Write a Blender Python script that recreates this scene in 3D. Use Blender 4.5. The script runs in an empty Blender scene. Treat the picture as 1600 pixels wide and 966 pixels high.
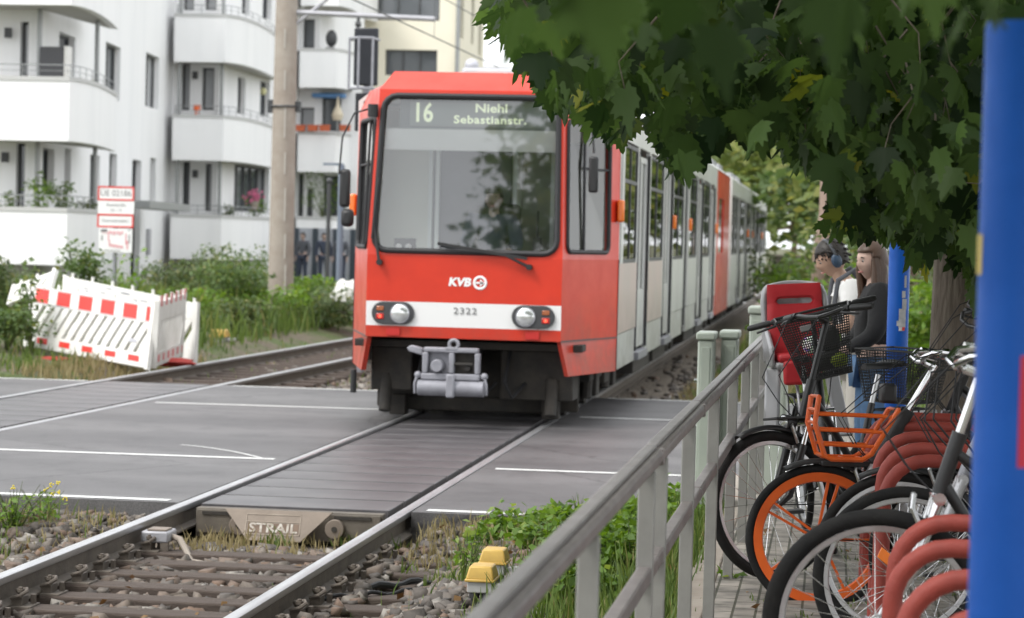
import bpy, math, random
import numpy as np
from mathutils import Vector, Matrix
random.seed(11); rng = np.random.default_rng(11)
SC = bpy.context.scene; COL = SC.collection
R = math.radians; PI = math.pi
# ------------------------------------------------------------ camera: y runs along the tracks, x to the right, z up
F, VPX, VPY, ROLL, HC = 3778., 1305., 386., .025, 1.78
def _ray(px, py): return Vector(((px-800)/F, (py-483)/F, 1.))
_Y = _ray(VPX, VPY).normalized()
_U = _Y.cross(_ray(800, VPY-505*ROLL)).normalized()
if _U.y > 0: _U = -_U
_X = _Y.cross(_U).normalized()
if _X.x < 0: _X = -_X
RM = Matrix((_X, _Y, _U))                      # camera axes -> world axes
EYE = Vector((0, 0, HC))
def wd(px, py): return RM @ _ray(px, py)
def g(px, py, z=0.): d = wd(px, py); return EYE + d*((z-HC)/d.z)
def aty(px, py, y): d = wd(px, py); return EYE + d*(y/d.y)
def atx(px, py, x): d = wd(px, py); return EYE + d*(x/d.x)
def proj(p):
    c = RM.transposed() @ (Vector(p)-EYE)
    return 800+F*c.x/c.z, 483+F*c.y/c.z, c.z
cam = bpy.data.cameras.new('camera'); cob = bpy.data.objects.new('camera', cam); COL.objects.link(cob)
rx, ry, rz = RM.col[0], RM.col[1], RM.col[2]
m4 = Matrix((rx, -ry, -rz)).transposed().to_4x4(); m4.translation = EYE
cob.matrix_world = m4
cam.lens = F*36/1600; cam.sensor_width = 36; cam.clip_start = .1; cam.clip_end = 3000
cam.dof.use_dof = True; cam.dof.focus_distance = 10.6; cam.dof.aperture_fstop = 4.9
SC.camera = cob
# ------------------------------------------------------------ materials
def new_mat(name):
    m = bpy.data.materials.new(name); m.use_nodes = True
    nt = m.node_tree; return m, nt, nt.nodes['Principled BSDF']
def v4(c): return (c[0], c[1], c[2], 1)
def mat(name, c1, c2=None, rough=.5, metal=0., scale=4., bump=0., bscale=60., coat=0., spec=.5, stretch=(1,1,1), lo=.35, hi=.65, trans=0., rvar=0.):
    m, nt, p = new_mat(name); N = nt.nodes; L = nt.links
    p.inputs['Base Color'].default_value = v4(c1); p.inputs['Roughness'].default_value = rough
    p.inputs['Metallic'].default_value = metal; p.inputs['Coat Weight'].default_value = coat
    p.inputs['Coat Roughness'].default_value = .08
    p.inputs['Specular IOR Level'].default_value = spec
    if c2 or bump or rvar:
        tc = N.new('ShaderNodeTexCoord'); mp = N.new('ShaderNodeMapping'); mp.inputs['Scale'].default_value = stretch
        L.new(tc.outputs['Object'], mp.inputs['Vector'])
        no = N.new('ShaderNodeTexNoise'); no.inputs['Scale'].default_value = scale; no.inputs['Detail'].default_value = 6
        no.inputs['Roughness'].default_value = .62
        L.new(mp.outputs['Vector'], no.inputs['Vector'])
    if c2:
        r = N.new('ShaderNodeValToRGB'); r.color_ramp.elements[0].position = lo; r.color_ramp.elements[1].position = hi
        r.color_ramp.elements[0].color = v4(c1); r.color_ramp.elements[1].color = v4(c2)
        L.new(no.outputs['Fac'], r.inputs['Fac']); L.new(r.outputs['Color'], p.inputs['Base Color'])
    if rvar:
        mr = N.new('ShaderNodeMapRange'); mr.inputs['To Min'].default_value = max(.02, rough-rvar); mr.inputs['To Max'].default_value = min(1, rough+rvar)
        mr.inputs['From Min'].default_value = .3; mr.inputs['From Max'].default_value = .7
        L.new(no.outputs['Fac'], mr.inputs['Value']); L.new(mr.outputs['Result'], p.inputs['Roughness'])
    if bump:
        n2 = N.new('ShaderNodeTexNoise'); n2.inputs['Scale'].default_value = bscale; n2.inputs['Detail'].default_value = 4
        L.new(mp.outputs['Vector'], n2.inputs['Vector'])
        b = N.new('ShaderNodeBump'); b.inputs['Strength'].default_value = bump; b.inputs['Distance'].default_value = .02
        L.new(n2.outputs['Fac'], b.inputs['Height']); L.new(b.outputs['Normal'], p.inputs['Normal'])
    return m
def glass_mat(name, tint=(1,1,1), base=.06, rough=.02):
    m, nt, p = new_mat(name); N = nt.nodes; L = nt.links; N.remove(p)
    tr = N.new('ShaderNodeBsdfTransparent'); tr.inputs['Color'].default_value = v4(tint)
    gl = N.new('ShaderNodeBsdfGlossy'); gl.inputs['Roughness'].default_value = rough
    fr = N.new('ShaderNodeFresnel'); fr.inputs['IOR'].default_value = 1.5
    ad = N.new('ShaderNodeMath'); ad.operation = 'ADD'; ad.use_clamp = True; ad.inputs[1].default_value = base
    L.new(fr.outputs['Fac'], ad.inputs[0])
    mx = N.new('ShaderNodeMixShader'); L.new(ad.outputs['Value'], mx.inputs['Fac'])
    L.new(tr.outputs['BSDF'], mx.inputs[1]); L.new(gl.outputs['BSDF'], mx.inputs[2])
    L.new(mx.outputs['Shader'], N['Material Output'].inputs['Surface'])
    return m
def leaf_mat(name, c1, c2, c3=None, transl=.35, rough=.45, amount=.9, spec=.35):
    """colour per leaf from the 'rnd' attribute"""
    m, nt, p = new_mat(name); N = nt.nodes; L = nt.links
    at = N.new('ShaderNodeAttribute'); at.attribute_name = 'rnd'
    r = N.new('ShaderNodeValToRGB'); r.color_ramp.elements[0].color = v4(c1); r.color_ramp.elements[1].color = v4(c2)
    r.color_ramp.elements[1].position = .85
    if c3:
        e = r.color_ramp.elements.new(amount); e.color = v4(c2); e = r.color_ramp.elements.new(min(1, amount+.03)); e.color = v4(c3)
    L.new(at.outputs['Fac'], r.inputs['Fac'])
    L.new(r.outputs['Color'], p.inputs['Base Color']); p.inputs['Roughness'].default_value = rough; p.inputs['Specular IOR Level'].default_value = spec
    t = N.new('ShaderNodeBsdfTranslucent')
    hs = N.new('ShaderNodeHueSaturation'); hs.inputs['Hue'].default_value = .485; hs.inputs['Saturation'].default_value = 1.15; hs.inputs['Value'].default_value = 1.5
    L.new(r.outputs['Color'], hs.inputs['Color']); L.new(hs.outputs['Color'], t.inputs['Color'])
    mx = N.new('ShaderNodeMixShader'); mx.inputs['Fac'].default_value = transl
    L.new(p.outputs['BSDF'], mx.inputs[1]); L.new(t.outputs['BSDF'], mx.inputs[2])
    L.new(mx.outputs['Shader'], N['Material Output'].inputs['Surface'])
    return m
def emis(name, c, s):
    m, nt, p = new_mat(name); p.inputs['Base Color'].default_value = v4(c)
    p.inputs['Emission Color'].default_value = v4(c); p.inputs['Emission Strength'].default_value = s; return m
# ------------------------------------------------------------ objects
ORG = {}
def thing(name, label, cat, loc=(0,0,0), rot=(0,0,0), group=None):
    o = bpy.data.objects.new(name, None); COL.objects.link(o); o.empty_display_size = .2
    o.location = loc; o.rotation_euler = rot; o['label'] = label; o['category'] = cat
    if group: o['group'] = group
    ORG[o.name] = Vector(loc); return o
def tag(o, label, cat, group=None):
    o['label'] = label; o['category'] = cat
    if group: o['group'] = group
    return o
def structure(o): o['kind'] = 'structure'; return o
def stuff(o, label=None, cat=None):
    o['kind'] = 'stuff'
    if label: o['label'] = label
    if cat: o['category'] = cat
    return o
def dup(root, loc=None, rot=None, label=None, group=None):
    r = root.copy(); COL.objects.link(r)
    if loc is not None: r.location = loc
    if rot is not None: r.rotation_euler = rot
    if label: r['label'] = label
    if group: r['group'] = group
    for ch in list(root.children):
        c = ch.copy(); COL.objects.link(c); c.parent = r
        for s in list(ch.children):
            d = s.copy(); COL.objects.link(d); d.parent = c
    return r
class MB:
    def __init__(s, M=None): s.v = []; s.f = []; s.M = M
    def add(s, vs, fs, M=None):
        n = len(s.v); M = M or s.M
        s.v += [tuple(M @ Vector(p)) for p in vs] if M else [tuple(p) for p in vs]
        s.f += [tuple(i+n for i in f) for f in fs]; return s
    def box(s, c, d, rz=0., M=None):
        x, y, z = d[0]/2, d[1]/2, d[2]/2
        vs = [Vector((a*x, b*y, e*z)) for e in (-1,1) for b in (-1,1) for a in (-1,1)]
        if rz: Q = Matrix.Rotation(rz, 3, 'Z'); vs = [Q @ p for p in vs]
        vs = [p + Vector(c) for p in vs]
        return s.add(vs, [(0,2,3,1),(4,5,7,6),(0,1,5,4),(2,6,7,3),(0,4,6,2),(1,3,7,5)], M)
    def bb(s, x0, x1, y0, y1, z0, z1): return s.box(((x0+x1)/2,(y0+y1)/2,(z0+z1)/2), (abs(x1-x0),abs(y1-y0),abs(z1-z0)))
    def bar(s, p, q, w, h, up=(0,0,1)):
        p, q = Vector(p), Vector(q); d = (q-p); L = d.length; d.normalize(); u = Vector(up)
        if abs(d.dot(u)) > .98: u = Vector((0,1,0))
        a = d.cross(u).normalized(); b = a.cross(d).normalized()
        vs = [c + a*i*w/2 + b*j*h/2 for c in (p,q) for j in (-1,1) for i in (-1,1)]
        return s.add(vs, [(0,1,3,2),(4,6,7,5),(0,4,5,1),(2,3,7,6),(0,2,6,4),(1,5,7,3)])
    def tube(s, pts, r, n=10, closed=False, caps=True):
        pts = [Vector(p) for p in pts]; k = len(pts); rs = r if isinstance(r, (list,tuple)) else [r]*k
        vs = []; fs = []; prev = None
        for i, p in enumerate(pts):
            a = pts[(i-1) % k] if (closed or i > 0) else p; b = pts[(i+1) % k] if (closed or i < k-1) else p
            t = (b-a)
            t = t.normalized() if t.length > 1e-9 else Vector((0,0,1))
            if prev is None:
                u = Vector((0,0,1)) if abs(t.z) < .9 else Vector((1,0,0)); u = (u - t*u.dot(t)).normalized()
            else:
                u = prev - t*prev.dot(t)
                u = u.normalized() if u.length > 1e-6 else t.orthogonal().normalized()
            prev = u; w = t.cross(u)
            vs += [p + (u*math.cos(2*PI*j/n) + w*math.sin(2*PI*j/n))*rs[i] for j in range(n)]
        for i in range(k if closed else k-1):
            a = i*n; b = ((i+1) % k)*n
            fs += [(a+j, a+(j+1) % n, b+(j+1) % n, b+j) for j in range(n)]
        if caps and not closed:
            fs.append(tuple(range(n-1,-1,-1))); fs.append(tuple((k-1)*n+j for j in range(n)))
        return s.add(vs, fs)
    def cyl(s, p, q, r, n=14, r2=None): return s.tube([p, q], [r, r if r2 is None else r2], n)
    def prism(s, poly, z0, z1):
        n = len(poly)
        ar = sum(poly[i][0]*poly[(i+1)%n][1]-poly[(i+1)%n][0]*poly[i][1] for i in range(n))
        if ar < 0: poly = poly[::-1]
        vs = [(x,y,z0) for x,y in poly] + [(x,y,z1) for x,y in poly]
        return s.add(vs, [tuple(range(n-1,-1,-1)), tuple(range(n,2*n))] + [(i,(i+1)%n,n+(i+1)%n,n+i) for i in range(n)])
    def plate(s, poly, o, ax, ay, t):
        """polygon in the plane o + ax*u + ay*v, thickness t to both sides"""
        o, ax, ay = Vector(o), Vector(ax), Vector(ay); nn = ax.cross(ay).normalized()*t/2; n = len(poly)
        P = [o+ax*u+ay*v for u,v in poly]
        ar = sum(poly[i][0]*poly[(i+1)%n][1]-poly[(i+1)%n][0]*poly[i][1] for i in range(n))
        if ar < 0: P = P[::-1]
        return s.add([p-nn for p in P]+[p+nn for p in P], [tuple(range(n-1,-1,-1)), tuple(range(n,2*n))] + [(i,(i+1)%n,n+(i+1)%n,n+i) for i in range(n)])
    def ball(s, c, r, nu=14, nv=9):
        r = r if isinstance(r, (tuple,list,Vector)) else (r,r,r); vs = [Vector((0,0,-1))]
        for i in range(1, nv):
            a = -PI/2+PI*i/nv
            vs += [Vector((math.cos(a)*math.cos(2*PI*j/nu), math.cos(a)*math.sin(2*PI*j/nu), math.sin(a))) for j in range(nu)]
        vs.append(Vector((0,0,1))); fs = [(0,1+(j+1)%nu,1+j) for j in range(nu)]
        for i in range(nv-2):
            a = 1+i*nu; fs += [(a+j,a+(j+1)%nu,a+nu+(j+1)%nu,a+nu+j) for j in range(nu)]
        e = len(vs)-1; a = 1+(nv-2)*nu; fs += [(a+j,a+(j+1)%nu,e) for j in range(nu)]
        return s.add([Vector((p.x*r[0],p.y*r[1],p.z*r[2]))+Vector(c) for p in vs], fs)
    def torus(s, c, ax, Rr, r, n=48, m=10, sx=1.):
        ax = Vector(ax).normalized(); u = ax.orthogonal().normalized(); w = ax.cross(u); c = Vector(c); vs = []
        for i in range(n):
            a = 2*PI*i/n; d = u*math.cos(a)+w*math.sin(a)
            vs += [c + d*(Rr+r*math.cos(2*PI*j/m)) + ax*(r*sx*math.sin(2*PI*j/m)) for j in range(m)]
        return s.add(vs, [(i*m+j, ((i+1)%n)*m+j, ((i+1)%n)*m+(j+1)%m, i*m+(j+1)%m) for i in range(n) for j in range(m)])
    def quad(s, a, b, c, d): return s.add([a,b,c,d], [(0,1,2,3)])
    def hole_panel(s, P00, P10, P11, P01, u0, u1, v0, v1, r, depth=None):
        """quad panel with one rounded opening; returns the opening's ring of points"""
        P = [Vector(p) for p in (P00,P10,P11,P01)]
        def at(u, v): return (P[0]*(1-u)+P[1]*u)*(1-v)+(P[3]*(1-u)+P[2]*u)*v
        W = ((P[1]-P[0]).length+(P[2]-P[3]).length)/2; Hh = ((P[3]-P[0]).length+(P[2]-P[1]).length)/2
        ru, rv = r/W, r/Hh; inn = []; out = []
        for (cu, cv, a0, U, V) in ((u1-ru, v1-rv, 0, 1, 1), (u0+ru, v1-rv, 90, 0, 1), (u0+ru, v0+rv, 180, 0, 0), (u1-ru, v0+rv, 270, 1, 0)):
            pts = [(cu+ru*math.cos(R(a0+22.5*k)), cv+rv*math.sin(R(a0+22.5*k))) for k in range(5)]
            if a0 in (0, 180): e0 = (U, pts[0][1]); e1 = (pts[4][0], V)
            else: e0 = (pts[0][0], V); e1 = (U, pts[4][1])
            c = (U, V); mid = lambda p, q: ((p[0]+q[0])/2, (p[1]+q[1])/2)
            inn += pts; out += [e0, mid(e0, c), c, mid(c, e1), e1]
        n = len(inn); I = [at(*p) for p in inn]; O = [at(*p) for p in out]
        fs = [(n+i, n+(i+1)%n, (i+1)%n, i) for i in range(n)]
        s.add(I+O, fs)
        if depth is not None:
            d = Vector(depth); s.add(I+[p+d for p in I], [(i, (i+1)%n, n+(i+1)%n, n+i) for i in range(n)])
        return I
    def build(s, name, m, parent=None, bevel=0., smooth=35., local=False, seg=2):
        me = bpy.data.meshes.new(name); vs = s.v
        if parent is not None and not local and parent.name in ORG:
            o = ORG[parent.name]; vs = [(a-o.x, b-o.y, c-o.z) for a,b,c in vs]
        me.from_pydata(vs, [], s.f); me.materials.append(m)
        if smooth:
            me.polygons.foreach_set('use_smooth', [True]*len(me.polygons)); me.set_sharp_from_angle(angle=R(smooth))
        o = bpy.data.objects.new(name, me); COL.objects.link(o)
        if parent is not None:
            o.parent = parent
            if not local and parent.name in ORG: ORG[o.name] = ORG[parent.name]
        if bevel:
            b = o.modifiers.new('bevel', 'BEVEL'); b.width = bevel; b.segments = seg; b.limit_method = 'ANGLE'; b.angle_limit = R(40); b.harden_normals = False
        return o
def islands(mb, name, m, parent=None, **kw):
    """one object for each connected piece"""
    par = list(range(len(mb.v)))
    def find(i):
        while par[i] != i: par[i] = par[par[i]]; i = par[i]
        return i
    for f in mb.f:
        for j in f[1:]: par[find(j)] = find(f[0])
    groups = {}
    for f in mb.f: groups.setdefault(find(f[0]), []).append(f)
    out = []
    for fs in groups.values():
        ids = sorted({i for f in fs for i in f}); ix = {i:k for k, i in enumerate(ids)}; q = MB(); q.v = [mb.v[i] for i in ids]; q.f = [tuple(ix[i] for i in f) for f in fs]
        out.append(q.build(name, m, parent, **kw))
    return out
def np_mesh(name, V, Fl, n_per, m, parent=None, rnd=None, smooth=False):
    """V (k,3) points, Fl (f, n_per) faces of one size; rnd one number per face"""
    me = bpy.data.meshes.new(name); k, f = len(V), len(Fl)
    me.vertices.add(k); me.vertices.foreach_set('co', np.asarray(V, np.float32).ravel())
    me.loops.add(f*n_per); me.loops.foreach_set('vertex_index', np.asarray(Fl, np.int32).ravel())
    me.polygons.add(f); me.polygons.foreach_set('loop_start', np.arange(f, dtype=np.int32)*n_per)
    try: me.polygons.foreach_set('loop_total', np.full(f, n_per, np.int32))
    except Exception: pass
    if smooth: me.polygons.foreach_set('use_smooth', np.ones(f, bool))
    if rnd is not None:
        a = me.attributes.new('rnd', 'FLOAT', 'FACE'); a.data.foreach_set('value', np.asarray(rnd, np.float32))
    me.update(calc_edges=True); me.validate(); me.materials.append(m)
    o = bpy.data.objects.new(name, me); COL.objects.link(o)
    if parent is not None: o.parent = parent
    return o
def text_mesh(name, body, size, m, M, parent=None, extrude=.002, align='CENTER', sx=1., bold=0., spacing=1.):
    cu = bpy.data.curves.new(name, 'FONT'); cu.body = body; cu.size = size; cu.extrude = extrude; cu.align_x = align; cu.align_y = 'CENTER'
    cu.offset = bold; cu.space_character = spacing; cu.resolution_u = 3
    t = bpy.data.objects.new(name+'_source', cu); COL.objects.link(t)
    bpy.context.view_layer.update()
    me = bpy.data.meshes.new_from_object(t.evaluated_get(bpy.context.evaluated_depsgraph_get()))
    bpy.data.objects.remove(t); bpy.data.curves.remove(cu)
    me.transform(M @ Matrix.Diagonal((sx,1,1,1))); me.materials.clear(); me.materials.append(m); me.name = name
    o = bpy.data.objects.new(name, me); COL.objects.link(o)
    if parent is not None:
        o.parent = parent
        if parent.name in ORG: me.transform(Matrix.Translation(-ORG[parent.name])); ORG[o.name] = ORG[parent.name]
    return o
def facing(o, right, up):
    """4x4 frame: x = right, y = up, z = out of the page"""
    r, u = Vector(right).normalized(), Vector(up).normalized(); n = r.cross(u).normalized(); u = n.cross(r)
    M = Matrix((r, u, n)).transposed().to_4x4(); M.translation = Vector(o); return M
# ------------------------------------------------------------ shared materials
M_ = {}
def defm(k, *a, **kw): M_[k] = mat(k, *a, **kw)
defm('red_paint', (.64,.040,.016), (.57,.034,.014), rough=.38, coat=.22, scale=2.5, rvar=.1, spec=.35)
defm('white_paint', (.8,.8,.79), rough=.35, coat=.3)
defm('side_paint', (.70,.71,.69), (.62,.62,.60), rough=.35, coat=.25, scale=1.2)
defm('side_pink_reflection', (.66,.52,.49), (.58,.50,.47), rough=.35, coat=.25, scale=1.2)  # side paint with the pink reflection of the paving put into its colour
defm('dark_rubber', (.018,.018,.02), rough=.6, bump=.1)
defm('tyre', (.010,.010,.011), (.02,.019,.018), spec=.25, rough=.8, bump=.2, scale=8)
defm('black_metal', (.015,.015,.016), rough=.4, bump=.05)
defm('under_metal', (.022,.02,.018), (.045,.038,.03), rough=.75, scale=6, bump=.2)
defm('grey_steel', (.33,.33,.36), (.26,.26,.28), rough=.45, metal=.5, scale=9)
defm('light_steel', (.42,.42,.45), (.35,.35,.37), rough=.5, metal=.2, scale=7, bump=.1)
defm('chrome', (.75,.75,.76), rough=.16, metal=1.)
defm('alu', (.62,.62,.63), (.5,.5,.5), rough=.32, metal=.9, scale=12)
defm('silver_paint', (.5,.5,.52), (.42,.42,.43), rough=.3, metal=.6, scale=9)
defm('orange_paint', (.78,.13,.012), (.66,.10,.012), rough=.42, coat=.2, scale=6)
defm('rack_red', (.34,.05,.034), (.24,.038,.027), rough=.6, scale=7, bump=.12)
defm('blue_paint', (.004,.105,.50), (.004,.09,.44), rough=.5, spec=.3, coat=.0, scale=5, bump=.05, rvar=.1)
defm('galv', (.29,.285,.265), (.23,.225,.21), rough=.5, metal=.25, scale=5, bump=.06, bscale=30)
defm('rail_cap', (.24,.215,.205), (.17,.15,.145), rough=.45, metal=.2, scale=7, bump=.1, bscale=40)
defm('glossy_black', (.012,.012,.013), rough=.25, coat=.4)
defm('plastic_black', (.02,.02,.021), rough=.5)
defm('wood_dark', (.07,.05,.04), (.11,.085,.07), rough=.85, scale=5, bump=.6, bscale=25, stretch=(1.5,12,12))
defm('concrete', (.29,.245,.205), (.35,.31,.265), rough=.85, scale=3, bump=.25, bscale=20)
defm('rail_side', (.115,.095,.08), (.16,.135,.11), rough=.75, scale=8, bump=.25)
defm('rail_top', (.55,.55,.56), (.42,.42,.43), rough=.38, metal=.75, scale=5, stretch=(3,.3,3))
defm('green_box', (.39,.43,.37), (.33,.37,.32), rough=.5, scale=3)
defm('red_plastic', (.55,.02,.018), rough=.4)
defm('white_plastic', (.74,.73,.70), (.62,.61,.57), rough=.5, scale=3, bump=.05)
defm('red_sheet', (.68,.03,.02), rough=.4)
defm('yellow_box', (.60,.39,.085), (.46,.29,.07), rough=.45, scale=7)
defm('grey_box', (.42,.42,.41), (.34,.34,.33), rough=.55, scale=8)
defm('wall_white', (.87,.87,.87), (.79,.795,.80), rough=.85, scale=1.6, bump=.08, bscale=30, stretch=(1,1,.12), lo=.45, hi=.8)
defm('wall_cream', (.80,.755,.62), (.75,.705,.57), rough=.85, scale=.5)
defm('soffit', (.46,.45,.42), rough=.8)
defm('cap_grey', (.5,.5,.49), rough=.6)
defm('frame_dark', (.05,.052,.055), rough=.45)
defm('pipe', (.32,.33,.33), rough=.4, metal=.4)
def road_dirt(m, lo=.45, hi=1.25, col=(.10,.085,.07)):
    """dried road spray: patchy brown film on the lowest panels"""
    nt = m.node_tree; N = nt.nodes; L = nt.links; p = N['Principled BSDF']; tc = N.new('ShaderNodeTexCoord'); sx = N.new('ShaderNodeSeparateXYZ'); L.new(tc.outputs['Object'], sx.inputs[0])
    mr = N.new('ShaderNodeMapRange'); mr.inputs['From Min'].default_value = lo; mr.inputs['From Max'].default_value = hi; mr.inputs['To Min'].default_value = .75; mr.inputs['To Max'].default_value = 0; L.new(sx.outputs['Z'], mr.inputs['Value'])
    no = N.new('ShaderNodeTexNoise'); no.inputs['Scale'].default_value = 3.5; no.inputs['Detail'].default_value = 8; no.inputs['Roughness'].default_value = .7; L.new(tc.outputs['Object'], no.inputs['Vector'])
    r2 = N.new('ShaderNodeMapRange'); r2.inputs['From Min'].default_value = .35; r2.inputs['From Max'].default_value = .7; L.new(no.outputs['Fac'], r2.inputs['Value'])
    mu = N.new('ShaderNodeMath'); mu.operation = 'MULTIPLY'; L.new(mr.outputs['Result'], mu.inputs[0]); L.new(r2.outputs['Result'], mu.inputs[1])
    mx = N.new('ShaderNodeMix'); mx.data_type = 'RGBA'; mx.inputs['B'].default_value = v4(col); L.new(mu.outputs['Value'], mx.inputs['Factor'])
    src = p.inputs['Base Color'].links[0].from_socket; L.new(src, mx.inputs['A']); L.new(mx.outputs['Result'], p.inputs['Base Color'])
for k_ in ('red_paint','side_paint','side_pink_reflection'): road_dirt(M_[k_])
M_['glass'] = glass_mat('glass', (.95,.96,.94), .05)
M_['windscreen'] = glass_mat('windscreen', (.92,.95,.95), .13)
m, nt, p = new_mat('window_glass'); p.inputs['Base Color'].default_value = (.09,.1,.11,1); p.inputs['Roughness'].default_value = .08; p.inputs['Specular IOR Level'].default_value = .9
M_['window_glass'] = m
M_['lettering_grey'] = mat('lettering_grey', (.2,.2,.2), rough=.6)
M_['lettering_white'] = mat('lettering_white', (.85,.85,.85), rough=.5)
M_['lettering_black'] = mat('lettering_black', (.03,.03,.03), rough=.6)
# ------------------------------------------------------------ daylight, overcast
SUN_EL, SUN_ROT = R(52), R(-140)
w = bpy.data.worlds.new('World'); SC.world = w; w.use_nodes = True
N = w.node_tree.nodes; L = w.node_tree.links; bg = N['Background']
sky = N.new('ShaderNodeTexSky'); sky.sky_type = 'NISHITA'; sky.sun_disc = False
sky.sun_elevation = SUN_EL; sky.sun_rotation = -SUN_ROT + PI/2 if False else R(230)
sky.air_density = 1.; sky.dust_density = 4.; sky.ozone_density = 1.
hs = N.new('ShaderNodeHueSaturation'); hs.inputs['Saturation'].default_value = .22; hs.inputs['Value'].default_value = 1.
tc = N.new('ShaderNodeTexCoord'); no = N.new('ShaderNodeTexNoise'); no.inputs['Scale'].default_value = 3.2; no.inputs['Detail'].default_value = 7
mp = N.new('ShaderNodeMapping'); mp.inputs['Scale'].default_value = (1,1,2.4)
L.new(tc.outputs['Generated'], mp.inputs['Vector']); L.new(mp.outputs['Vector'], no.inputs['Vector'])
cr = N.new('ShaderNodeValToRGB'); cr.color_ramp.elements[0].position = .3; cr.color_ramp.elements[1].position = .7
cr.color_ramp.elements[0].color = (7.5,7.9,8.4,1); cr.color_ramp.elements[1].color = (13.,13.1,13.2,1)
L.new(no.outputs['Fac'], cr.inputs['Fac'])
mx = N.new('ShaderNodeMix'); mx.data_type = 'RGBA'; mx.inputs['Factor'].default_value = .72
L.new(sky.outputs['Color'], hs.inputs['Color']); L.new(hs.outputs['Color'], mx.inputs['A']); L.new(cr.outputs['Color'], mx.inputs['B'])
L.new(mx.outputs['Result'], bg.inputs['Color']); bg.inputs['Strength'].default_value = .10
sl = bpy.data.lights.new('sun', 'SUN'); so = bpy.data.objects.new('sun', sl); COL.objects.link(so)
sl.energy = 1.1; sl.angle = R(18); sl.color = (1.,.97,.92)
# sun stands to the left behind the camera
az = R(230)     # clockwise from +y (matches sun_rotation)
d = Vector((math.sin(az)*math.cos(SUN_EL), math.cos(az)*math.cos(SUN_EL), math.sin(SUN_EL)))
so.rotation_euler = d.to_track_quat('Z', 'Y').to_euler()
vs = SC.view_settings; vs.view_transform = 'Standard'; vs.look = 'None'; vs.exposure = 1.05; vs.gamma = 1.; vs.use_curve_mapping = False
SC.cycles.use_denoising = True
try: SC.cycles.denoiser = 'OPENIMAGEDENOISE'
except Exception: pass
SC.cycles.max_bounces = 8; SC.cycles.transparent_max_bounces = 12; SC.cycles.sample_clamp_indirect = 6.
# ------------------------------------------------------------ ground
def sstep(a, b, x):
    t = min(1, max(0, (x-a)/(b-a))); return t*t*(3-2*t)
def track2(y): return -7.88+.021*(y-22)
def hgt(x, y):
    if y < 15.4:
        z = -.25
        z += .20*sstep(-2.5, -1.75, x) + .15*sstep(-1.3, -.62, x)
        if x < -9.2: z += .1*sstep(-9.2, -10.5, x)
        if x < -4.6 and y > 12.2: z += .06*sstep(-4.7, -5.4, x)*sstep(12.2, 13.2, y)
        if x < -4.4 or x > -2.5: z = max(z, -.25+.165*sstep(13.6, 15.0, y))
        if x > -.6: z = -.1
        return z
    if y < 27.3: return -.3 if x < -1.0 else -.15
    z = -.22 + .2*sstep(-1.9, -1.1, x)
    t = track2(y)
    if x < t-1.0: z += .26*sstep(t-1.0, t-1.8, x) + .28*sstep(t-2., t-4.2, x)*(1-sstep(40, 60, y))
    return z
def lines(segs):
    out = []
    for a, b, st in segs:
        n = max(1, round((b-a)/st)); out += [a+(b-a)*i/n for i in range(n)]
    return out+[segs[-1][1]]
xs = lines([(-900,-60,120),(-60,-16,4),(-16,2,.35),(2,20,3),(20,900,110)]); ys = lines([(-300,0,60),(0,8,2),(8,15.2,.4),(15.2,15.5,.15),(15.5,27,2),(27,27.6,.2),(27.6,46,.7),(46,110,5),(110,1500,100)])
m, nt, p = new_mat('ground_soil'); NN = nt.nodes; LL = nt.links
tcn = NN.new('ShaderNodeTexCoord'); n1 = NN.new('ShaderNodeTexNoise'); n1.inputs['Scale'].default_value = .9; n1.inputs['Detail'].default_value = 8
n2 = NN.new('ShaderNodeTexNoise'); n2.inputs['Scale'].default_value = 25; n2.inputs['Detail'].default_value = 6
LL.new(tcn.outputs['Object'], n1.inputs['Vector']); LL.new(tcn.outputs['Object'], n2.inputs['Vector'])
r1 = NN.new('ShaderNodeValToRGB'); r1.color_ramp.elements[0].color = (.13,.105,.075,1); r1.color_ramp.elements[1].color = (.075,.10,.03,1)
r1.color_ramp.elements[0].position = .42; r1.color_ramp.elements[1].position = .56
LL.new(n1.outputs['Fac'], r1.inputs['Fac'])
mxx = NN.new('ShaderNodeMix'); mxx.data_type = 'RGBA'; mxx.blend_type = 'MULTIPLY'; mxx.inputs['Factor'].default_value = .8
r2 = NN.new('ShaderNodeValToRGB'); r2.color_ramp.elements[0].color = (.45,.45,.45,1); r2.color_ramp.elements[1].color = (1.5,1.5,1.5,1); r2.color_ramp.elements[0].position=.3; r2.color_ramp.elements[1].position=.7
LL.new(n2.outputs['Fac'], r2.inputs['Fac']); LL.new(r1.outputs['Color'], mxx.inputs['A']); LL.new(r2.outputs['Color'], mxx.inputs['B'])
LL.new(mxx.outputs['Result'], p.inputs['Base Color']); p.inputs['Roughness'].default_value = .95
bp = NN.new('ShaderNodeBump'); bp.inputs['Strength'].default_value = .7; bp.inputs['Distance'].default_value = .05
LL.new(n2.outputs['Fac'], bp.inputs['Height']); LL.new(bp.outputs['Normal'], p.inputs['Normal'])
M_['soil'] = m
mb = MB(); nx = len(xs)
mb.add([(x, y, hgt(x, y)) for y in ys for x in xs], [(j*nx+i, j*nx+i+1, (j+1)*nx+i+1, (j+1)*nx+i) for j in range(len(ys)-1) for i in range(nx-1)])
structure(mb.build('ground', M_['soil'], smooth=180))
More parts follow.
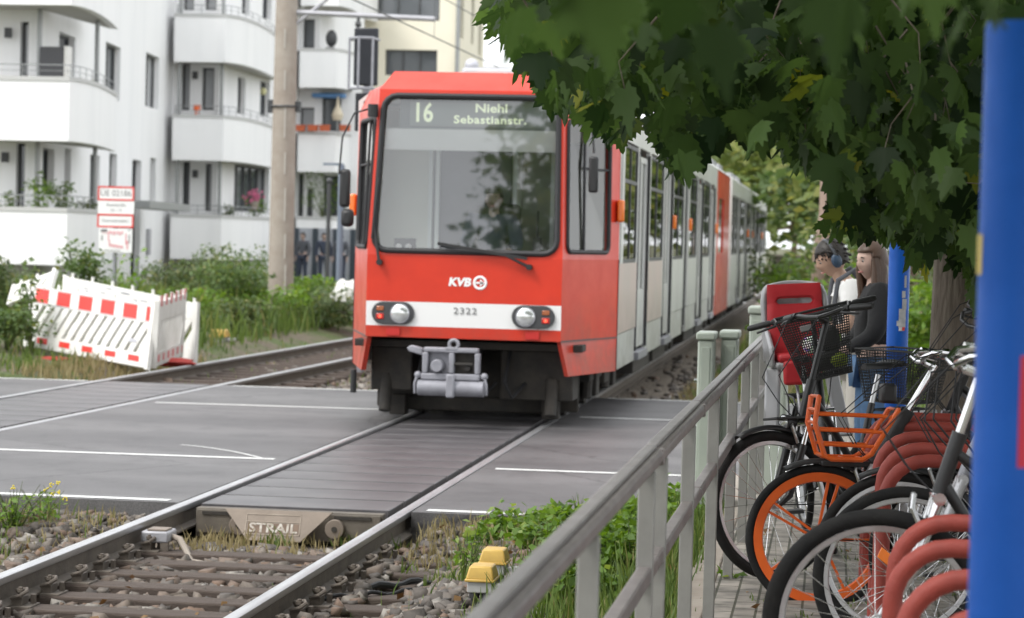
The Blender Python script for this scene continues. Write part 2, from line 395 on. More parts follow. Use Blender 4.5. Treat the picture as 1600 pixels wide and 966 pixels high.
# track bed: stony sheets under both tracks
def stone_sheet_mat():
    m, nt, p = new_mat('ballast_sheet'); N = nt.nodes; L = nt.links
    tc = N.new('ShaderNodeTexCoord'); vo = N.new('ShaderNodeTexVoronoi'); vo.inputs['Scale'].default_value = 16
    no = N.new('ShaderNodeTexNoise'); no.inputs['Scale'].default_value = 2.; no.inputs['Detail'].default_value = 5
    L.new(tc.outputs['Object'], vo.inputs['Vector']); L.new(tc.outputs['Object'], no.inputs['Vector'])
    sp = N.new('ShaderNodeSeparateColor'); L.new(vo.outputs['Color'], sp.inputs['Color'])
    r = N.new('ShaderNodeValToRGB'); r.color_ramp.elements[0].color = (.13,.11,.09,1); r.color_ramp.elements[1].color = (.30,.265,.225,1)
    L.new(sp.outputs['Red'], r.inputs['Fac'])
    mx = N.new('ShaderNodeMix'); mx.data_type = 'RGBA'; mx.inputs['A'].default_value = (.19,.15,.11,1)
    L.new(r.outputs['Color'], mx.inputs['B']); L.new(no.outputs['Fac'], mx.inputs['Factor'])
    L.new(mx.outputs['Result'], p.inputs['Base Color']); p.inputs['Roughness'].default_value = .9
    b = N.new('ShaderNodeBump'); b.inputs['Strength'].default_value = 1.; b.inputs['Distance'].default_value = .04; b.invert = True
    L.new(vo.outputs['Distance'], b.inputs['Height']); L.new(b.outputs['Normal'], p.inputs['Normal'])
    return m
M_['ballast'] = stone_sheet_mat()
mb = MB()
def bed(x0, x1, y0, y1, z):
    def q(a, b): mb.quad((a(y0),y0,z),(b(y0),y0,z),(b(y1),y1,z),(a(y1),y1,z))
    q(lambda y: x0, lambda y: x1)
mb.quad((-9.1,-2,-.236),(-1.95,-2,-.236),(-1.95,15.32,-.236),(-9.1,15.32,-.236))
mb.quad((track2(27.4)-1.,27.4,-.2),(-1.75,27.4,-.2),(-1.75,140,-.2),(track2(140)-1.,140,-.2))
structure(mb.build('track_bed', M_['ballast'], smooth=0))
# ------------------------------------------------------------ road with flangeways
m, nt, p = new_mat('asphalt'); NN = nt.nodes; LL = nt.links
tcn = NN.new('ShaderNodeTexCoord'); n1 = NN.new('ShaderNodeTexNoise'); n1.inputs['Scale'].default_value = .55; n1.inputs['Detail'].default_value = 5
mpp = NN.new('ShaderNodeMapping'); mpp.inputs['Scale'].default_value = (.25,1.6,1); LL.new(tcn.outputs['Object'], mpp.inputs['Vector']); LL.new(mpp.outputs['Vector'], n1.inputs['Vector'])
n2 = NN.new('ShaderNodeTexNoise'); n2.inputs['Scale'].default_value = 130; n2.inputs['Detail'].default_value = 3; LL.new(tcn.outputs['Object'], n2.inputs['Vector'])
r1 = NN.new('ShaderNodeValToRGB'); r1.color_ramp.elements[0].color = (.072,.069,.072,1); r1.color_ramp.elements[1].color = (.128,.124,.127,1); r1.color_ramp.elements[0].position=.32; r1.color_ramp.elements[1].position=.7
LL.new(n1.outputs['Fac'], r1.inputs['Fac'])
r2 = NN.new('ShaderNodeValToRGB'); r2.color_ramp.elements[0].color = (.7,.7,.7,1); r2.color_ramp.elements[1].color = (1.3,1.3,1.3,1); r2.color_ramp.elements[0].position=.35; r2.color_ramp.elements[1].position=.68
LL.new(n2.outputs['Fac'], r2.inputs['Fac'])
mxx = NN.new('ShaderNodeMix'); mxx.data_type = 'RGBA'; mxx.blend_type = 'MULTIPLY'; mxx.inputs['Factor'].default_value = 1
n3 = NN.new('ShaderNodeTexNoise'); n3.inputs['Scale'].default_value = 2.3; n3.inputs['Detail'].default_value = 7; n3.inputs['Roughness'].default_value = .7; LL.new(tcn.outputs['Object'], n3.inputs['Vector'])
r3 = NN.new('ShaderNodeValToRGB'); r3.color_ramp.elements[0].color = (.78,.77,.76,1); r3.color_ramp.elements[1].color = (1.08,1.07,1.05,1); r3.color_ramp.elements[0].position=.36; r3.color_ramp.elements[1].position=.52; LL.new(n3.outputs['Fac'], r3.inputs['Fac'])
v3 = NN.new('ShaderNodeTexVoronoi'); v3.feature = 'DISTANCE_TO_EDGE'; v3.inputs['Scale'].default_value = .33; mq = NN.new('ShaderNodeMix'); mq.data_type = 'RGBA'; mq.inputs['Factor'].default_value = .25; LL.new(tcn.outputs['Object'], mq.inputs['A']); LL.new(n3.outputs['Color'], mq.inputs['B']); LL.new(mq.outputs['Result'], v3.inputs['Vector'])
c3 = NN.new('ShaderNodeMapRange'); c3.inputs['From Max'].default_value = .006; c3.inputs['To Min'].default_value = .45; c3.inputs['To Max'].default_value = 1; LL.new(v3.outputs['Distance'], c3.inputs['Value'])
mz = NN.new('ShaderNodeMix'); mz.data_type = 'RGBA'; mz.blend_type = 'MULTIPLY'; mz.inputs['Factor'].default_value = 1; LL.new(r3.outputs['Color'], mz.inputs['A']); LL.new(c3.outputs['Result'], mz.inputs['B'])
my = NN.new('ShaderNodeMix'); my.data_type = 'RGBA'; my.blend_type = 'MULTIPLY'; my.inputs['Factor'].default_value = 1; LL.new(r1.outputs['Color'], my.inputs['A']); LL.new(mz.outputs['Result'], my.inputs['B'])
LL.new(my.outputs['Result'], mxx.inputs['A']); LL.new(r2.outputs['Color'], mxx.inputs['B']); LL.new(mxx.outputs['Result'], p.inputs['Base Color'])
p.inputs['Roughness'].default_value = .55
bp = NN.new('ShaderNodeBump'); bp.inputs['Strength'].default_value = .35; bp.inputs['Distance'].default_value = .004; LL.new(n2.outputs['Fac'], bp.inputs['Height']); LL.new(bp.outputs['Normal'], p.inputs['Normal'])
M_['asphalt'] = m
RY0, RY1 = 15.36, 27.35
ML, MR = -4.165, -2.715           # main rails, centres of the heads
def rail2(side, y): return track2(y)+side*.725
mb = MB()
mb.prism([(-60,RY0),(rail2(-1,RY0)-.05,RY0),(rail2(-1,RY1)-.05,RY1),(-60,RY1)], -.2, 0)
mb.prism([(rail2(1,RY0)+.05,RY0),(ML-.05,RY0),(ML-.05,RY1),(rail2(1,RY1)+.05,RY1)], -.2, 0)
mb.prism([(MR+.05,RY0),(30,RY0+.1),(30,RY1+.2),(MR+.05,RY1)], -.2, 0)
structure(mb.build('road', M_['asphalt'], smooth=0))
M_['marking'] = mat('marking', (.72,.72,.70), (.5,.5,.49), rough=.6, scale=9, lo=.45, hi=.75)
mb = MB()
def line(x0, x1, y, w, dy=0.): mb.add([(x0,y-w/2,.004),(x1,y-w/2+dy,.004),(x1,y+w/2+dy,.004),(x0,y+w/2,.004)], [(0,1,2,3)])
line(-6.75, -4.32, 18.5, .1, .06); line(-30, -8.75, 18.4, .1); line(-2.55, 6, 18.45, .1, .1)
line(-6.9, -4.3, 24.2, .1, .12); line(-2.5, 6, 24.2, .1, .1)
line(-30,-8.8,15.47,.1); line(-7.0,-4.3,15.46,.10); line(-2.58,-1.2,15.48,.11)
line(-30,-8.6,27.25,.1); line(-6.85,-4.3,27.22,.1); line(-2.5,6,27.25,.1,.05)
# faint tyre curve
pts = [(-4.45-.9*t, 18.6+1.4*t-.5*t*t) for t in [i/8 for i in range(9)]]
for a, b in zip(pts, pts[1:]): mb.add([(a[0],a[1],.004),(b[0],b[1],.004),(b[0]+.02,b[1]+.02,.004),(a[0]+.02,a[1]+.02,.004)], [(0,1,2,3)])
structure(mb.build('road_marking', M_['marking'], smooth=0))
# ------------------------------------------------------------ pavement beside the racks
m, nt, p = new_mat('paving'); NN = nt.nodes; LL = nt.links
tcn = NN.new('ShaderNodeTexCoord'); mpp = NN.new('ShaderNodeMapping'); mpp.inputs['Rotation'].default_value = (0,0,PI/2); LL.new(tcn.outputs['Object'], mpp.inputs['Vector'])
br = NN.new('ShaderNodeTexBrick'); br.inputs['Scale'].default_value = 1.; br.inputs['Brick Width'].default_value = .2; br.inputs['Row Height'].default_value = .1
br.inputs['Mortar Size'].default_value = .006; br.inputs['Color1'].default_value = (.21,.195,.175,1); br.inputs['Color2'].default_value = (.29,.27,.245,1); br.inputs['Mortar'].default_value = (.06,.06,.04,1)
LL.new(mpp.outputs['Vector'], br.inputs['Vector'])
n2 = NN.new('ShaderNodeTexNoise'); n2.inputs['Scale'].default_value = 6; n2.inputs['Detail'].default_value = 8; LL.new(tcn.outputs['Object'], n2.inputs['Vector'])
r2 = NN.new('ShaderNodeValToRGB'); r2.color_ramp.elements[0].color = (.5,.5,.48,1); r2.color_ramp.elements[1].color = (1.15,1.12,1.08,1); r2.color_ramp.elements[0].position=.35; r2.color_ramp.elements[1].position=.62
LL.new(n2.outputs['Fac'], r2.inputs['Fac'])
mxx = NN.new('ShaderNodeMix'); mxx.data_type = 'RGBA'; mxx.blend_type = 'MULTIPLY'; mxx.inputs['Factor'].default_value = 1
LL.new(br.outputs['Color'], mxx.inputs['A']); LL.new(r2.outputs['Color'], mxx.inputs['B']); LL.new(mxx.outputs['Result'], p.inputs['Base Color']); p.inputs['Roughness'].default_value = .85
bp = NN.new('ShaderNodeBump'); bp.inputs['Strength'].default_value = .8; bp.inputs['Distance'].default_value = .008; bp.invert = True; LL.new(br.outputs['Fac'], bp.inputs['Height']); LL.new(bp.outputs['Normal'], p.inputs['Normal'])
M_['paving'] = m
PZ = .17
mb = MB(); mb.bb(-.52, 9, -3, 17.0, -.2, PZ); structure(mb.build('pavement', M_['paving'], smooth=0))
mb = MB(); y = -3.
while y < 16.6:
    mb.bb(-.66, -.525, y, y+.988, -.2, PZ-.004); y += 1.
structure(mb.build('kerb', M_['concrete'], bevel=.012))
# ------------------------------------------------------------ rails
PROF_H = [(-.034,-.001),(-.027,.004),(.027,.004),(.034,-.001),(.035,-.030),(.030,-.038)]
PROF_F = [(.030,-.038),(.009,-.048),(.008,-.125),(.062,-.142),(.062,-.153),(-.062,-.153),(-.062,-.142),(-.008,-.125),(-.009,-.048),(-.030,-.038)]
def rail_obj(xf, ys, label):
    r = thing('rail', label, 'rail', (xf(ys[0]), ys[0], 0), group='rails of the two tram tracks')
    def ext(prof, closed):
        mb = MB(); n = len(prof)
        vs = [(xf(y)+a, y, z) for y in ys for a, z in prof]
        fs = []
        for i in range(len(ys)-1):
            for j in range(n if closed else n-1):
                k = (j+1) % n; fs.append((i*n+j, i*n+k, (i+1)*n+k, (i+1)*n+j))
        return mb.add(vs, fs)
    ext(PROF_F, False).build('rail_web', M_['rail_side'], r, smooth=25)
    ext([PROF_H[-1]*1, PROF_H[-2], PROF_H[-3], PROF_H[-4], PROF_H[-5], PROF_H[-6], (-.035,-.030), (-.030,-.038)], False).build('rail_head', M_['rail_top'], r, smooth=50)
    return r
YS1 = [1., 140.]; YS2 = [5., 20., 35., 60., 140.]
rail_obj(lambda y: ML, YS1, 'left rail of the near track, running under the tram\'s left wheels')
rail_obj(lambda y: MR, YS1, 'right rail of the near track, closest one to the bicycles')
rail_obj(lambda y: rail2(-1, y), YS2, 'outermost rail of the far track, passing the red and white barrier')
rail_obj(lambda y: rail2(1, y), YS2, 'inner rail of the far track, second rail from the barrier')
# ------------------------------------------------------------ sleepers with their rail fastenings
sy = [14.18-.46*i for i in range(13)]
def make_sleeper():
    r = thing('sleeper', 'dark worn sleeper lying in the stones between the rails', 'sleeper', (-3.44, 0, -.2), group='sleepers in front of the crossing')
    mb = MB(); mb.box((-3.44,0,-.225),(2.4,.2,.13)); mb.build('beam', M_['wood_dark'], r, bevel=.012)
    for cx in (ML, MR):
        mb = MB(); mb.box((cx,0,-.157),(.36,.17,.012)); mb.build('base_plate', M_['rail_side'], r, bevel=.003)
        for s in (-1,1):
            mb = MB(); x = cx+s*.1
            mb.box((x,0,-.133),(.055,.11,.045)); mb.cyl((x+s*.01,-.02,-.12),(x+s*.01,-.02,-.06),.013,8); mb.cyl((x+s*.01,-.02,-.086),(x+s*.01,-.02,-.07),.022,6)
            mb.tube([(x-s*.02,.06,-.105),(x-s*.03,.035,-.085),(x+s*.03,.02,-.075),(x+s*.045,-.03,-.08),(x+s*.02,-.065,-.1),(x-s*.03,-.05,-.115)], .011, 7)
            mb.cyl((x+s*.055,.05,-.15),(x+s*.055,.05,-.105),.016,6)
            mb.build('rail_clip', M_['rail_side'], r, smooth=40)
    return r
s0 = make_sleeper()
words = ['first','second','third','fourth','fifth','sixth','seventh','eighth','ninth','tenth','eleventh','twelfth','thirteenth']
for i, y in enumerate(sy):
    o = s0 if i == 0 else dup(s0)
    o.location = (-3.44+random.uniform(-.02,.02), y+random.uniform(-.02,.02), -.2); o.rotation_euler = (0,0,random.uniform(-.012,.012))
    o['label'] = f'{words[i]} dark sleeper in front of the steel ramp plate, counted from the crossing'
# far track: stubs of sleepers beside the outer rails, seen past the road
m_s = MB(); m_s.box((0,0,-.225),(2.4,.2,.12)); s2 = m_s.build('sleeper', M_['wood_dark'], bevel=.012)
tag(s2, 'dark sleeper of the far track beyond the road', 'sleeper', 'sleepers of the far track')
for i in range(24):
    o = s2 if i == 0 else s2.copy()
    if i: COL.objects.link(o)
    y = 27.75+.6*i; o.location = (track2(y), y, .035); o['label'] = 'dark sleeper among the stones of the far track beyond the road'
# ------------------------------------------------------------ rubber crossing panels
m, nt, p = new_mat('rubber_panel'); NN = nt.nodes; LL = nt.links
tcn = NN.new('ShaderNodeTexCoord'); n1 = NN.new('ShaderNodeTexNoise'); n1.inputs['Scale'].default_value = 2.2; n1.inputs['Detail'].default_value = 7; LL.new(tcn.outputs['Object'], n1.inputs['Vector'])
r1 = NN.new('ShaderNodeValToRGB'); r1.color_ramp.elements[0].color = (.055,.052,.056,1); r1.color_ramp.elements[1].color = (.105,.099,.103,1); r1.color_ramp.elements[0].position=.35; r1.color_ramp.elements[1].position=.68
LL.new(n1.outputs['Fac'], r1.inputs['Fac']); LL.new(r1.outputs['Color'], p.inputs['Base Color']); p.inputs['Roughness'].default_value = .42
n2 = NN.new('ShaderNodeTexNoise'); n2.inputs['Scale'].default_value = 45; LL.new(tcn.outputs['Object'], n2.inputs['Vector'])
bp = NN.new('ShaderNodeBump'); bp.inputs['Strength'].default_value = .3; bp.inputs['Distance'].default_value = .005; LL.new(n2.outputs['Fac'], bp.inputs['Height']); LL.new(bp.outputs['Normal'], p.inputs['Normal'])
M_['rubber_panel'] = m
pw = (MR-.05-.06)-(ML+.05+.045)
mb = MB(); mb.box((0,0,-.09),(pw,.552,.18)); p0 = mb.build('crossing_panel', m, bevel=.004, seg=2)
tag(p0, 'x', 'panel', 'rubber panels of the level crossing')
k = 0; n_main = 20
for i in range(n_main):
    o = p0 if k == 0 else p0.copy()
    if k: COL.objects.link(o)
    k += 1
    o.location = ((ML+MR)/2-.0, RY0+.0+.6*(i+.5), 0); o['label'] = f'dark rubber panel between the near rails, row {i+1} from the steel plate'
    if i > 9: o['label'] = 'dark rubber panel between the near rails in the shade of the tram'
for i in range(n_main):
    o = p0.copy(); COL.objects.link(o); y = RY0+.6*(i+.5)
    o.location = (track2(y), y, 0); o.rotation_euler = (0,0,-.021); o['label'] = 'dark rubber panel between the rails of the far track'
# dark flangeway floor under the gaps
# ------------------------------------------------------------ steel ramp plate in front of the panels
dp = thing('deflector_plate', 'steel ramp plate with embossed lettering closing the rubber panels between the rails', 'plate', (-3.5, 15.2, -.2))
defm('rusty_steel', (.25,.205,.165), (.19,.155,.125), rough=.6, metal=.25, scale=4, bump=.1)
defm('rusty_dark', (.10,.085,.07), (.14,.12,.095), rough=.7, scale=7, bump=.15)
x0, x1, yp = -4.06, -2.83, 15.24
mb = MB(); mb.bb(x0,x1,yp,yp+.1,-.2,-.012); mb.build('backing_bar', M_['rusty_dark'], dp, bevel=.006)
for s, xc in ((1,x0+.01),(-1,x1-.01)):
    mb = MB(); a = xc; b = xc+s*.34
    mb.plate([(min(a,b),-.17),(max(a,b),-.17),(max(a,b),-.02),(min(a,b),-.02)], (0,yp-.015,0), (1,0,0), (0,0,1), .02)
    mb.build('side_arm', M_['rusty_dark'], dp, bevel=.004)
    mb = MB(); mb.bb(min(a,b)+.04,max(a,b)-.06,yp-.035,yp-.026,-.05,-.03); mb.build('slot', M_['under_metal'], dp)
    c = xc+s*.29
    mb = MB(); mb.cyl((c,yp-.075,-.11),(c,yp-.02,-.11),.062,22); mb.build('roller', M_['rusty_steel'], dp, bevel=.004)
    mb = MB(); mb.cyl((c,yp-.082,-.11),(c,yp-.07,-.11),.018,12); mb.build('roller_bolt', M_['under_metal'], dp)
# trapezoid plate leaning towards the viewer
o_, ax_, ay_ = (-3.50, yp-.05, -.005), (1,0,0), Vector((0,-.42,-.9)).normalized()
mb = MB(); mb.plate([(-.355,0),(.355,0),(.165,.21),(-.185,.21)], o_, ax_, ay_, .012); mb.build('ramp', M_['rusty_steel'], dp, bevel=.003)
nrm = Vector(ax_).cross(-ay_).normalized()
def onplate(u, v, h): return Vector(o_)+Vector(ax_)*u+ay_*v+nrm*h
sgn = 1 if nrm.y < 0 else -1; nrm = nrm*sgn
mb = MB()
for (a,b,c_,d_) in ((-.20,.03,.155,.035),(-.20,.165,.155,.17),(-.205,.03,-.2,.17),(.15,.03,.155,.17),(-.2,.08,.155,.084)):
    mb.plate([(a,b),(c_,b),(c_,d_),(a,d_)], onplate(0,0,.008), ax_, ay_, .003)
mb.build('raised_frame', mat('frame_worn', (.40,.34,.28),(.28,.22,.17), rough=.6), dp)
mb = MB(); mb.plate([(-.19,.092),(.145,.092),(.145,.158),(-.19,.158)], onplate(0,0,.0068), ax_, ay_, .001); mb.build('name_field', mat('name_field', (.13,.085,.06), (.2,.14,.1), rough=.7, scale=14), dp)
text_mesh('lettering', 'STRAIL', .085, mat('lettering_worn', (.58,.55,.5),(.3,.25,.2), rough=.6, scale=30), facing(onplate(-.022,.126,.0085), ax_, -ay_), dp, .001, sx=1.22, bold=.002)
# ------------------------------------------------------------ box clamped to the rail with its cable
cb = thing('rail_contact', 'small grey steel box clamped to the left near rail with a cable', 'track device', (-4.0, 13.6, -.2))
bx = g(210, 840, -.05); xb, yb = ML+.14, 14.25
mb = MB(); mb.box((xb,yb,-.075),(.17,.2,.07)); mb.build('housing', M_['light_steel'], cb, bevel=.012)
mb = MB(); mb.box((xb+.01,yb-.02,-.034),(.12,.13,.012)); mb.build('cover', M_['rusty_steel'], cb, bevel=.003)
mb = MB(); mb.box((xb+.06,yb-.08,-.16),(.05,.03,.13)); mb.box((xb-.05,yb-.08,-.16),(.03,.03,.13)); islands(mb, 'bracket', M_['rail_side'], cb, bevel=.004)
mb = MB(); mb.tube([(xb+.08,yb+.0,-.08),(xb+.14,yb-.03,-.09),(xb+.2,yb-.1,-.15),(xb+.26,yb-.2,-.2),(xb+.5,yb-.3,-.215)], .02, 10); mb.build('cable', M_['concrete'], cb)
# ------------------------------------------------------------ loose cables over the stones
def zs(x, y, up=.03): return hgt(x, y)+up+.02
def cable(px, lab, r, m, up=.05):
    pts = [g(a, b, -.2) for a, b in px]
    q = []
    for i in range(len(pts)-1):
        for k in range(5):
            t = k/5; p = pts[i].lerp(pts[i+1], t); q.append(Vector((p.x, p.y, -.2+up+.012*math.sin(7*(i+t)))))
    q.append(Vector((pts[-1].x, pts[-1].y, -.2+up)))
    mb = MB(); mb.tube(q, r, 8); o = mb.build('cable', m); tag(o, lab, 'cable'); return o
cable([(578,932),(640,924),(700,922),(735,928)], 'thick black cable ending in the stones beside the yellow boxes', .018, M_['dark_rubber'])
cable([(455,950),(520,948),(580,943),(640,938),(672,925)], 'thin dark cable lying in the stones along the right near rail', .011, M_['dark_rubber'])
# ------------------------------------------------------------ yellow track boxes
def track_box(x, y, label, rz=0.):
    r = thing('junction_box', label, 'junction box', (x, y, -.03), (0,0,rz), 'yellow track boxes in the stones')
    W = .138; D = .18
    mb = MB(); b = [(-W/2,-D/2),(W/2,-D/2),(W/2,D/2),(-W/2,D/2)]
    vs = [(a,c,.12) for a,c in b]+[(a*1.0,c,.135) for a,c in b]+[(a*.8,c*.8,.19) for a,c in b]
    mb.add(vs, [(3,2,1,0)]+[(i,(i+1)%4,4+(i+1)%4,4+i) for i in range(4)]+[(4+i,4+(i+1)%4,8+(i+1)%4,8+i) for i in range(4)]+[(8,9,10,11)])
    mb.build('lid', M_['yellow_box'], r, bevel=.008, local=True, smooth=30)
    mb = MB(); mb.box((0,0,.12),(W+.012,D+.012,.014)); mb.build('lid_rim', M_['yellow_box'], r, bevel=.004, local=True)
    mb = MB(); mb.box((0,0,.085),(W*.92,D*.92,.055)); mb.box((.11,-.04,.09),(.07,.05,.025)); mb.build('body', M_['grey_box'], r, bevel=.006, local=True)
    for i, (a, c) in enumerate(((-.03,-.06),(.035,-.06),(0,.05))):
        mb = MB(); mb.cyl((a,c,-.25),(a,c,.06),.016,10); mb.cyl((a,c,.03),(a,c,.055),.026,8); mb.build('conduit', M_['dark_rubber'], r, local=True)
    return r
track_box(-1.69, 11.85, 'nearer yellow-lidded grey junction box in the stones, in front of its twin')
track_box(-1.72, 12.5, 'farther yellow-lidded junction box in the stones, partly behind its twin')
p = g(343, 548, -.1)
b = track_box(p.x, p.y, 'bright yellow junction box beyond the far track by the tall weeds'); b.location.z = -.05; b.scale = (1.9,1.6,1.5)
p = g(12, 570, -.1); b = track_box(p.x, p.y, 'pale yellow junction box at the left edge of the verge'); b.location.z = -.1; b.scale = (1.6,1.3,1.1)
# ------------------------------------------------------------ ballast stones
def rocks(name, n, xr, yr, zf, smin, smax, label, mats, reject=None, seed=1):
    g_ = np.random.default_rng(seed)
    t = (1+5**.5)/2; base = np.array([(-1,t,0),(1,t,0),(-1,-t,0),(1,-t,0),(0,-1,t),(0,1,t),(0,-1,-t),(0,1,-t),(t,0,-1),(t,0,1),(-t,0,-1),(-t,0,1)])/math.hypot(1,t)
    fc = np.array([(0,11,5),(0,5,1),(0,1,7),(0,7,10),(0,10,11),(1,5,9),(5,11,4),(11,10,2),(10,7,6),(7,1,8),(3,9,4),(3,4,2),(3,2,6),(3,6,8),(3,8,9),(4,9,5),(2,4,11),(6,2,10),(8,6,7),(9,8,1)])
    base = np.array([(a,b,e) for e in (-1,1) for b in (-1,1) for a in (-1,1)])*.72
    fc = np.array([(0,2,3),(0,3,1),(4,5,7),(4,7,6),(0,1,5),(0,5,4),(2,6,7),(2,7,3),(0,4,6),(0,6,2),(1,3,7),(1,7,5)])
    V = []; Fc = []; rn = []; c = 0; cnt = 0
    while cnt < n:
        x = g_.uniform(*xr); y = g_.uniform(*yr)
        if reject and reject(x, y): continue
        s = smin+(smax-smin)*g_.random()**1.8
        sc = s*np.array([g_.uniform(.8,1.5), g_.uniform(.7,1.2), g_.uniform(.5,.9)])
        v = (base+g_.uniform(-.42,.42,(8,3)))*sc
        a = g_.uniform(0,2*PI); b = g_.uniform(-.9,.9); ca,sa,cb_,sb = math.cos(a),math.sin(a),math.cos(b),math.sin(b)
        v = v @ np.array([[1,0,0],[0,cb_,-sb],[0,sb,cb_]]).T @ np.array([[ca,-sa,0],[sa,ca,0],[0,0,1]]).T
        V.append(v+np.array([x,y,zf(x,y)+s*g_.uniform(-.1,.5)])); Fc.append(fc+c); c += 8; rn.append(np.full(12, g_.random())); cnt += 1
    return np.concatenate(V), np.concatenate(Fc), np.concatenate(rn)
def rock_mat():
    m, nt, p = new_mat('stone'); N = nt.nodes; L = nt.links
    at = N.new('ShaderNodeAttribute'); at.attribute_name = 'rnd'; r = N.new('ShaderNodeValToRGB')
    e = r.color_ramp.elements; e[0].color = (.075,.065,.058,1); e[1].color = (.33,.305,.275,1); e[1].position = 1
    for ps, c in ((.25,(.115,.10,.088,1)),(.55,(.16,.138,.118,1)),(.72,(.17,.112,.08,1)),(.9,(.21,.19,.165,1))):
        k = r.color_ramp.elements.new(ps); k.color = c
    L.new(at.outputs['Fac'], r.inputs['Fac'])
    tc = N.new('ShaderNodeTexCoord'); no = N.new('ShaderNodeTexNoise'); no.inputs['Scale'].default_value = 30; no.inputs['Detail'].default_value = 5; L.new(tc.outputs['Object'], no.inputs['Vector'])
    mr = N.new('ShaderNodeMapRange'); mr.inputs['To Min'].default_value = .6; mr.inputs['To Max'].default_value = 1.35; L.new(no.outputs['Fac'], mr.inputs['Value'])
    mx = N.new('ShaderNodeVectorMath'); mx.operation = 'MULTIPLY'; cc = N.new('ShaderNodeCombineXYZ')
    for i in range(3): L.new(mr.outputs['Result'], cc.inputs[i])
    L.new(r.outputs['Color'], mx.inputs[0]); L.new(cc.outputs['Vector'], mx.inputs[1]); L.new(mx.outputs['Vector'], p.inputs['Base Color'])
    p.inputs['Roughness'].default_value = .85
    b = N.new('ShaderNodeBump'); b.inputs['Strength'].default_value = .5; b.inputs['Distance'].default_value = .01; L.new(no.outputs['Fac'], b.inputs['Height']); L.new(b.outputs['Normal'], p.inputs['Normal'])
    return m
M_['stone'] = rock_mat()
def near_rail(x, y):
    return min(abs(x-ML), abs(x-MR)) < .085
def rej_mid(x, y):
    if near_rail(x, y): return True
    if -4.6 < x < -2.3:
        for s in sy:
            if abs(y-s) < .085 and random.random() < .93: return True
        if min(abs(x-ML), abs(x-MR)) < .2 and random.random() < .6: return True
    return False
A = rocks('s', 10500, (-5.9,-1.2), (9.2,14.7), lambda x,y: hgt(x,y)-.005 if not (-4.7<x<-2.45) else (-.165 if (x < -4.3 or x > -2.58) else -.213), .016, .048, '', None, rej_mid, 2)
B = rocks('s', 1500, (-5.4,-1.2), (14.5,15.3), lambda x,y: hgt(x,y)-.01, .012, .035, '', None, near_rail, 3)
C_ = rocks('s', 2600, (-9.0,-1.7), (27.5,42), lambda x,y: -.2, .03, .06, '', None, lambda x,y: -4.75<x<-2.2 and random.random()<.8, 4)
C_[0][:,2] += .0
off = 0; V = []; Fc = []; rn = []
for a in (A, B, C_): V.append(a[0]); Fc.append(a[1]+off); rn.append(a[2]); off += len(a[0])
o = np_mesh('ballast_stones', np.concatenate(V), np.concatenate(Fc), 3, M_['stone'], rnd=np.concatenate(rn))
stuff(o, 'loose grey and brown ballast stones between and beside the rails', 'stones')
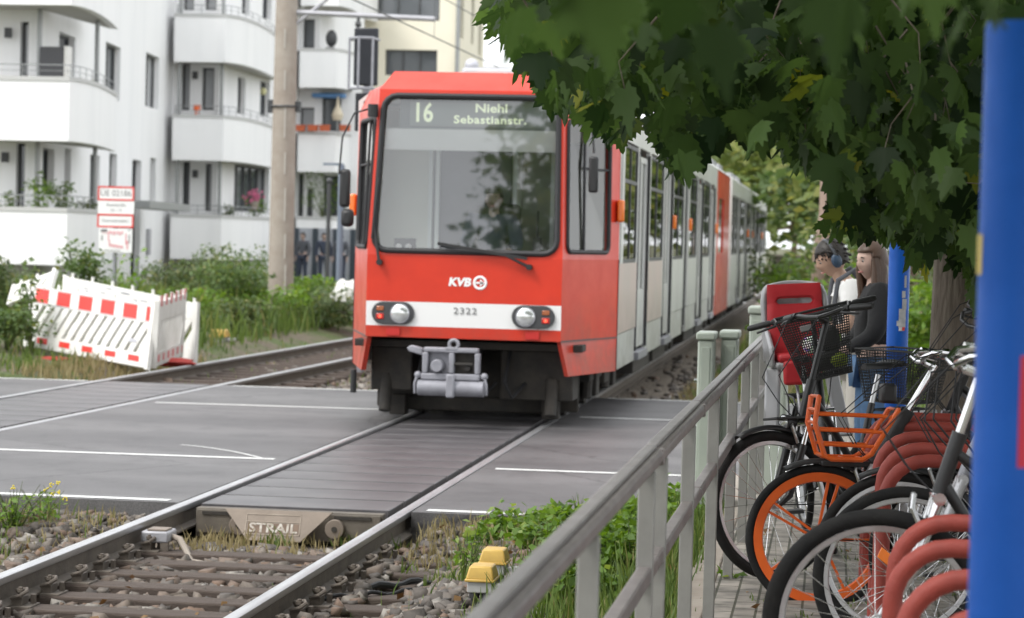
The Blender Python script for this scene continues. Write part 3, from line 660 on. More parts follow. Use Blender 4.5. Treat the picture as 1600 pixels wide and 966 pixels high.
# ------------------------------------------------------------ the red tram
TX, TY = -3.44, 22.4
def ty(y): return TY+y
HW = 1.325
def make_tram(label, y0, length, front, rear_red, name='tram'):
    t = thing(name, label, 'tram', (TX, y0, 0))
    def X(x): return TX+x
    RED = M_['red_paint']; WH = M_['side_paint']
    cab = 1.42 if front else .3
    # ---- cab shell
    if front:
        def lev(z):     # front y, front half width, side half width
            k = sstep(1.62, 3.14, z); lean = .2*max(0, (z-1.62)/1.52)
            return y0+lean + (.03*max(0, 1.17-z)), .925-.045*k, HW-.012*k
        wA, wB = 1.64, 3.11
        def P(s, z, w=None): yf, hf, hs = lev(z); return Vector((X(s*(hf if w is None else w)), yf, z))
        def S(s, z, y=None): yf, hf, hs = lev(z); return Vector((X(s*hs), y0+cab if y is None else y, z))
        mb = MB(); zl = [.83,.935,1.165,1.60]
        for a, b in zip(zl, zl[1:]):
            if abs(a-.935) < 1e-6: continue
            mb.quad(P(-1,a), P(1,a), P(1,b), P(-1,b))
        I = mb.hole_panel(P(-1,1.60), P(1,1.60), P(1,3.17), P(-1,3.17), .028, .972, .028, .962, .13, (0,.07,.0))
        # cap above the windscreen
        yc, hf, hs = lev(3.17); 
        c0, c1 = P(-1,3.17), P(1,3.17); d0, d1 = Vector((X(-.80),y0+.52,3.36)), Vector((X(.80),y0+.52,3.36))
        e0, e1 = Vector((X(-1.22),y0+1.42,3.215)), Vector((X(1.22),y0+1.42,3.215)); f0, f1 = Vector((X(-.8),y0+1.42,3.42)), Vector((X(.8),y0+1.42,3.42))
        mb.quad(c0, c1, d1, d0); mb.quad(d0, d1, f1, f0); 
        S0, S1 = S(-1,3.05), S(1,3.05)
        for s, c, d, e, f in ((-1,c0,d0,e0,f0),(1,c1,d1,e1,f1)):
            q = [c, d, f, e] ; mb.add(q if s < 0 else q[::-1], [(0,1,2,3)])
            q = [c, e, S(s,3.0)]
            yf = P(s,3.0); q = [yf, c, e, S(s,3.0)]; mb.add(q if s < 0 else q[::-1], [(0,1,2,3)])
            # side of the cab: skirt, belt, window panel
            q = [P(s,.83), P(s,1.60), S(s,1.60), S(s,.83)]; mb.add(q, [(0,1,2,3)])
            A_, B_ = P(s,1.60), S(s,1.60); C2, D2 = S(s,3.0), P(s,3.0)
            mb.hole_panel(A_, B_, C2, D2, .07, .80, .05, .93, .07, (-s*.04,.02,0))
            # lower skirt
            q = [Vector((X(s*.92),y0+.06,.83)), Vector((X(s*.99),y0+.16,.50)), Vector((X(s*HW),y0+cab,.50)), Vector((X(s*HW),y0+cab,.83))]
            mb.add(q, [(0,1,2,3)]); q2 = [p+Vector((-s*.04,.03,0)) for p in q]; mb.add(q2, [(3,2,1,0)])
            mb.add([q[0],q[1],q2[1],q2[0]], [(0,1,2,3)]); mb.add([q[1],q[2],q2[2],q2[1]], [(0,1,2,3)])
        a = [P(-1,.83), P(1,.83)]; mb.quad(a[0], a[1], a[1]+Vector((0,.12,0)), a[0]+Vector((0,.12,0)))
        body = mb.build('cab_shell', RED, t, smooth=20)
        # seam line on the cab skirt, tail panels
        mb = MB(); mb.quad(P(-1,.935), P(1,.935), P(1,1.165), P(-1,1.165)); mb.build('front_band', M_['white_paint'], t)
        for s in (-1,1):
            mb = MB(); mb.box((X(s*.66),y0-.002,.88),(.13,.012,.07)); mb.build('step_flap', mat('flap_red', (.5,.02,.015), rough=.5), t, bevel=.003)
        # black rubber seal round the windscreen and the pane
        mb = MB(); mb.tube([p+Vector((0,-.004,0)) for p in I], .028, 8, closed=True); fr = mb.build('windscreen', M_['dark_rubber'], t)
        mb = MB(); mb.add([p+Vector((0,.02,0)) for p in I], [tuple(range(len(I)))]); mb.build('pane', M_['windscreen'], fr, smooth=0)
        for s in (-1,1):
            A_, B_, C2, D2 = P(s,1.60), S(s,1.60), S(s,3.0), P(s,3.0)
            mb = MB(); dm = MB()
            I2 = dm.hole_panel(A_, B_, C2, D2, .07, .80, .05, .93, .07)
            mb.tube([p+Vector((s*.004,-.002,0)) for p in I2], .022, 8, closed=True)
            p1 = A_.lerp(B_,.36); p2 = D2.lerp(C2,.36); mb.cyl(p1.lerp(p2,.06), p1.lerp(p2,.92), .014, 6)
            p1 = A_.lerp(D2,.62); p2 = B_.lerp(C2,.62); mb.cyl(p1.lerp(p2,.36), p1.lerp(p2,.79), .012, 6)
            f2 = mb.build('side_window', M_['dark_rubber'], t)
            mb = MB(); mb.add([p+Vector((-s*.012,.004,0)) for p in I2], [tuple(range(len(I2)))]); mb.build('pane', M_['glass'], f2, smooth=0)
        for s in (-1,1):
            mb = MB(); q = [P(s,.832)+Vector((s*.003,-.002,0)), S(s,.832)+Vector((s*.003,0,0))]; mb.bar(q[0], q[1], .006, .012); q = [S(s,.5)+Vector((s*.003,.0,0)), S(s,1.6)+Vector((s*.003,.0,0))]; mb.bar(q[0], q[1], .006, .012, up=(0,1,0)); islands(mb, 'panel_joint', M_['frame_dark'], t)
        # ---- lamps in their dark oval housings
        for s in (-1,1):
            cx = s*.665; z = 1.055; yy = y0-.012
            sh = [(cx+s_*.095+.108*math.cos(a), .108*math.sin(a)) for s_, rg in ((1, range(-90,91,18)),(-1, range(90,271,18))) for a in [R(k) for k in rg]]
            mb = MB(); mb.plate([(u,v) for u,v in sh], (X(0),yy,z), (1,0,0), (0,0,1), .03); hl = mb.build('headlight', M_['frame_dark'], t, bevel=.008)
            li = cx-s*.07
            mb = MB(); mb.cyl((X(li),yy-.02,z),(X(li),yy-.028,z),.094,28); mb.build('rim', M_['grey_steel'], hl)
            mb = MB(); mb.ball((X(li),yy-.024,z),(.086,.02,.086),24,10); mb.build('lens', M_['lens'], hl, smooth=180)
            lo = cx+s*.12
            mb = MB(); mb.box((X(lo),yy-.018,z+.042),(.07,.012,.044)); mb.build('indicator_lamp', M_['amber_off'], hl, bevel=.006)
            mb = MB(); mb.box((X(lo),yy-.018,z-.032),(.075,.012,.055)); mb.build('tail_lamp', M_['tail'], hl, bevel=.006)
            mb = MB(); mb.ball((X(lo),yy-.022,z-.032),(.016,.006,.016),12,6); mb.build('lamp_glow', M_['tail_on'], hl)
        # ---- number and emblem
        mm = facing((X(.02),y0-.003,1.09),(1,0,0),(0,0,1)); text_mesh('fleet_number', '2322', .085, M_['lettering_grey'], mm, t, .001, sx=1.25, spacing=1.1)
        mm = facing((X(-.035),y0-.004,1.36),(1,0,0),(0,0,1)); 
        sh = Matrix.Identity(4); sh[0][1] = .18
        text_mesh('emblem_letters', 'KVB', .105, M_['lettering_white'], mm @ sh, t, .001, sx=1.1, bold=.005)
        mb = MB(); mb.torus((X(.155),y0-.004,1.36),(0,1,0),.055,.012,32,8,.3); mb.build('emblem_ring', M_['lettering_white'], t)
        mb = MB(); mb.box((X(.15),y0-.004,1.36),(.07,.006,.018)); mb.plate([(0,-.035),(.045,0),(0,.035)], (X(.155),y0-.004,1.36),(1,0,0),(0,0,1),.006); mb.build('emblem_arrow', M_['lettering_white'], t)
        # ---- wipers
        for (a, b, c) in (((-.80,1.53),(-.87,1.9),(-.84,2.32)), ((.62,1.52),(.38,1.63),(-.25,1.72))):
            mb = MB(); yy = lambda z: y0-.055+.132*max(0, z-1.62)
            pa, pb, pc = [Vector((X(u), yy(z), z)) for u, z in (a,b,c)]
            mb.cyl(pa+Vector((0,.06,0)), pa-Vector((0,.015,0)), .028, 10); mb.tube([pa, pb], [.016,.01], 6); mb.bar(pb.lerp(pc,-.35), pc, .012, .03); mb.build('wiper', M_['plastic_black'], t)
        # ---- exterior mirrors on their arms
        mb = MB(); mb.tube([(X(-.98),y0+.2,2.98),(X(-1.10),y0+.1,2.93),(X(-1.2),y0+.05,2.7),(X(-1.22),y0+.03,2.35)], .009, 7); mb.cyl((X(-.93),y0+.14,2.90),(X(-.93),y0+.14,3.02),.05,10)
        ma = mb.build('mirror_arm', M_['plastic_black'], t)
        mb = MB(); mb.box((X(-1.17),y0+.08,2.22),(.10,.09,.36)); mb.build('mirror', M_['plastic_black'], ma, bevel=.03)
        mb = MB(); mb.box((X(-1.14),y0+.08,1.94),(.12,.1,.17)); mb.build('wide_mirror', M_['plastic_black'], ma, bevel=.04)
        mb = MB(); mb.tube([(X(1.06),y0+.28,2.85),(X(1.16),y0+.18,2.8),(X(1.18),y0+.15,2.6)], .012, 7); ma = mb.build('mirror_arm', M_['plastic_black'], t)
        mb = MB(); mb.box((X(1.18),y0+.15,2.4),(.09,.05,.34)); mb.build('mirror', M_['plastic_black'], ma, bevel=.02)
        # ---- interior of the cab
        lg = mat('cab_lining', (.66,.70,.64), rough=.7)
        mb = MB(); mb.bb(X(-1.2),X(1.2),y0+1.75,y0+1.79,.9,3.15); mb.prism([(X(-.84),y0+.3),(X(.84),y0+.3),(X(1.18),y0+1.74),(X(-1.18),y0+1.74)],3.10,3.12); mb.prism([(X(-.85),y0+.1),(X(.85),y0+.1),(X(1.2),y0+1.74),(X(-1.2),y0+1.74)],.86,.9); mb.build('cab_wall', lg, t)
        mb = MB(); mb.bb(X(.3),X(.95),y0+1.72,y0+1.745,1.0,2.75); mb.build('cab_door', mat('cab_door', (.2,.22,.19), rough=.6), t, bevel=.01)
        mb = MB(); mb.bb(X(-.6),X(.2),y0+1.72,y0+1.745,1.55,2.7); mb.build('cab_window', mat('cab_curtain', (.075,.08,.10), (.05,.055,.065), rough=.3, scale=3), t)
        mb = MB()
        for x in (-.62,-.55,.24,.62): mb.bb(X(x-.02),X(x+.02),y0+1.68,y0+1.715,.9,3.1)
        islands(mb, 'cab_post', mat('cab_post', (.6,.66,.66), rough=.4), t)
        mb = MB(); mb.bb(X(-.86),X(.86),y0+.1,y0+.5,1.45,1.60); mb.bb(X(-.86),X(.86),y0+.45,y0+.55,.9,1.5); mb.build('console', mat('console', (.28,.29,.3), rough=.6), t, bevel=.02)
        mb = MB(); mb.bb(X(-.70),X(-.50),y0+.14,y0+.22,1.61,1.76); mb.bb(X(.62),X(.70),y0+.2,y0+.26,1.6,1.8); mb.cyl((X(.66),y0+.22,1.6),(X(.66),y0+.22,2.05),.012,6); mb.build('instrument', M_['plastic_black'], t, bevel=.01)
        mb = MB(); mb.cyl((X(-.65),y0+.135,1.68),(X(-.65),y0+.13,1.68),.03,12); mb.cyl((X(-.56),y0+.135,1.68),(X(-.56),y0+.13,1.68),.03,12); mb.build('gauge', M_['white_paint'], t)
        mb = MB(); mb.bb(X(-.84),X(.84),y0+.22,y0+.235,2.60,2.80); mb.build('sun_blind', mat('sun_blind', (.8,.79,.77), rough=.8), t)
        mb = MB(); mb.bb(X(-.70),X(.80),y0+.30,y0+.42,2.80,3.09); db = mb.build('destination_display', mat('display_box', (.20,.21,.21), rough=.5), t)
        mb = MB(); mb.bb(X(-.60),X(.70),y0+.292,y0+.299,2.83,3.06); mb.build('display_panel', mat('display_panel', (.30,.32,.31), rough=.5), db)
        led = emis('led_text', (.8,.86,.6), .22)
        text_mesh('route_number', '16', .25, led, facing((X(-.475),y0+.288,2.95),(1,0,0),(0,0,1)), db, .001, sx=.8, bold=.006)
        text_mesh('destination_text', 'Niehl', .115, led, facing((X(.18),y0+.288,3.005),(1,0,0),(0,0,1)), db, .001, sx=1.25, bold=.003)
        text_mesh('destination_text', 'Sebastianstr.', .105, led, facing((X(.17),y0+.288,2.895),(1,0,0),(0,0,1)), db, .001, sx=1.2, bold=.003, spacing=1.08)
        # driver's seat
        mb = MB(); mb.box((X(.12),y0+1.35,1.75),(.46,.12,.75)); mb.box((X(.12),y0+1.1,1.3),(.46,.45,.12)); mb.build('driver_seat', M_['dark_rubber'], t, bevel=.05)
    # ---- long sides
    y1 = y0+cab; yE = y0+length
    segs = []       # (kind, from, to) measured from the front
    pat = [('w',1.5,1.62),('w',1.9,3.55),('d',3.7,5.15),('w',5.35,7.55),('d',7.75,9.2),('w',9.4,11.6),('b',11.8,12.7),('w',12.95,14.9),('d',15.1,16.5),('w',16.7,18.7),('d',18.9,20.3)]
    if not front: pat = [('w',.5,2.0)]+pat[1:]
    if rear_red: pat += [('r',21.0,length-.05)]
    else: pat += [('w',20.6,22.6),('w',22.9,24.9)]
    for s in (-1,1):
        xo = X(s*HW); low = MB(); up = MB(); pil = MB(); redm = MB(); skirt = MB()
        cur = cab
        edges = [p for p in pat if p[1] >= cab-.01]
        pink_reflect = MB()
        for i, (k, a, b) in enumerate(edges):
            (pil if True else low).bb(xo-s*.05, xo, y0+cur, y0+a, 1.56, 2.80)
            tgt = pink_reflect if (y0+a < 28.5 and front) else low
            tgt.bb(xo-s*.05, xo-s*.001, y0+cur, y0+a, .86, 1.56); skirt.bb(xo-s*.05, xo-s*.012, y0+cur, y0+a, .50, .85)
            if k == 'w':
                tgt.bb(xo-s*.05, xo-s*.001, y0+a, y0+b, .86, 1.56); skirt.bb(xo-s*.05, xo-s*.012, y0+a, y0+b, .50, .85)
                mb = MB()
                for q in (a, (a+b)/2-.02, b-.04): mb.bb(xo-s*.03, xo-s*.006, y0+q, y0+q+.04, 1.6, 2.78)
                mb.bb(xo-s*.03, xo-s*.006, y0+a+.04, y0+b-.04, 2.74, 2.78); mb.bb(xo-s*.03, xo-s*.006, y0+a+.04, y0+b-.04, 1.56, 1.60); mb.bb(xo-s*.03, xo-s*.006, y0+a+.04, y0+b-.04, 2.38, 2.42)
                wn = mb.build('window', M_['frame_dark'], t)
                mb = MB(); mb.bb(xo-s*.022, xo-s*.017, y0+a+.005, y0+b-.005, 1.57, 2.77); mb.build('pane', M_['glass'], wn)
            elif k == 'd':
                mb = MB(); mid = (a+b)/2
                for q0, q1 in ((a+.03, mid-.015), (mid+.015, b-.03)):
                    mb.bb(xo-s*.07, xo-s*.03, y0+q0, y0+q0+.07, .62, 2.72); mb.bb(xo-s*.07, xo-s*.03, y0+q1-.07, y0+q1, .62, 2.72)
                    mb.bb(xo-s*.07, xo-s*.03, y0+q0+.07, y0+q1-.07, .62, 1.25); mb.bb(xo-s*.07, xo-s*.03, y0+q0+.07, y0+q1-.07, 2.66, 2.72)
                dr = mb.build('door', WH, t)
                mb = MB(); mb.bb(xo-s*.053, xo-s*.048, y0+a+.1, y0+mid-.08, 1.26, 2.65); mb.bb(xo-s*.053, xo-s*.048, y0+mid+.08, y0+b-.1, 1.26, 2.65); islands(mb, 'door_pane', M_['glass'], dr)
                mb = MB(); mb.bb(xo-s*.02, xo+s*.006, y0+a-.02, y0+a+.028, .6, 2.76); mb.bb(xo-s*.02, xo+s*.006, y0+b-.028, y0+b+.02, .6, 2.76); islands(mb, 'door_seal', M_['dark_rubber'], dr)
                mb = MB(); mb.bb(xo-s*.1, xo+s*.03, y0+a+.1, y0+b-.1, .50, .58); mb.build('door_step', M_['grey_steel'], t)
            elif k == 'b':
                mb = MB(); n = 9
                for q in range(n):
                    yy = y0+a+(b-a)*(q+.5)/n; mb.bb(xo-s*.09, xo-s*(.02 if q % 2 else .045), yy-(b-a)/n*.5, yy+(b-a)/n*.5, .6, 2.95)
                mb.build('bellows', M_['dark_rubber'], t)
            elif k == 'r':
                redm.bb(xo-s*.05, xo+s*.003, y0+a, y0+b, .50, 1.62); redm.bb(xo-s*.05, xo+s*.003, y0+a, y0+a+.7, 1.62, 2.62); redm.bb(xo-s*.05, xo+s*.003, y0+a+2.6, y0+b, 1.62, 2.62); redm.bb(xo-s*.05, xo+s*.003, y0+a, y0+b, 2.62, 3.1)
                mb = MB(); mb.bb(xo-s*.04, xo-s*.02, y0+a+.7, y0+a+2.6, 1.62, 2.62); mb.build('cab_side_window', M_['window_glass'], t)
            cur = b
        if edges[-1][0] != 'r':
            low.bb(xo-s*.05, xo, y0+cur, yE, .86, 1.56); pil.bb(xo-s*.05, xo, y0+cur, yE, 1.56, 2.80); skirt.bb(xo-s*.05, xo-s*.012, y0+cur, yE, .50, .85)
        up.bb(xo-s*.05, xo-s*.0005, y1, (yE if not rear_red else y0+20.98), 2.80, 3.12)
        islands(low, 'lower_side', WH, t); up.build('roof_side', WH, t); islands(pil, 'window_pillar', WH, t)
        if pink_reflect.v: islands(pink_reflect, 'lower_side', M_['side_pink_reflection'], t)
        islands(skirt, 'skirt', WH, t)
        if redm.v: redm.build('rear_cab_side', RED, t)
        # orange side lamps
        for q in ([.72] if front else [])+[9.3, 12.85, 20.7]:
            if q < cab:
                yf, hf, hs = lev(2.0); k = q/cab; xx = X(s*(hf+(hs-hf)*.97))
                mb = MB(); mb.box((xx+s*.03,y0+cab*.95,2.08),(.07,.1,.22)); mb.build('side_indicator', M_['amber'], t, bevel=.02)
            else:
                mb = MB(); mb.box((xo+s*.02,y0+q,2.05),(.05,.09,.18)); mb.build('side_indicator', M_['amber'], t, bevel=.015)
    # ---- roof, floor, ends
    mb = MB(); pr = [(-HW,3.12),(-1.2,3.22),(-.8,3.40),(0,3.44),(.8,3.40),(1.2,3.22),(HW,3.12)]
    ya, yb = (y1, yE); n = len(pr)
    mb.add([(X(a),ya,z) for a,z in pr]+[(X(a),yb,z) for a,z in pr], [(i,i+1,n+i+1,n+i) for i in range(n-1)]+[tuple(range(n-1,-1,-1)),tuple(range(n,2*n))])
    mb.build('roof', M_['side_paint'], t, smooth=40)
    mb = MB()
    for q, l in ((4.,2.2),(7.5,1.6),(14.5,2.6),(18.,1.8)): mb.bb(X(-.7),X(.7),y0+q,y0+q+l,3.42,3.66)
    islands(mb, 'roof_box', M_['light_steel'], t, bevel=.04)
    mb = MB(); mb.bb(X(-1.27),X(1.27),y1,yE,.80,.86); mb.bb(X(-1.25),X(1.25),y1,yE,3.05,3.08); mb.build('floor', M_['cab_in'], t)
    mb = MB(); mb.bb(X(-1.27),X(1.27),yE-.05,yE,.5,3.12); mb.build('end_wall', RED if rear_red else WH, t)
    mb = MB()
    for q in range(14):
        yy = y0+2.4+q*1.3
        for s in (-1,1): mb.box((X(s*.8),yy,1.25),(.8,.45,.12)); mb.box((X(s*.8),yy+.2,1.6),(.8,.08,.75))
    islands(mb, 'passenger_seat', mat('seat_cloth', (.25,.08,.06), rough=.8), t)
    # ---- bogies
    for q in (2.9, 12.2, 21.5):
        if y0+q+1.5 > yE: continue
        mb = MB()
        for s in (-1,1):
            mb.bb(X(s*1.0-.07),X(s*1.0+.07),y0+q-1.5,y0+q+1.5,.38,.58); mb.bb(X(s*.98-.09),X(s*.98+.12),y0+q-.25,y0+q+.25,.3,.75)
            for w_ in (-.95,.95):
                mb.box((X(s*1.0),y0+q+w_,.36),(.2,.3,.28)); mb.cyl((X(s*1.0),y0+q+w_-.25,.2),(X(s*1.02),y0+q+w_-.25,.55),.06,10)
                mb.cyl((X(s*1.0),y0+q+w_+.25,.25),(X(s*1.0),y0+q+w_+.25,.6),.07,10)
        mb.bb(X(-1.0),X(1.0),y0+q-.2,y0+q+.2,.4,.6)
        bo = mb.build('bogie', M_['under_metal'], t, bevel=.012)
        for w_ in (-.95,.95):
            for s in (-1,1):
                mb = MB(); mb.cyl((X(s*.725-.06),y0+q+w_,.35),(X(s*.725+.06),y0+q+w_,.35),.345,36); mb.cyl((X(s*.66-.02),y0+q+w_,.35),(X(s*.66+.02),y0+q+w_,.35),.37,36); mb.build('wheel', M_['under_metal'], bo, bevel=.006)
    # ---- equipment under the floor
    mb = MB(); mb.bb(X(-1.1),X(1.1),y0+.35,yE-.3,.72,.79)
    for q, l in ((5.,2.4),(8.,2.2),(14.3,2.6),(17.3,2.2)):
        for s in (-1,1): mb.bb(X(s*.5),X(s*1.2),y0+q,y0+q+l,.28,.72)
    mb.build('underframe', M_['under_metal'], t, bevel=.01)
    if front:
        mb = MB()
        mb.bb(X(-1.0),X(1.0),y0+1.05,y0+1.1,.1,.74)                 # dark bulkhead behind the coupler
        mb.bb(X(-.95),X(-.55),y0+.45,y0+.95,.3,.72); mb.bb(X(.3),X(1.0),y0+.5,y0+1.0,.24,.72)
        mb.bb(X(-.72),X(.72),y0+.98,y0+1.03,.08,.22)                 # rail guard
        mb.build('front_underbody', M_['under_metal'], t, bevel=.015)
        for s in (-1,1):
            mb = MB(); mb.cyl((X(s*.80),y0+.4,.1),(X(s*.80),y0+.5,.45),.06,12); mb.box((X(s*.75),y0+.9,.14),(.16,.2,.2)); mb.cyl((X(s*.9),y0+.6,.4),(X(s*.9),y0+1.0,.4),.05,10); mb.build('sand_pipe', M_['under_metal'], t, bevel=.01)
        mb = MB(); mb.tube([(X(-1.07),y0+.2,.5),(X(-1.07),y0+.2,.28)], .03, 8); mb.build('jack_pin', M_['plastic_black'], t)
        # hoses
        mb = MB()
        for a in range(4):
            mb.tube([(X(-.45+.28*a),y0+.5,.7),(X(-.47+.28*a),y0+.3,.42),(X(-.40+.28*a),y0+.32,.27),(X(-.3+.28*a),y0+.5,.4)], .018, 7)
        mb.build('hose', M_['dark_rubber'], t)
        # ---- coupler
        ST = M_['coupler']; cx, cz, yc = -.045, .63, y0-.32
        mb = MB(); mb.bb(X(cx-.08),X(cx+.08),yc+.1,y0+1.0,cz-.08,cz+.08); cp = mb.build('coupler', M_['under_metal'], t, bevel=.02)
        def Q(u, v): return (u, v)
        mb = MB()       # head plate: a frame round two openings
        for (a,b,c,d_) in ((-.26,.25,.085,.13),(-.28,.27,-.17,-.11),(-.27,-.215,-.11,.085),(.22,.265,-.11,.085),(-.02,.03,-.11,.085)): mb.bb(X(cx+a),X(cx+b),yc-.05,yc+.05,cz+c,cz+d_)
        mb.build('coupler_head', ST, cp, bevel=.012)
        mb = MB(); mb.bb(X(cx-.215),X(cx-.02),yc+.02,yc+.06,cz-.11,cz+.085); mb.cyl((X(cx-.13),yc-.09,cz-.04),(X(cx-.13),yc+.04,cz-.04),.055,16,.07); mb.build('cone', ST, cp, bevel=.006)
        mb = MB(); mb.bb(X(cx+.03),X(cx+.22),yc+.02,yc+.06,cz-.11,cz+.085); mb.cyl((X(cx-.02),yc-.03,cz-.02),(X(cx+.2),yc-.03,cz-.02),.016,8); mb.cyl((X(cx+.15),yc-.03,cz-.05),(X(cx+.15),yc+.03,cz-.05),.03,10); mb.build('funnel', M_['under_metal'], cp)
        mb = MB(); mb.torus((X(cx+.02),yc-.03,cz+.16),(0,1,0),.042,.018,20,8); mb.box((X(cx),yc-.03,cz+.11),(.12,.04,.05)); mb.build('lifting_eye', ST, cp, bevel=.006)
        mb = MB(); mb.plate([(-.27,.05),(-.27,.12),(-.38,.145),(-.42,.12),(-.40,.085)], (X(cx),yc,cz), (1,0,0), (0,0,1), .07); mb.build('guide_horn', ST, cp, bevel=.01)
        mb = MB(); mb.cyl((X(cx-.31),yc-.01,cz-.245),(X(cx+.31),yc-.01,cz-.245),.075,24); mb.build('contact_box', ST, cp, bevel=.008)
        mb = MB(); mb.bb(X(cx-.035),X(cx+.045),yc-.105,yc-.075,cz-.33,cz-.11); mb.build('latch', ST, cp, bevel=.015)
        for s in (-1,1):
            mb = MB(); mb.ball((X(cx+s*.31),yc-.02,cz-.13),.035,10,7); mb.tube([(X(cx+s*.31),yc-.03,cz-.13),(X(cx+s*.335),yc-.05,cz-.2),(X(cx+s*.335),yc-.03,cz-.3)], .012, 7); mb.build('hook', ST, cp)
    return t
defm('coupler', (.31,.31,.345), (.24,.24,.265), rough=.55, metal=.15, scale=8, bump=.1)
M_['cab_in'] = mat('cab_in', (.75,.75,.72), rough=.7)
M_['amber'] = mat('amber', (.85,.2,.02), rough=.25, coat=.5)
M_['amber_off'] = mat('amber_off', (.34,.10,.035), rough=.25, coat=.5)
M_['tail'] = mat('tail', (.4,.02,.015), rough=.25, coat=.5)
M_['tail_on'] = emis('tail_on', (1,.06,.03), 1.6)
M_['lens'] = mat('lens', (.78,.8,.8), (.6,.62,.62), rough=.12, metal=.7, scale=14, coat=1)
make_tram('red fronted tram with white number band and destination board, arriving on the near track', TY, 26.1, True, True)
make_tram('pale second tram car coupled behind the red tail of the first', TY+26.9, 25.5, False, False)
# ------------------------------------------------------------ white apartment house along the tracks, cream house behind
def wall_pt(px, py, A, B):
    """meets the vertical plane through A and B: distance from A along AB, height"""
    d = wd(px, py); a = Vector((A[0],A[1])); u = Vector((B[0]-A[0],B[1]-A[1])).normalized(); nrm = Vector((-u.y,u.x))
    k = a.dot(nrm)/(d.x*nrm.x+d.y*nrm.y); p = EYE+d*k
    return (Vector((p.x,p.y))-a).dot(u), p.z
def wall(parent, A, B, z0, z1, ops, m, depth=.22, out=1, name='wall'):
    """wall with real openings; ops = (u0,u1,z0,z1,kind)"""
    a = Vector((A[0],A[1],0)); u = (Vector((B[0],B[1],0))-a); Lg = u.length; u.normalize(); n = Vector((u.y,-u.x,0))*out  # n points to the street
    us = sorted({0, Lg, *[c for o in ops for c in o[:2]]}); zs_ = sorted({z0, z1, *[c for o in ops for c in o[2:4]]})
    mb = MB()
    def P(s, z, d=0): return a+u*s+Vector((0,0,z))-n*d
    for i in range(len(us)-1):
        for j in range(len(zs_)-1):
            c, z = (us[i]+us[i+1])/2, (zs_[j]+zs_[j+1])/2
            if any(o[0] < c < o[1] and o[2] < z < o[3] for o in ops): continue
            mb.quad(P(us[i],zs_[j]), P(us[i+1],zs_[j]), P(us[i+1],zs_[j+1]), P(us[i],zs_[j+1]))
    for o in ops:
        q = [(o[0],o[2]),(o[1],o[2]),(o[1],o[3]),(o[0],o[3])]
        for i in range(4):
            b, c = q[i], q[(i+1)%4]; mb.quad(P(*b), P(*c), P(*c,depth), P(*b,depth))
    w = mb.build(name, m, parent, smooth=0)
    for o in ops:
        kind = o[4] if len(o) > 4 else 'w'; f = .06; mb = MB(); u0,u1,a0,a1 = o[:4]
        def fb(s0,s1,h0,h1):
            mb.add([P(s0,h0,depth-.05),P(s1,h0,depth-.05),P(s1,h1,depth-.05),P(s0,h1,depth-.05),P(s0,h0,depth+.02),P(s1,h0,depth+.02),P(s1,h1,depth+.02),P(s0,h1,depth+.02)], [(0,1,2,3),(7,6,5,4),(0,4,5,1),(1,5,6,2),(2,6,7,3),(3,7,4,0)])
        fb(u0,u0+f,a0,a1); fb(u1-f,u1,a0,a1); fb(u0+f,u1-f,a1-f,a1); fb(u0+f,u1-f,a0,a0+f)
        n_m = max(0, round((u1-u0)/1.4)-(0 if kind == 'wide' else 1)) if kind != 'd' else 0
        for k in range(1, n_m+1): c = u0+(u1-u0)*k/(n_m+1); fb(c-f/2,c+f/2,a0+f,a1-f)
        if kind == 'w' and random.random() < .35: kind = 'c'
        fr = mb.build('door' if kind == 'd' else 'window', M_['frame_dark'], parent, smooth=0)
        mb = MB(); mb.quad(P(u0+.01,a0+.01,depth), P(u1-.01,a0+.01,depth), P(u1-.01,a1-.01,depth), P(u0+.01,a1-.01,depth)); mb.build('pane', M_['window_glass'] if kind != 'c' else M_['curtain_glass'], fr, smooth=0)
    return w
m, nt, p = new_mat('curtain_glass'); p.inputs['Base Color'].default_value = (.34,.35,.36,1); p.inputs['Roughness'].default_value = .1; p.inputs['Specular IOR Level'].default_value = .9
M_['curtain_glass'] = m
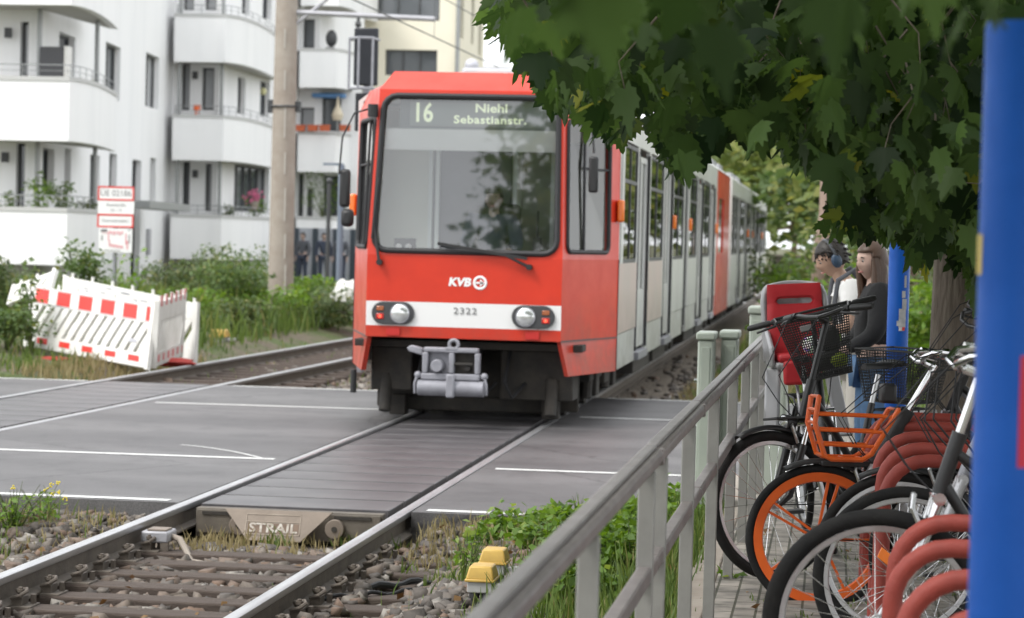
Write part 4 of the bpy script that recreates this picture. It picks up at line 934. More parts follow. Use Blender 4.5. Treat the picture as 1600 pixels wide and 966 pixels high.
def balcony(parent, out, zb, zt, rail=.28, cap=.10):
    """out: outline of the slab (street side polyline, ends on the wall)"""
    mb = MB(); mb.prism(out, zb+.004, zb+.2); mb.build('balcony_slab', M_['soffit'], parent, smooth=0)
    pts = [Vector((a,b,0)) for a,b in out]; street = pts[:STREET[0]]
    mb = MB(); th = .18
    # parapet following the street side
    nrm = []
    for i, p in enumerate(street):
        a = street[max(0,i-1)]; b = street[min(len(street)-1,i+1)]; t = (b-a).normalized(); nrm.append(Vector((t.y,-t.x,0)))
    def strip(mb, o0, o1, z0, z1):
        k = len(street); vs = []
        for i in range(k):
            for o, z in ((o0,z0),(o0,z1),(o1,z1),(o1,z0)): q = street[i]+nrm[i]*o; vs.append((q.x,q.y,z))
        fs = [(i*4+j, (i+1)*4+j, (i+1)*4+(j+1)%4, i*4+(j+1)%4) for i in range(k-1) for j in range(4)]
        fs += [(3,2,1,0), tuple((k-1)*4+j for j in range(4))]; mb.add(vs, fs)
    strip(mb, .005, -th, zb-.03, zt); mb.build('parapet', M_['wall_white'], parent, smooth=30)
    mb = MB(); strip(mb, .03, -th-.02, zt+.002, zt+cap); mb.build('parapet_cap', M_['cap_grey'], parent, smooth=30)
    if rail:
        mb = MB(); zz = zt+cap+rail
        ln = []
        for i in range(len(street)): q = street[i]-nrm[i]*.09; ln.append((q.x,q.y,zz))
        mb.tube(ln, .013, 6); mb.tube([(a,b,zz-.14) for a,b,_ in ln], .008, 5)
        for i in range(len(ln)-1):
            d = Vector(ln[i+1])-Vector(ln[i]); nn = max(1, round(d.length/1.0))
            for k in range(nn): q = Vector(ln[i])+d*k/nn; mb.cyl((q.x,q.y,zt+cap),(q.x,q.y,zz),.011,5)
        mb.build('balcony_rail', M_['pipe'], parent)
STREET = [0]
def bez(p0, p1, p2, n=8): return [((1-t)**2*p0[0]+2*t*(1-t)*p1[0]+t*t*p2[0], (1-t)**2*p0[1]+2*t*(1-t)*p1[1]+t*t*p2[1]) for t in [i/n for i in range(n+1)]]
def XY(px, y): p = aty(px, 380, y); return (p.x, y)
apt = thing('apartment_building', 'long white plastered apartment house with curved balconies and dark windows', 'building', (-19,60,0))
# ---- oblique walls: block 1 -> 2, block 2 -> 3
W1A, W1B = XY(58, 56.6), XY(265, 76.5)
def ops_px(A, B, lst):
    r = []
    for (x0, x1, ya, yb, *k) in lst:
        xm = (x0+x1)/2; u0, _ = wall_pt(x0, 300, A, B); u1, _ = wall_pt(x1, 300, A, B); _, zt = wall_pt(xm, ya, A, B); _, zb = wall_pt(xm, yb, A, B)
        r.append((u0, u1, zb, zt, *k))
    return r
wall(apt, W1A, W1B, -.3, 11., ops_px(W1A, W1B, [(88,113,52,126),(161,184,68,154),(224,245,84,168),(66,84,232,300),(100,110,232,300),(140,155,242,320,'c'),(170,182,240,318),(206,220,250,440,'d'),(234,243,247,318)]), M_['wall_white'])
W2A, W2B = XY(337, 76.3), XY(463, 88.5)
wall(apt, W2A, W2B, -.3, 12., ops_px(W2A, W2B, [(368,380,120,178),(403,418,127,182),(372,384,-28,20),(404,418,-20,28),(366,420,260,332,'wide')]), M_['wall_white'])
# ---- recessed walls behind the balconies (facing the viewer)
def recess(pxa, pxb, y, z1, lst): 
    A, B = XY(pxa, y), XY(pxb, y); wall(apt, A, B, -.3, z1, ops_px(A, B, lst), M_['wall_white']); return A, B
recess(-130, 56, 56.6, 11., [(27,40,34,120),(-60,-20,30,120),(24,38,224,325),(-70,-30,224,325)])
recess(262, 337, 76.5, 12., [(280,293,98,172),(312,331,106,172),(285,296,253,330),(320,330,256,330,'c'),(280,297,-38,16),(314,332,-38,16),(277,330,412,450)])
ZL = aty(520,138,88.5).z; recess(456, 492, 88.5, 12.5, [(468,486,30,75),(466,488,168,210),(466,474,272,338),(480,489,295,338)]); recess(492, 560, 88.5, ZL, [(500,530,150,205),(505,540,275,338,'wide')])
mb = MB(); q0, q1 = XY(492,88.5), XY(560,88.5); mb.prism([(q0[0]+.01,88.55), q1, (q1[0]-1,97), (q0[0]+.01,97)], ZL, ZL+.06); mb.build('terrace', M_['cap_grey'], apt, smooth=0)
mb = MB(); mb.quad((q0[0],88.5,ZL),(q0[0],97,ZL),(q0[0],97,12.5),(q0[0],88.5,12.5)); mb.build('wall', M_['wall_white'], apt, smooth=0)
# side return walls that close the volume
def blind(A, B, z1, nm='wall'):
    mb = MB(); mb.quad((A[0],A[1],-.3),(B[0],B[1],-.3),(B[0],B[1],z1),(A[0],A[1],z1)); mb.build(nm, M_['wall_white'], apt, smooth=0)
blind(XY(56,56.6), W1A, 11.); blind(W1B, XY(262,76.5), 12); blind(XY(337,76.5), W2A, 12.); blind(W2B, XY(456,88.5), 12.5)
mb = MB(); a = XY(-130,56.6); b = XY(492,88.5); mb.prism([a, XY(56,56.6), W1A, W1B, XY(262,76.5), XY(337,76.5), W2A, W2B, b, (b[0]-2,100), (a[0]-16,100), (a[0]-16,56.6)], 11.2, 11.5); mb.build('roof', M_['cap_grey'], apt, smooth=0)
mb = MB(); mb.quad((a[0]-16,100,-.3),(b[0]-2,100,-.3),(b[0]-2,100,11.2),(a[0]-16,100,11.2)); mb.quad((a[0]-16,56.6,-.3),(a[0]-16,100,-.3),(a[0]-16,100,11.2),(a[0]-16,56.6,11.2)); mb.quad((a[0]-16,56.6,-.3),(a[0],56.6,-.3),(a[0],56.6,11.2),(a[0]-16,56.6,11.2)); mb.quad((b[0],88.5,-.3),(b[0]-2,100,-.3),(b[0]-2,100,11.2),(b[0],88.5,11.2)); mb.build('rear_wall', M_['wall_white'], apt, smooth=0)
# ---- balconies
def bal(px0, pxf, y, tip_px, tip_y, rows, xw=None, rail=.28, ret=None):
    st = [XY(px0, y+1.3), XY(px0, y), XY(pxf, y)]; cr = bez(XY(pxf, y), XY(pxf+.45*(tip_px-pxf)+10, y+.6), XY(tip_px, tip_y), 8)[1:]
    out = st+cr
    back = [(cr[-1][0]-.35, cr[-1][1]+.2), XY(px0+2, y+1.45) if False else (st[0][0]+.02, y+1.5)]
    if ret: back = ret+[(st[0][0]+.02, y+1.5)]
    STREET[0] = len(out)
    for (pt, pb) in rows:
        zt = aty(pxf, pt, y).z; zb = aty(pxf, pb, y).z
        balcony(apt, out+back, zb, zt-.10, rail)
bal(-120, 104, 55., 178, 61.5, [(120,219),(325,413),(-80,6)], ret=[(XY(178,61.5)[0]-.3,61.7), W1A, XY(56,56.6)])
bal(266, 345, 75., 430, 83.5, [(22,96),(180,250),(336,405)], ret=[(XY(430,83.5)[0]-.3,83.7), W2A, XY(337,76.5)])
bal(462, 520, 87., 556, 91, [(76,136),(207,268),(340,358),(-60,8)], rail=0)
# grey base plinth under the corner balconies, downpipes, entrance
for px, y in ((52,56.5),(142,59.5),(272,75.6),(338,76.2)):
    a = XY(px, y); mb = MB(); mb.cyl((a[0]+.1,a[1]-.12,-.2),(a[0]+.1,a[1]-.12,10.8),.06,10); mb.build('downpipe', M_['pipe'], apt)
mb = MB(); a = aty(178,320,64); b = aty(247,320,71.5); mb.prism([(a.x,a.y),(b.x,b.y),(b.x+1.1,b.y-.3),(a.x+1.1,a.y-.3)], aty(215,326,66).z, aty(215,315,66).z); mb.build('entrance_canopy', M_['pipe'], apt, smooth=0)
u, z = wall_pt(225, 378, W1A, W1B); d_ = (Vector(W1B)-Vector(W1A)).normalized(); q = Vector(W1A)+d_*(u+.6)
mb = MB(); mb.box((q.x+.04,q.y,z),(.06,.5,.8), rz=math.atan2(d_.y,d_.x)-PI/2); mb.build('letter_box', M_['light_steel'], apt)
for px, py, y in ((15,52,56.5),(10,246,56.5),(306,118,76.4),(306,272,76.4)):
    a = aty(px, py, y); mb = MB(); mb.box((a.x,a.y-.1,a.z),(.14,.16,.24)); mb.build('wall_lamp', M_['frame_dark'], apt)
# ---- cream house
cr = thing('cream_building', 'cream plastered corner house with wide grey framed windows behind the white flats', 'building', (-18,100,0))
A, B = XY(452, 100), XY(705, 100); C2 = (B[0], 108.)
wall(cr, A, B, -.3, 16.5, ops_px(A, B, [(582,680,-18,32,'wide'),(597,678,78,118,'wide'),(582,680,-110,-60,'wide'),(600,678,170,215,'wide'),(470,500,30,70)]), M_['wall_cream'])
a, b = Vector(B), Vector(C2)
wall(cr, B, C2, -.3, 16.5, [(.9,1.9,10.2,12.3),(4.0,4.9,10.2,12.3),(6.2,7.2,9.9,11.9),(.9,1.9,6.6,8.6),(4.,4.9,6.6,8.6),(6.2,7.2,6.5,8.5)], M_['wall_cream'])
mb = MB(); mb.prism([A,B,C2,(A[0],108)], 16.5, 16.8); mb.build('roof', M_['cap_grey'], cr, smooth=0)
mb = MB(); mb.quad((A[0],108,-.3),(C2[0],108,-.3),(C2[0],108,16.5),(A[0],108,16.5)); mb.quad((A[0],100,-.3),(A[0],108,-.3),(A[0],108,16.5),(A[0],100,16.5)); mb.build('rear_wall', M_['wall_cream'], cr, smooth=0)
STREET[0] = 0
c0 = XY(472, 99); pts = [XY(470,99.9), XY(474,97.5)]+bez(XY(476,97.2), XY(560,97.), XY(582,99.9), 8); STREET[0] = len(pts)
_a = apt; balcony(cr, pts+[XY(470,100)], aty(500,24,97.5).z, aty(500,-30,97.5).z, 0)
mb = MB(); mb.cyl((B[0]+.08,B[1]-.1,-.2),(B[0]+.08,B[1]-.1,16.4),.09,8); mb.build('downpipe', M_['pipe'], cr)
# far pale block on the horizon
fb = thing('far_building', 'small pale block far off at the end of the street, above the tram roof', 'building', (-17,170,0))
p = aty(768,110,170); mb = MB(); mb.bb(p.x-1.3,p.x+1.3,170,176,-.3,aty(768,106,170).z); mb.build('wall', M_['side_paint'], fb); mb = MB(); mb.bb(p.x-1.4,p.x+1.4,169.9,176.1,aty(768,106,170).z+.002,aty(768,104,170).z); mb.build('roof', M_['cap_grey'], fb)
# ------------------------------------------------------------ things on the balconies
a = aty(85, 98, 56.0); t = thing('balcony_cabinet', 'dark grey cabinet standing on the upper left balcony', 'cabinet', (a.x,a.y,a.z))
z0 = aty(85,124,56.).z-.25; z1 = aty(85,73,56.).z; mb = MB(); mb.bb(aty(62,98,56).x, aty(99,98,56).x, 56.0, 56.35, z0, z1); mb.build('cabinet_body', mat('cabinet_grey', (.07,.07,.075), rough=.6), t, bevel=.01); mb = MB(); mb.bb(aty(100,98,56).x, aty(105,98,56).x, 55.98, 56.37, z0, z1+.02); mb.build('side_panel', M_['white_plastic'], t, bevel=.01)
# closed parasol, awning, planters on the balcony beside the mast
y = 87.8; a = aty(527,200,y); t = thing('parasol', 'closed cream parasol on the balcony between the mast and the tram', 'parasol', (a.x,y,a.z-.5))
mb = MB(); mb.cyl((a.x,y,a.z-.6),(a.x,y,aty(527,150,y).z),.03,6); mb.build('pole', M_['pipe'], t)
mb = MB(); zt, zb = aty(527,152,y).z, aty(527,188,y).z; mb.tube([(a.x,y,zt),(a.x,y,zt-.3),(a.x,y,zb+.2),(a.x,y,zb)], [.03,.07,.22,.17], 10); mb.build('canopy', mat('parasol_cloth', (.62,.55,.42), rough=.9), t)
t = thing('awning', 'blue awning rolled out over the balcony with the parasol', 'awning', (aty(515,152,88.3).x,88.3,aty(515,150,88.3).z))
mb = MB(); mb.box((aty(515,152,88.2).x,88.1,aty(515,150,88.2).z),(1.2,.5,.16)); mb.build('fabric', mat('awning_blue', (.12,.26,.5), rough=.8), t, bevel=.03)
mb = MB(); mb.cyl((aty(500,152,88.2).x,88.35,aty(515,147,88.2).z),(aty(532,152,88.2).x,88.35,aty(515,147,88.2).z),.07,8); mb.build('roller', M_['pipe'], t)
for i, px in enumerate((470,490,508,540)):
    a = aty(px,201,86.95); t = thing('flower_box', f'terracotta flower box hanging on the balcony rail below the parasol, {words[i]} from the mast', 'planter', (a.x,86.9,a.z), group='terracotta flower boxes')
    mb = MB(); mb.box((a.x,86.85,a.z),(.36,.22,.2)); mb.build('box', mat('terracotta%d' % i, (.5,.12,.05), rough=.8), t, bevel=.02)
    mb = MB(); mb.box((a.x,86.85,a.z+.1),(.4,.26,.05)); mb.build('rim', bpy.data.materials['terracotta%d' % i], t, bevel=.01)
a = aty(308,170,75.4); t = thing('stool', 'small orange stool on the middle balcony of the white house', 'stool', (a.x,75.4,a.z-.4))
mb = MB(); mb.cyl((a.x,75.4,a.z-.05),(a.x,75.4,a.z+.12),.12,10); mb.build('seat', M_['orange_paint'], t); mb = MB()
for k in range(3): mb.cyl((a.x+.09*math.cos(k*2.1),75.4+.09*math.sin(k*2.1),a.z-.5),(a.x+.06*math.cos(k*2.1),75.4+.06*math.sin(k*2.1),a.z-.05),.015,5)
mb.build('legs', M_['orange_paint'], t)
a = aty(517,60,87.6); t = thing('egg_chair', 'dark rounded wicker chair on the top balcony beside the mast', 'chair', (a.x,87.6,a.z-.6))
mb = MB(); mb.ball((a.x,87.7,a.z),(.22,.2,.32),12,8); mb.build('shell', M_['frame_dark'], t); mb = MB(); mb.box((a.x,87.62,a.z-.42),(.34,.3,.16)); mb.build('base', M_['frame_dark'], t, bevel=.02)
a = aty(408,150,83); t = thing('hanging_lamp', 'round white and yellow lantern hanging at a window beside the mast', 'lantern', (a.x,82.5,a.z)); a = aty(411,143,82.5)
mb = MB(); mb.ball((a.x,82.5,a.z),.13,10,7); mb.build('globe', mat('lantern', (.75,.72,.4), rough=.5), t); mb = MB(); mb.cyl((a.x,82.5,a.z),(a.x-.5,82.6,a.z+.3),.012,5); mb.build('bracket', M_['frame_dark'], t)
# ------------------------------------------------------------ construction sign
YS = 44.
sg = thing('construction_sign', 'stack of white boards with red borders on a grey post in front of the flats', 'sign', (aty(180,400,YS).x,YS,0))
def pz(px, py, dy=0): p = aty(px, py, YS+dy); return p
a = pz(180,380); mb = MB(); mb.cyl((a.x-.02,YS+.06,-.2),(a.x-.02,YS+.06,aty(180,300,YS).z),.045,12); mb.build('post', M_['grey_steel'], sg)
mb = MB(); b = pz(206,420); mb.cyl((b.x,YS+.3,-.2),(b.x,YS+.3,b.z+.25),.04,10); mb.build('rear_post', M_['pipe'], sg)
UPv = Vector((0.,0,1))
def board(x0, x1, ya, yb, border, lines_):
    p0, p1 = pz(x0, yb), pz(x1, ya); mb = MB(); mb.bb(p0.x, p1.x, YS-.01, YS+.01, p0.z, p1.z); o = mb.build('board', M_['white_paint'], sg, bevel=.004)
    if border:
        mb = MB(); w_ = .03
        for q in ((p0.x,p1.x,p0.z,p0.z+w_),(p0.x,p1.x,p1.z-w_,p1.z),(p0.x,p0.x+w_,p0.z+w_,p1.z-w_),(p1.x-w_,p1.x,p0.z+w_,p1.z-w_)): mb.bb(q[0],q[1],YS-.016,YS-.0115,q[2],q[3])
        mb.build('red_border', M_['red_sheet'], o)
    for txt, size, dz, col in lines_:
        text_mesh('lettering', txt, size, M_[col], facing(((p0.x+p1.x)/2, YS-.0125, (p0.z+p1.z)/2+dz), (1,0,0), (0,0,1)), o, .001, sx=.95)
    return o, p0, p1
board(153,210,292,313,True,[('ÜE 02186',.16,0,'lettering_grey')])
board(153,210,314.5,334,False,[('Auenstraße',.085,.045,'lettering_grey'),('2A – 14',.07,-.055,'lettering_grey')])
board(152,209,335.5,355,True,[('Feuerwehrzufahrt',.075,0,'lettering_grey')])
o, p0, p1 = board(154,207,358,394,False,[])
pm = mat('plan_pink', (.72,.3,.33), rough=.7); mb = MB(); W = p1.x-p0.x; Hh = p1.z-p0.z
def pr(u0,u1,v0,v1): mb.bb(p0.x+u0*W,p0.x+u1*W,YS-.0155,YS-.0115,p0.z+v0*Hh,p0.z+v1*Hh)
for k in range(7): pr(.33+.06*k,.365+.06*k,.78-.03*(k%3),.9-.03*(k%2)); pr(.33+.06*k,.37+.06*k,.24-.01*k,.36-.012*k)
pr(.28,.31,.5,.88); pr(.31,.34,.3,.52); pr(.80,.83,.35,.8); pr(.84,.88,.15,.5); pr(.1,.28,.8,.82)
mb.build('plan_blocks', pm, o)
mb = MB(); pr(.06,.25,.85,.97); pr(.08,.12,.5,.7); pr(.88,.93,.92,.97); pr(.9,.93,.4,.75); pr(.17,.66,.07,.1); mb.build('plan_marks', M_['lettering_grey'], o)
# ------------------------------------------------------------ overhead line mast with its bracket, contact wires
pm_ = aty(437, 510, 45.); mast = thing('overhead_line_mast', 'tall weathered concrete mast of the overhead line standing in the weeds', 'mast', (pm_.x,45,0))
mb = MB(); mb.tube([(pm_.x,45,-.2),(pm_.x,45,5),(pm_.x,45,9.5)], [.25,.215,.18], 20); mb.build('pole', M_['concrete'], mast)
defm('mast_stain', (.42,.39,.35), rough=.9)
mb = MB()
for k in range(7):
    a = aty(444, 60+65*k, 44.72); mb.box((a.x+.0,44.775+.0,a.z),(.03,.01,random.uniform(.3,.9)))
mb.build('joint_line', M_['mast_stain'], mast)
za = aty(500,26,45).z
mb = MB(); mb.cyl((pm_.x,45,za+.08),(aty(680,30,45).x,45,za-.02),.05,8); mb.build('bracket_tube', M_['light_steel'], mast)
mb = MB(); mb.cyl((pm_.x,45,za-.3),(aty(512,0,45).x,45,aty(512,-2,45).z),.035,8); mb.build('brace', M_['light_steel'], mast)
mb = MB(); q = aty(560,28,45); mb.cyl((q.x,45,q.z),(q.x,45,q.z-.25),.03,8); mb.cyl((q.x-.05,45,q.z-.12),(q.x+.05,45,q.z-.12),.05,8); mb.build('insulator', M_['frame_dark'], mast)
mb = MB(); q = aty(424,165,44.7); mb.torus((pm_.x,45,q.z),(0,0,1),.245,.02,24,6); mb.box((pm_.x+.27,45,q.z),(.1,.08,.2)); mb.box((pm_.x-.27,45,q.z),(.1,.08,.25)); mb.build('clamp', M_['frame_dark'], mast)
wm = M_['frame_dark']
for lab, f, z in (('thin contact wire above the far track, crossing the cream house', lambda y: track2(y), 5.45), ('thin contact wire running above the near track and tram', lambda y: TX, 5.4)):
    w_ = thing('contact_wire', lab, 'wire', (f(20),20,z))
    mb = MB(); mb.tube([(f(y),y,z) for y in (-5,20,45,70,140)], .012, 5); mb.build('wire', wm, w_)
    mb = MB()
    for y in (20,32,44,56,68,80): mb.cyl((f(y),y,z),(f(y),y,z+.8),.005,4)
    mb.build('droppers', wm, w_)
    mb = MB(); mb.tube([(f(y),y,z+.8) for y in (-5,20,45,70,140)], .01, 5); mb.build('carrier', wm, w_)
# ------------------------------------------------------------ tram signal with guard frame, posts, lamp
ys = 33.; a = aty(568, 90, ys); sgn_ = thing('tram_signal', 'black tram signal board in a grey guard frame left of the tram roof', 'signal', (a.x,ys,0))
mb = MB(); p0 = aty(548,140,ys); p1 = aty(592,44,ys); mb.bb(p0.x+.03,p1.x-.01,ys,ys+.08,p0.z+.06,p1.z); mb.build('signal_board', mat('signal_black', (.012,.014,.02), rough=.5), sgn_, bevel=.02)
mb = MB(); q0 = aty(556,205,ys); q1 = aty(558,145,ys); mb.bb(p0.x+.06,p0.x+.3,ys+.02,ys+.1,q0.z,q1.z); mb.build('lower_board', bpy.data.materials['signal_black'], sgn_, bevel=.02)
mb = MB(); zt = aty(570,62,ys).z; zb = p0.z
for (x, yy) in ((p0.x,ys-.15),(p0.x+.17,ys-.35),(p1.x-.02,ys-.3)): mb.cyl((x,yy,zb),(x,yy,zt),.018,6)
for z in (zt, zb): mb.tube([(p0.x,ys+.05,z),(p0.x,ys-.15,z),(p0.x+.17,ys-.35,z),(p1.x-.02,ys-.3,z),(p1.x,ys+.05,z)], .02, 6)
mb.build('guard_frame', M_['grey_steel'], sgn_)
mb = MB(); xx = aty(566,300,ys).x; mb.cyl((xx,ys+.15,-.25),(xx,ys+.15,p1.z-.2),.05,10); mb.build('post', M_['grey_steel'], sgn_)
y = 50.; a = aty(533,300,y); t = thing('lamp_post', 'slim blue grey post with a short arm left of the tram mirror', 'post', (a.x,y,0))
mb = MB(); mb.cyl((a.x,y,-.2),(a.x,y,aty(533,258,y).z),.07,10); mb.build('pole', mat('post_blue', (.16,.19,.24), rough=.5), t); mb = MB(); z = aty(533,257,y).z; mb.box((a.x-.18,y,z),(.42,.1,.05)); mb.build('arm', bpy.data.materials['post_blue'], t)
y = 56.; a = aty(514,300,y); t = thing('sign_post', 'thin dark grey post nearest the concrete mast', 'post', (a.x,y,0))
mb = MB(); mb.cyl((a.x,y,-.2),(a.x,y,aty(514,285,y).z),.05,8); mb.build('pole', M_['frame_dark'], t); mb = MB(); mb.ball((a.x,y,aty(514,283,y).z),.08,8,6); mb.build('cap', M_['frame_dark'], t)
y = 60.; a = aty(737,103,y); t = thing('street_lamp', 'round globe street lamp showing above the tram roof', 'lamp', (a.x,y,0))
mb = MB(); mb.cyl((a.x,y,-.2),(a.x,y,a.z-.3),.06,10); mb.build('pole', M_['frame_dark'], t); mb = MB(); mb.ball((a.x,y,a.z),.18,14,10); mb.build('globe', mat('globe', (.5,.5,.55), rough=.2), t, smooth=180); mb = MB(); mb.cyl((a.x,y,a.z-.42),(a.x,y,a.z-.12),.2,12,.16); mb.build('collar', M_['frame_dark'], t)
# ------------------------------------------------------------ grey screen with dark posts where people wait, beyond the weeds
y = 83.; zt = aty(500,357,y).z; x0, x1 = aty(455,380,y).x, aty(552,380,y).x
t = thing('screen_fence', 'pale grey screen fence with dark posts under the balcony right of the mast', 'fence', ((x0+x1)/2,y,0))
mb = MB(); mb.bb(x0,x1,y,y+.05,-.1,zt); mb.build('screen_panel', mat('screen_grey', (.42,.44,.48), rough=.4), t)
for px in (463,493,525,552):
    a = aty(px,380,y); mb = MB(); mb.bb(a.x-.09,a.x+.09,y-.1,y-.005,-.1,zt); mb.build('post', mat('post_dark%d' % px, (.04,.055,.07), rough=.5), t)
# ------------------------------------------------------------ construction barriers
def barrier(label, BL, BR, TL, red=True, L_=2.0, Hh=1.0, marks=False, slots=True):
    BL, BR, TL = Vector(BL), Vector(BR), Vector(TL)
    u = (BR-BL); Lr = u.length; u.normalize(); w = (TL-BL); Hr = w.length; w = w.normalized(); n = u.cross(w).normalized()
    M = Matrix((u, w, n)).transposed().to_4x4();     t = thing('construction_barrier', label, 'barrier', tuple(BL))
    def B(name, m, parent=t, bevel=.006): return mb.build(name, m, parent, bevel=bevel, local=True)
    W = M_['white_plastic']; a, b, c, d = 0, .22*Hr, .70*Hr, Hr
    mb = MB(M); th = .05
    mb.bb(.0,Lr,.0,b,-th/2,th/2); mb.bb(.0,Lr,c,d,-th/2,th/2); mb.bb(0,.07,b,c,-th/2,th/2); mb.bb(Lr-.07,Lr,b,c,-th/2,th/2)
    B('frame', W)
    mb = MB(M); nsl = max(4, round(Lr/.185)); sh = (c-b)*.62
    for i in range(-2, nsl+1):
        s = .07+(Lr-.14)*i/nsl
        if s+.105+sh > Lr+.02:
            continue
        if s < 0: continue
        mb.plate([(s,b-.005),(s+.112,b-.005),(s+.112+sh,c+.005),(s+sh,c+.005)], (0,0,0), (1,0,0), (0,1,0), th*.9)
    mb.plate([(.05,b+.09),(.05,c),(.05+sh*.75,c)], (0,0,0), (1,0,0), (0,1,0), th*.88); mb.plate([(Lr-.05,c-.1),(Lr-.05,b),(Lr-.05-sh*.7,b)], (0,0,0), (1,0,0), (0,1,0), th*.88)
    B('slats', W, bevel=.004)
    mb = MB(M); k = max(3, round(Lr/.34))
    for i in range(k): s = .14+(Lr-.2)*(i)/(k-1) if k > 1 else .5; mb.cyl((min(s,Lr-.06),d-.01,0),(min(s,Lr-.06),d+.07,0),.022,8)
    islands(mb, 'peg', W, t, local=True)
    for s in (.012, Lr-.012):
        mb = MB(M); mb.bb(s-.03,s+.03,-.02,d+.02,-.035,.035); B('end_post', W)
    if red:
        n_ = 6
        for i in range(n_):
            s0 = Lr*(.04+i*.182); s1 = min(s0+Lr*.108, Lr-.05)
            if i == n_-1: s1 = Lr-.045
            mb = MB(M); mb.bb(s0,s1,c+.035,d-.035,th/2,th/2+.005); B('red_panel', M_['red_sheet'], bevel=0)
        for i in range(5):
            s0 = Lr*(.10+i*.187); s1 = min(s0+Lr*.085, Lr-.06); mb = MB(M); mb.bb(s0,s1,.07,b-.045,th/2,th/2+.005); B('red_panel', M_['red_sheet'], bevel=0)
        mb = MB(M); mb.bb(0,Lr,c+.02,c+.028,th/2,th/2+.004); mb.bb(.0,Lr,d-.025,d-.018,th/2,th/2+.004); mb.bb(Lr*.84,Lr*.9,b+.3*(c-b),b+.42*(c-b),th/2,th/2+.004); B('grey_lines', M_['light_steel'], bevel=0)
    if marks:
        mb = MB(M)
        for i in range(14): s = .15+(Lr-.3)*random.random(); v = c+.05+(d-c-.1)*random.random(); mb.bb(s,s+random.uniform(.06,.16),v,v+.02,th/2,th/2+.004)
        islands(mb, 'faint_mark', M_['light_steel'], t, local=True)
    t['frame_axes'] = [c for r_ in M for c in r_]; return t
barrier('front red and white construction barrier leaning in the weeds', aty(40,541,31.2), aty(231,577,30.), aty(53,447,31.6), True)
barrier('plain white back of a barrier standing behind the red and white one', aty(97,520,32.9), aty(305,566,32.), aty(102,432,33.1), False, marks=True)
b = barrier('short white barrier end with a pale red stripe, closing the gap at right', aty(240,574,30.2), aty(282,556,31.9), aty(246,472,30.2), False)
mb = MB(Matrix([list(b['frame_axes'])[k*4:k*4+4] for k in range(4)])); del b['frame_axes']
for i in range(6): mb.bb(.1+i*.3,.22+i*.3,.06,.15,.025,.03); mb.bb(.1+i*.3,.22+i*.3,.78,.92,.025,.03)
islands(mb, 'red_panel', mat('red_faded', (.62,.25,.25), rough=.6), b, local=True)
barrier('white barrier tilted the other way, half hidden by the creeper at left', aty(14,476,33.4), aty(80,452,33.0), aty(22,448,33.6), False)
# red and white bits on the ground by the barriers
defm('red_cloth', (.5,.05,.04), (.42,.04,.03), rough=.8)
def lump(px, py, y, r, m, label, cat, name, seed=0):
    g_ = np.random.default_rng(seed); a = aty(px, py, y); mb = MB(); mb.ball((0,0,0), r, 16, 9)
    mb.v = [tuple(np.array(v)*(1+g_.uniform(-.22,.22))) for v in mb.v]; o = mb.build(name, m, local=True, smooth=50); o.location = a; tag(o, label, cat); return o
lump(270,566,31.2,(.30,.2,.06),M_['red_cloth'],'crumpled red tarpaulin lying at the foot of the barriers by the rail','tarpaulin','tarpaulin',1)
lump(85,562,30.4,(.24,.16,.04),M_['red_cloth'],'flat dull red plastic foot in the grass under the front barrier','barrier foot','barrier_foot',2)
lump(55,579,29.4,(.13,.1,.05),M_['white_plastic'],'scrap of white litter on the grass left of the rail','litter','litter',3)
lump(541,465,44,(.3,.25,.32),M_['white_plastic'],'white sack lying in the weeds left of the tram','sack','sack',4)
# ------------------------------------------------------------ grass, weeds, shrubs
M_['grass'] = leaf_mat('grass_blade', (.045,.085,.018), (.13,.19,.045), (.27,.23,.10), .3, .6, .72)
M_['dry'] = leaf_mat('dry_grass', (.20,.17,.08), (.33,.28,.15), (.10,.13,.04), .3, .7, .8)
M_['weed'] = leaf_mat('weed_leaf', (.075,.145,.022), (.16,.27,.05), (.25,.33,.08), .4, .5, .9)
M_['shrub'] = leaf_mat('shrub_leaf', (.06,.105,.034), (.135,.20,.07), (.2,.23,.07), .35, .5, .88)
M_['pale_shrub'] = leaf_mat('pale_shrub_leaf', (.05,.085,.03), (.13,.17,.07), (.2,.2,.08), .3, .55, .85)
M_['stalk'] = mat('stalk', (.09,.11,.04), rough=.8)
M_['yellow'] = mat('yellow_petal', (.75,.6,.02), rough=.6)
def blades(n, xr, yr, h, zf=hgt, seed=0, w=.006, keep=None, lean=.5):
    g_ = np.random.default_rng(seed); V = []; Fq = []; rn = []; c = 0; k = 0
    while k < n:
        x, y = g_.uniform(*xr), g_.uniform(*yr); k += 1
        if keep and not keep(x, y, g_): continue
        hh = h*g_.uniform(.35,1.)*(.6+.8*g_.random()); a = g_.uniform(0,2*PI); l = lean*g_.random()*hh; dx, dy = math.cos(a)*l, math.sin(a)*l; b = g_.uniform(0,2*PI); wx, wy = math.cos(b)*w, math.sin(b)*w
        z = zf(x, y)-.01
        V += [(x-wx,y-wy,z),(x+wx,y+wy,z),(x+dx*.4+wx*.8,y+dy*.4+wy*.8,z+hh*.6),(x+dx*.4-wx*.8,y+dy*.4-wy*.8,z+hh*.6),(x+dx+wx*.15,y+dy+wy*.15,z+hh),(x+dx-wx*.15,y+dy-wy*.15,z+hh)]
        r_ = g_.random(); Fq += [(c,c+1,c+2,c+3),(c+3,c+2,c+4,c+5)]; rn += [r_, r_]; c += 6
    return V, Fq, rn
def join(parts):
    V = []; Fq = []; rn = []
    for v, f, r_ in parts:
        o = len(V); V += list(v); Fq += [tuple(i+o for i in q) for q in f]; rn += list(r_)
    return V, Fq, rn
def clump(cx, cy, r0):
    return lambda x, y, g_: g_.random() < max(0, 1-((x-cx)**2+(y-cy)**2)/r0**2)
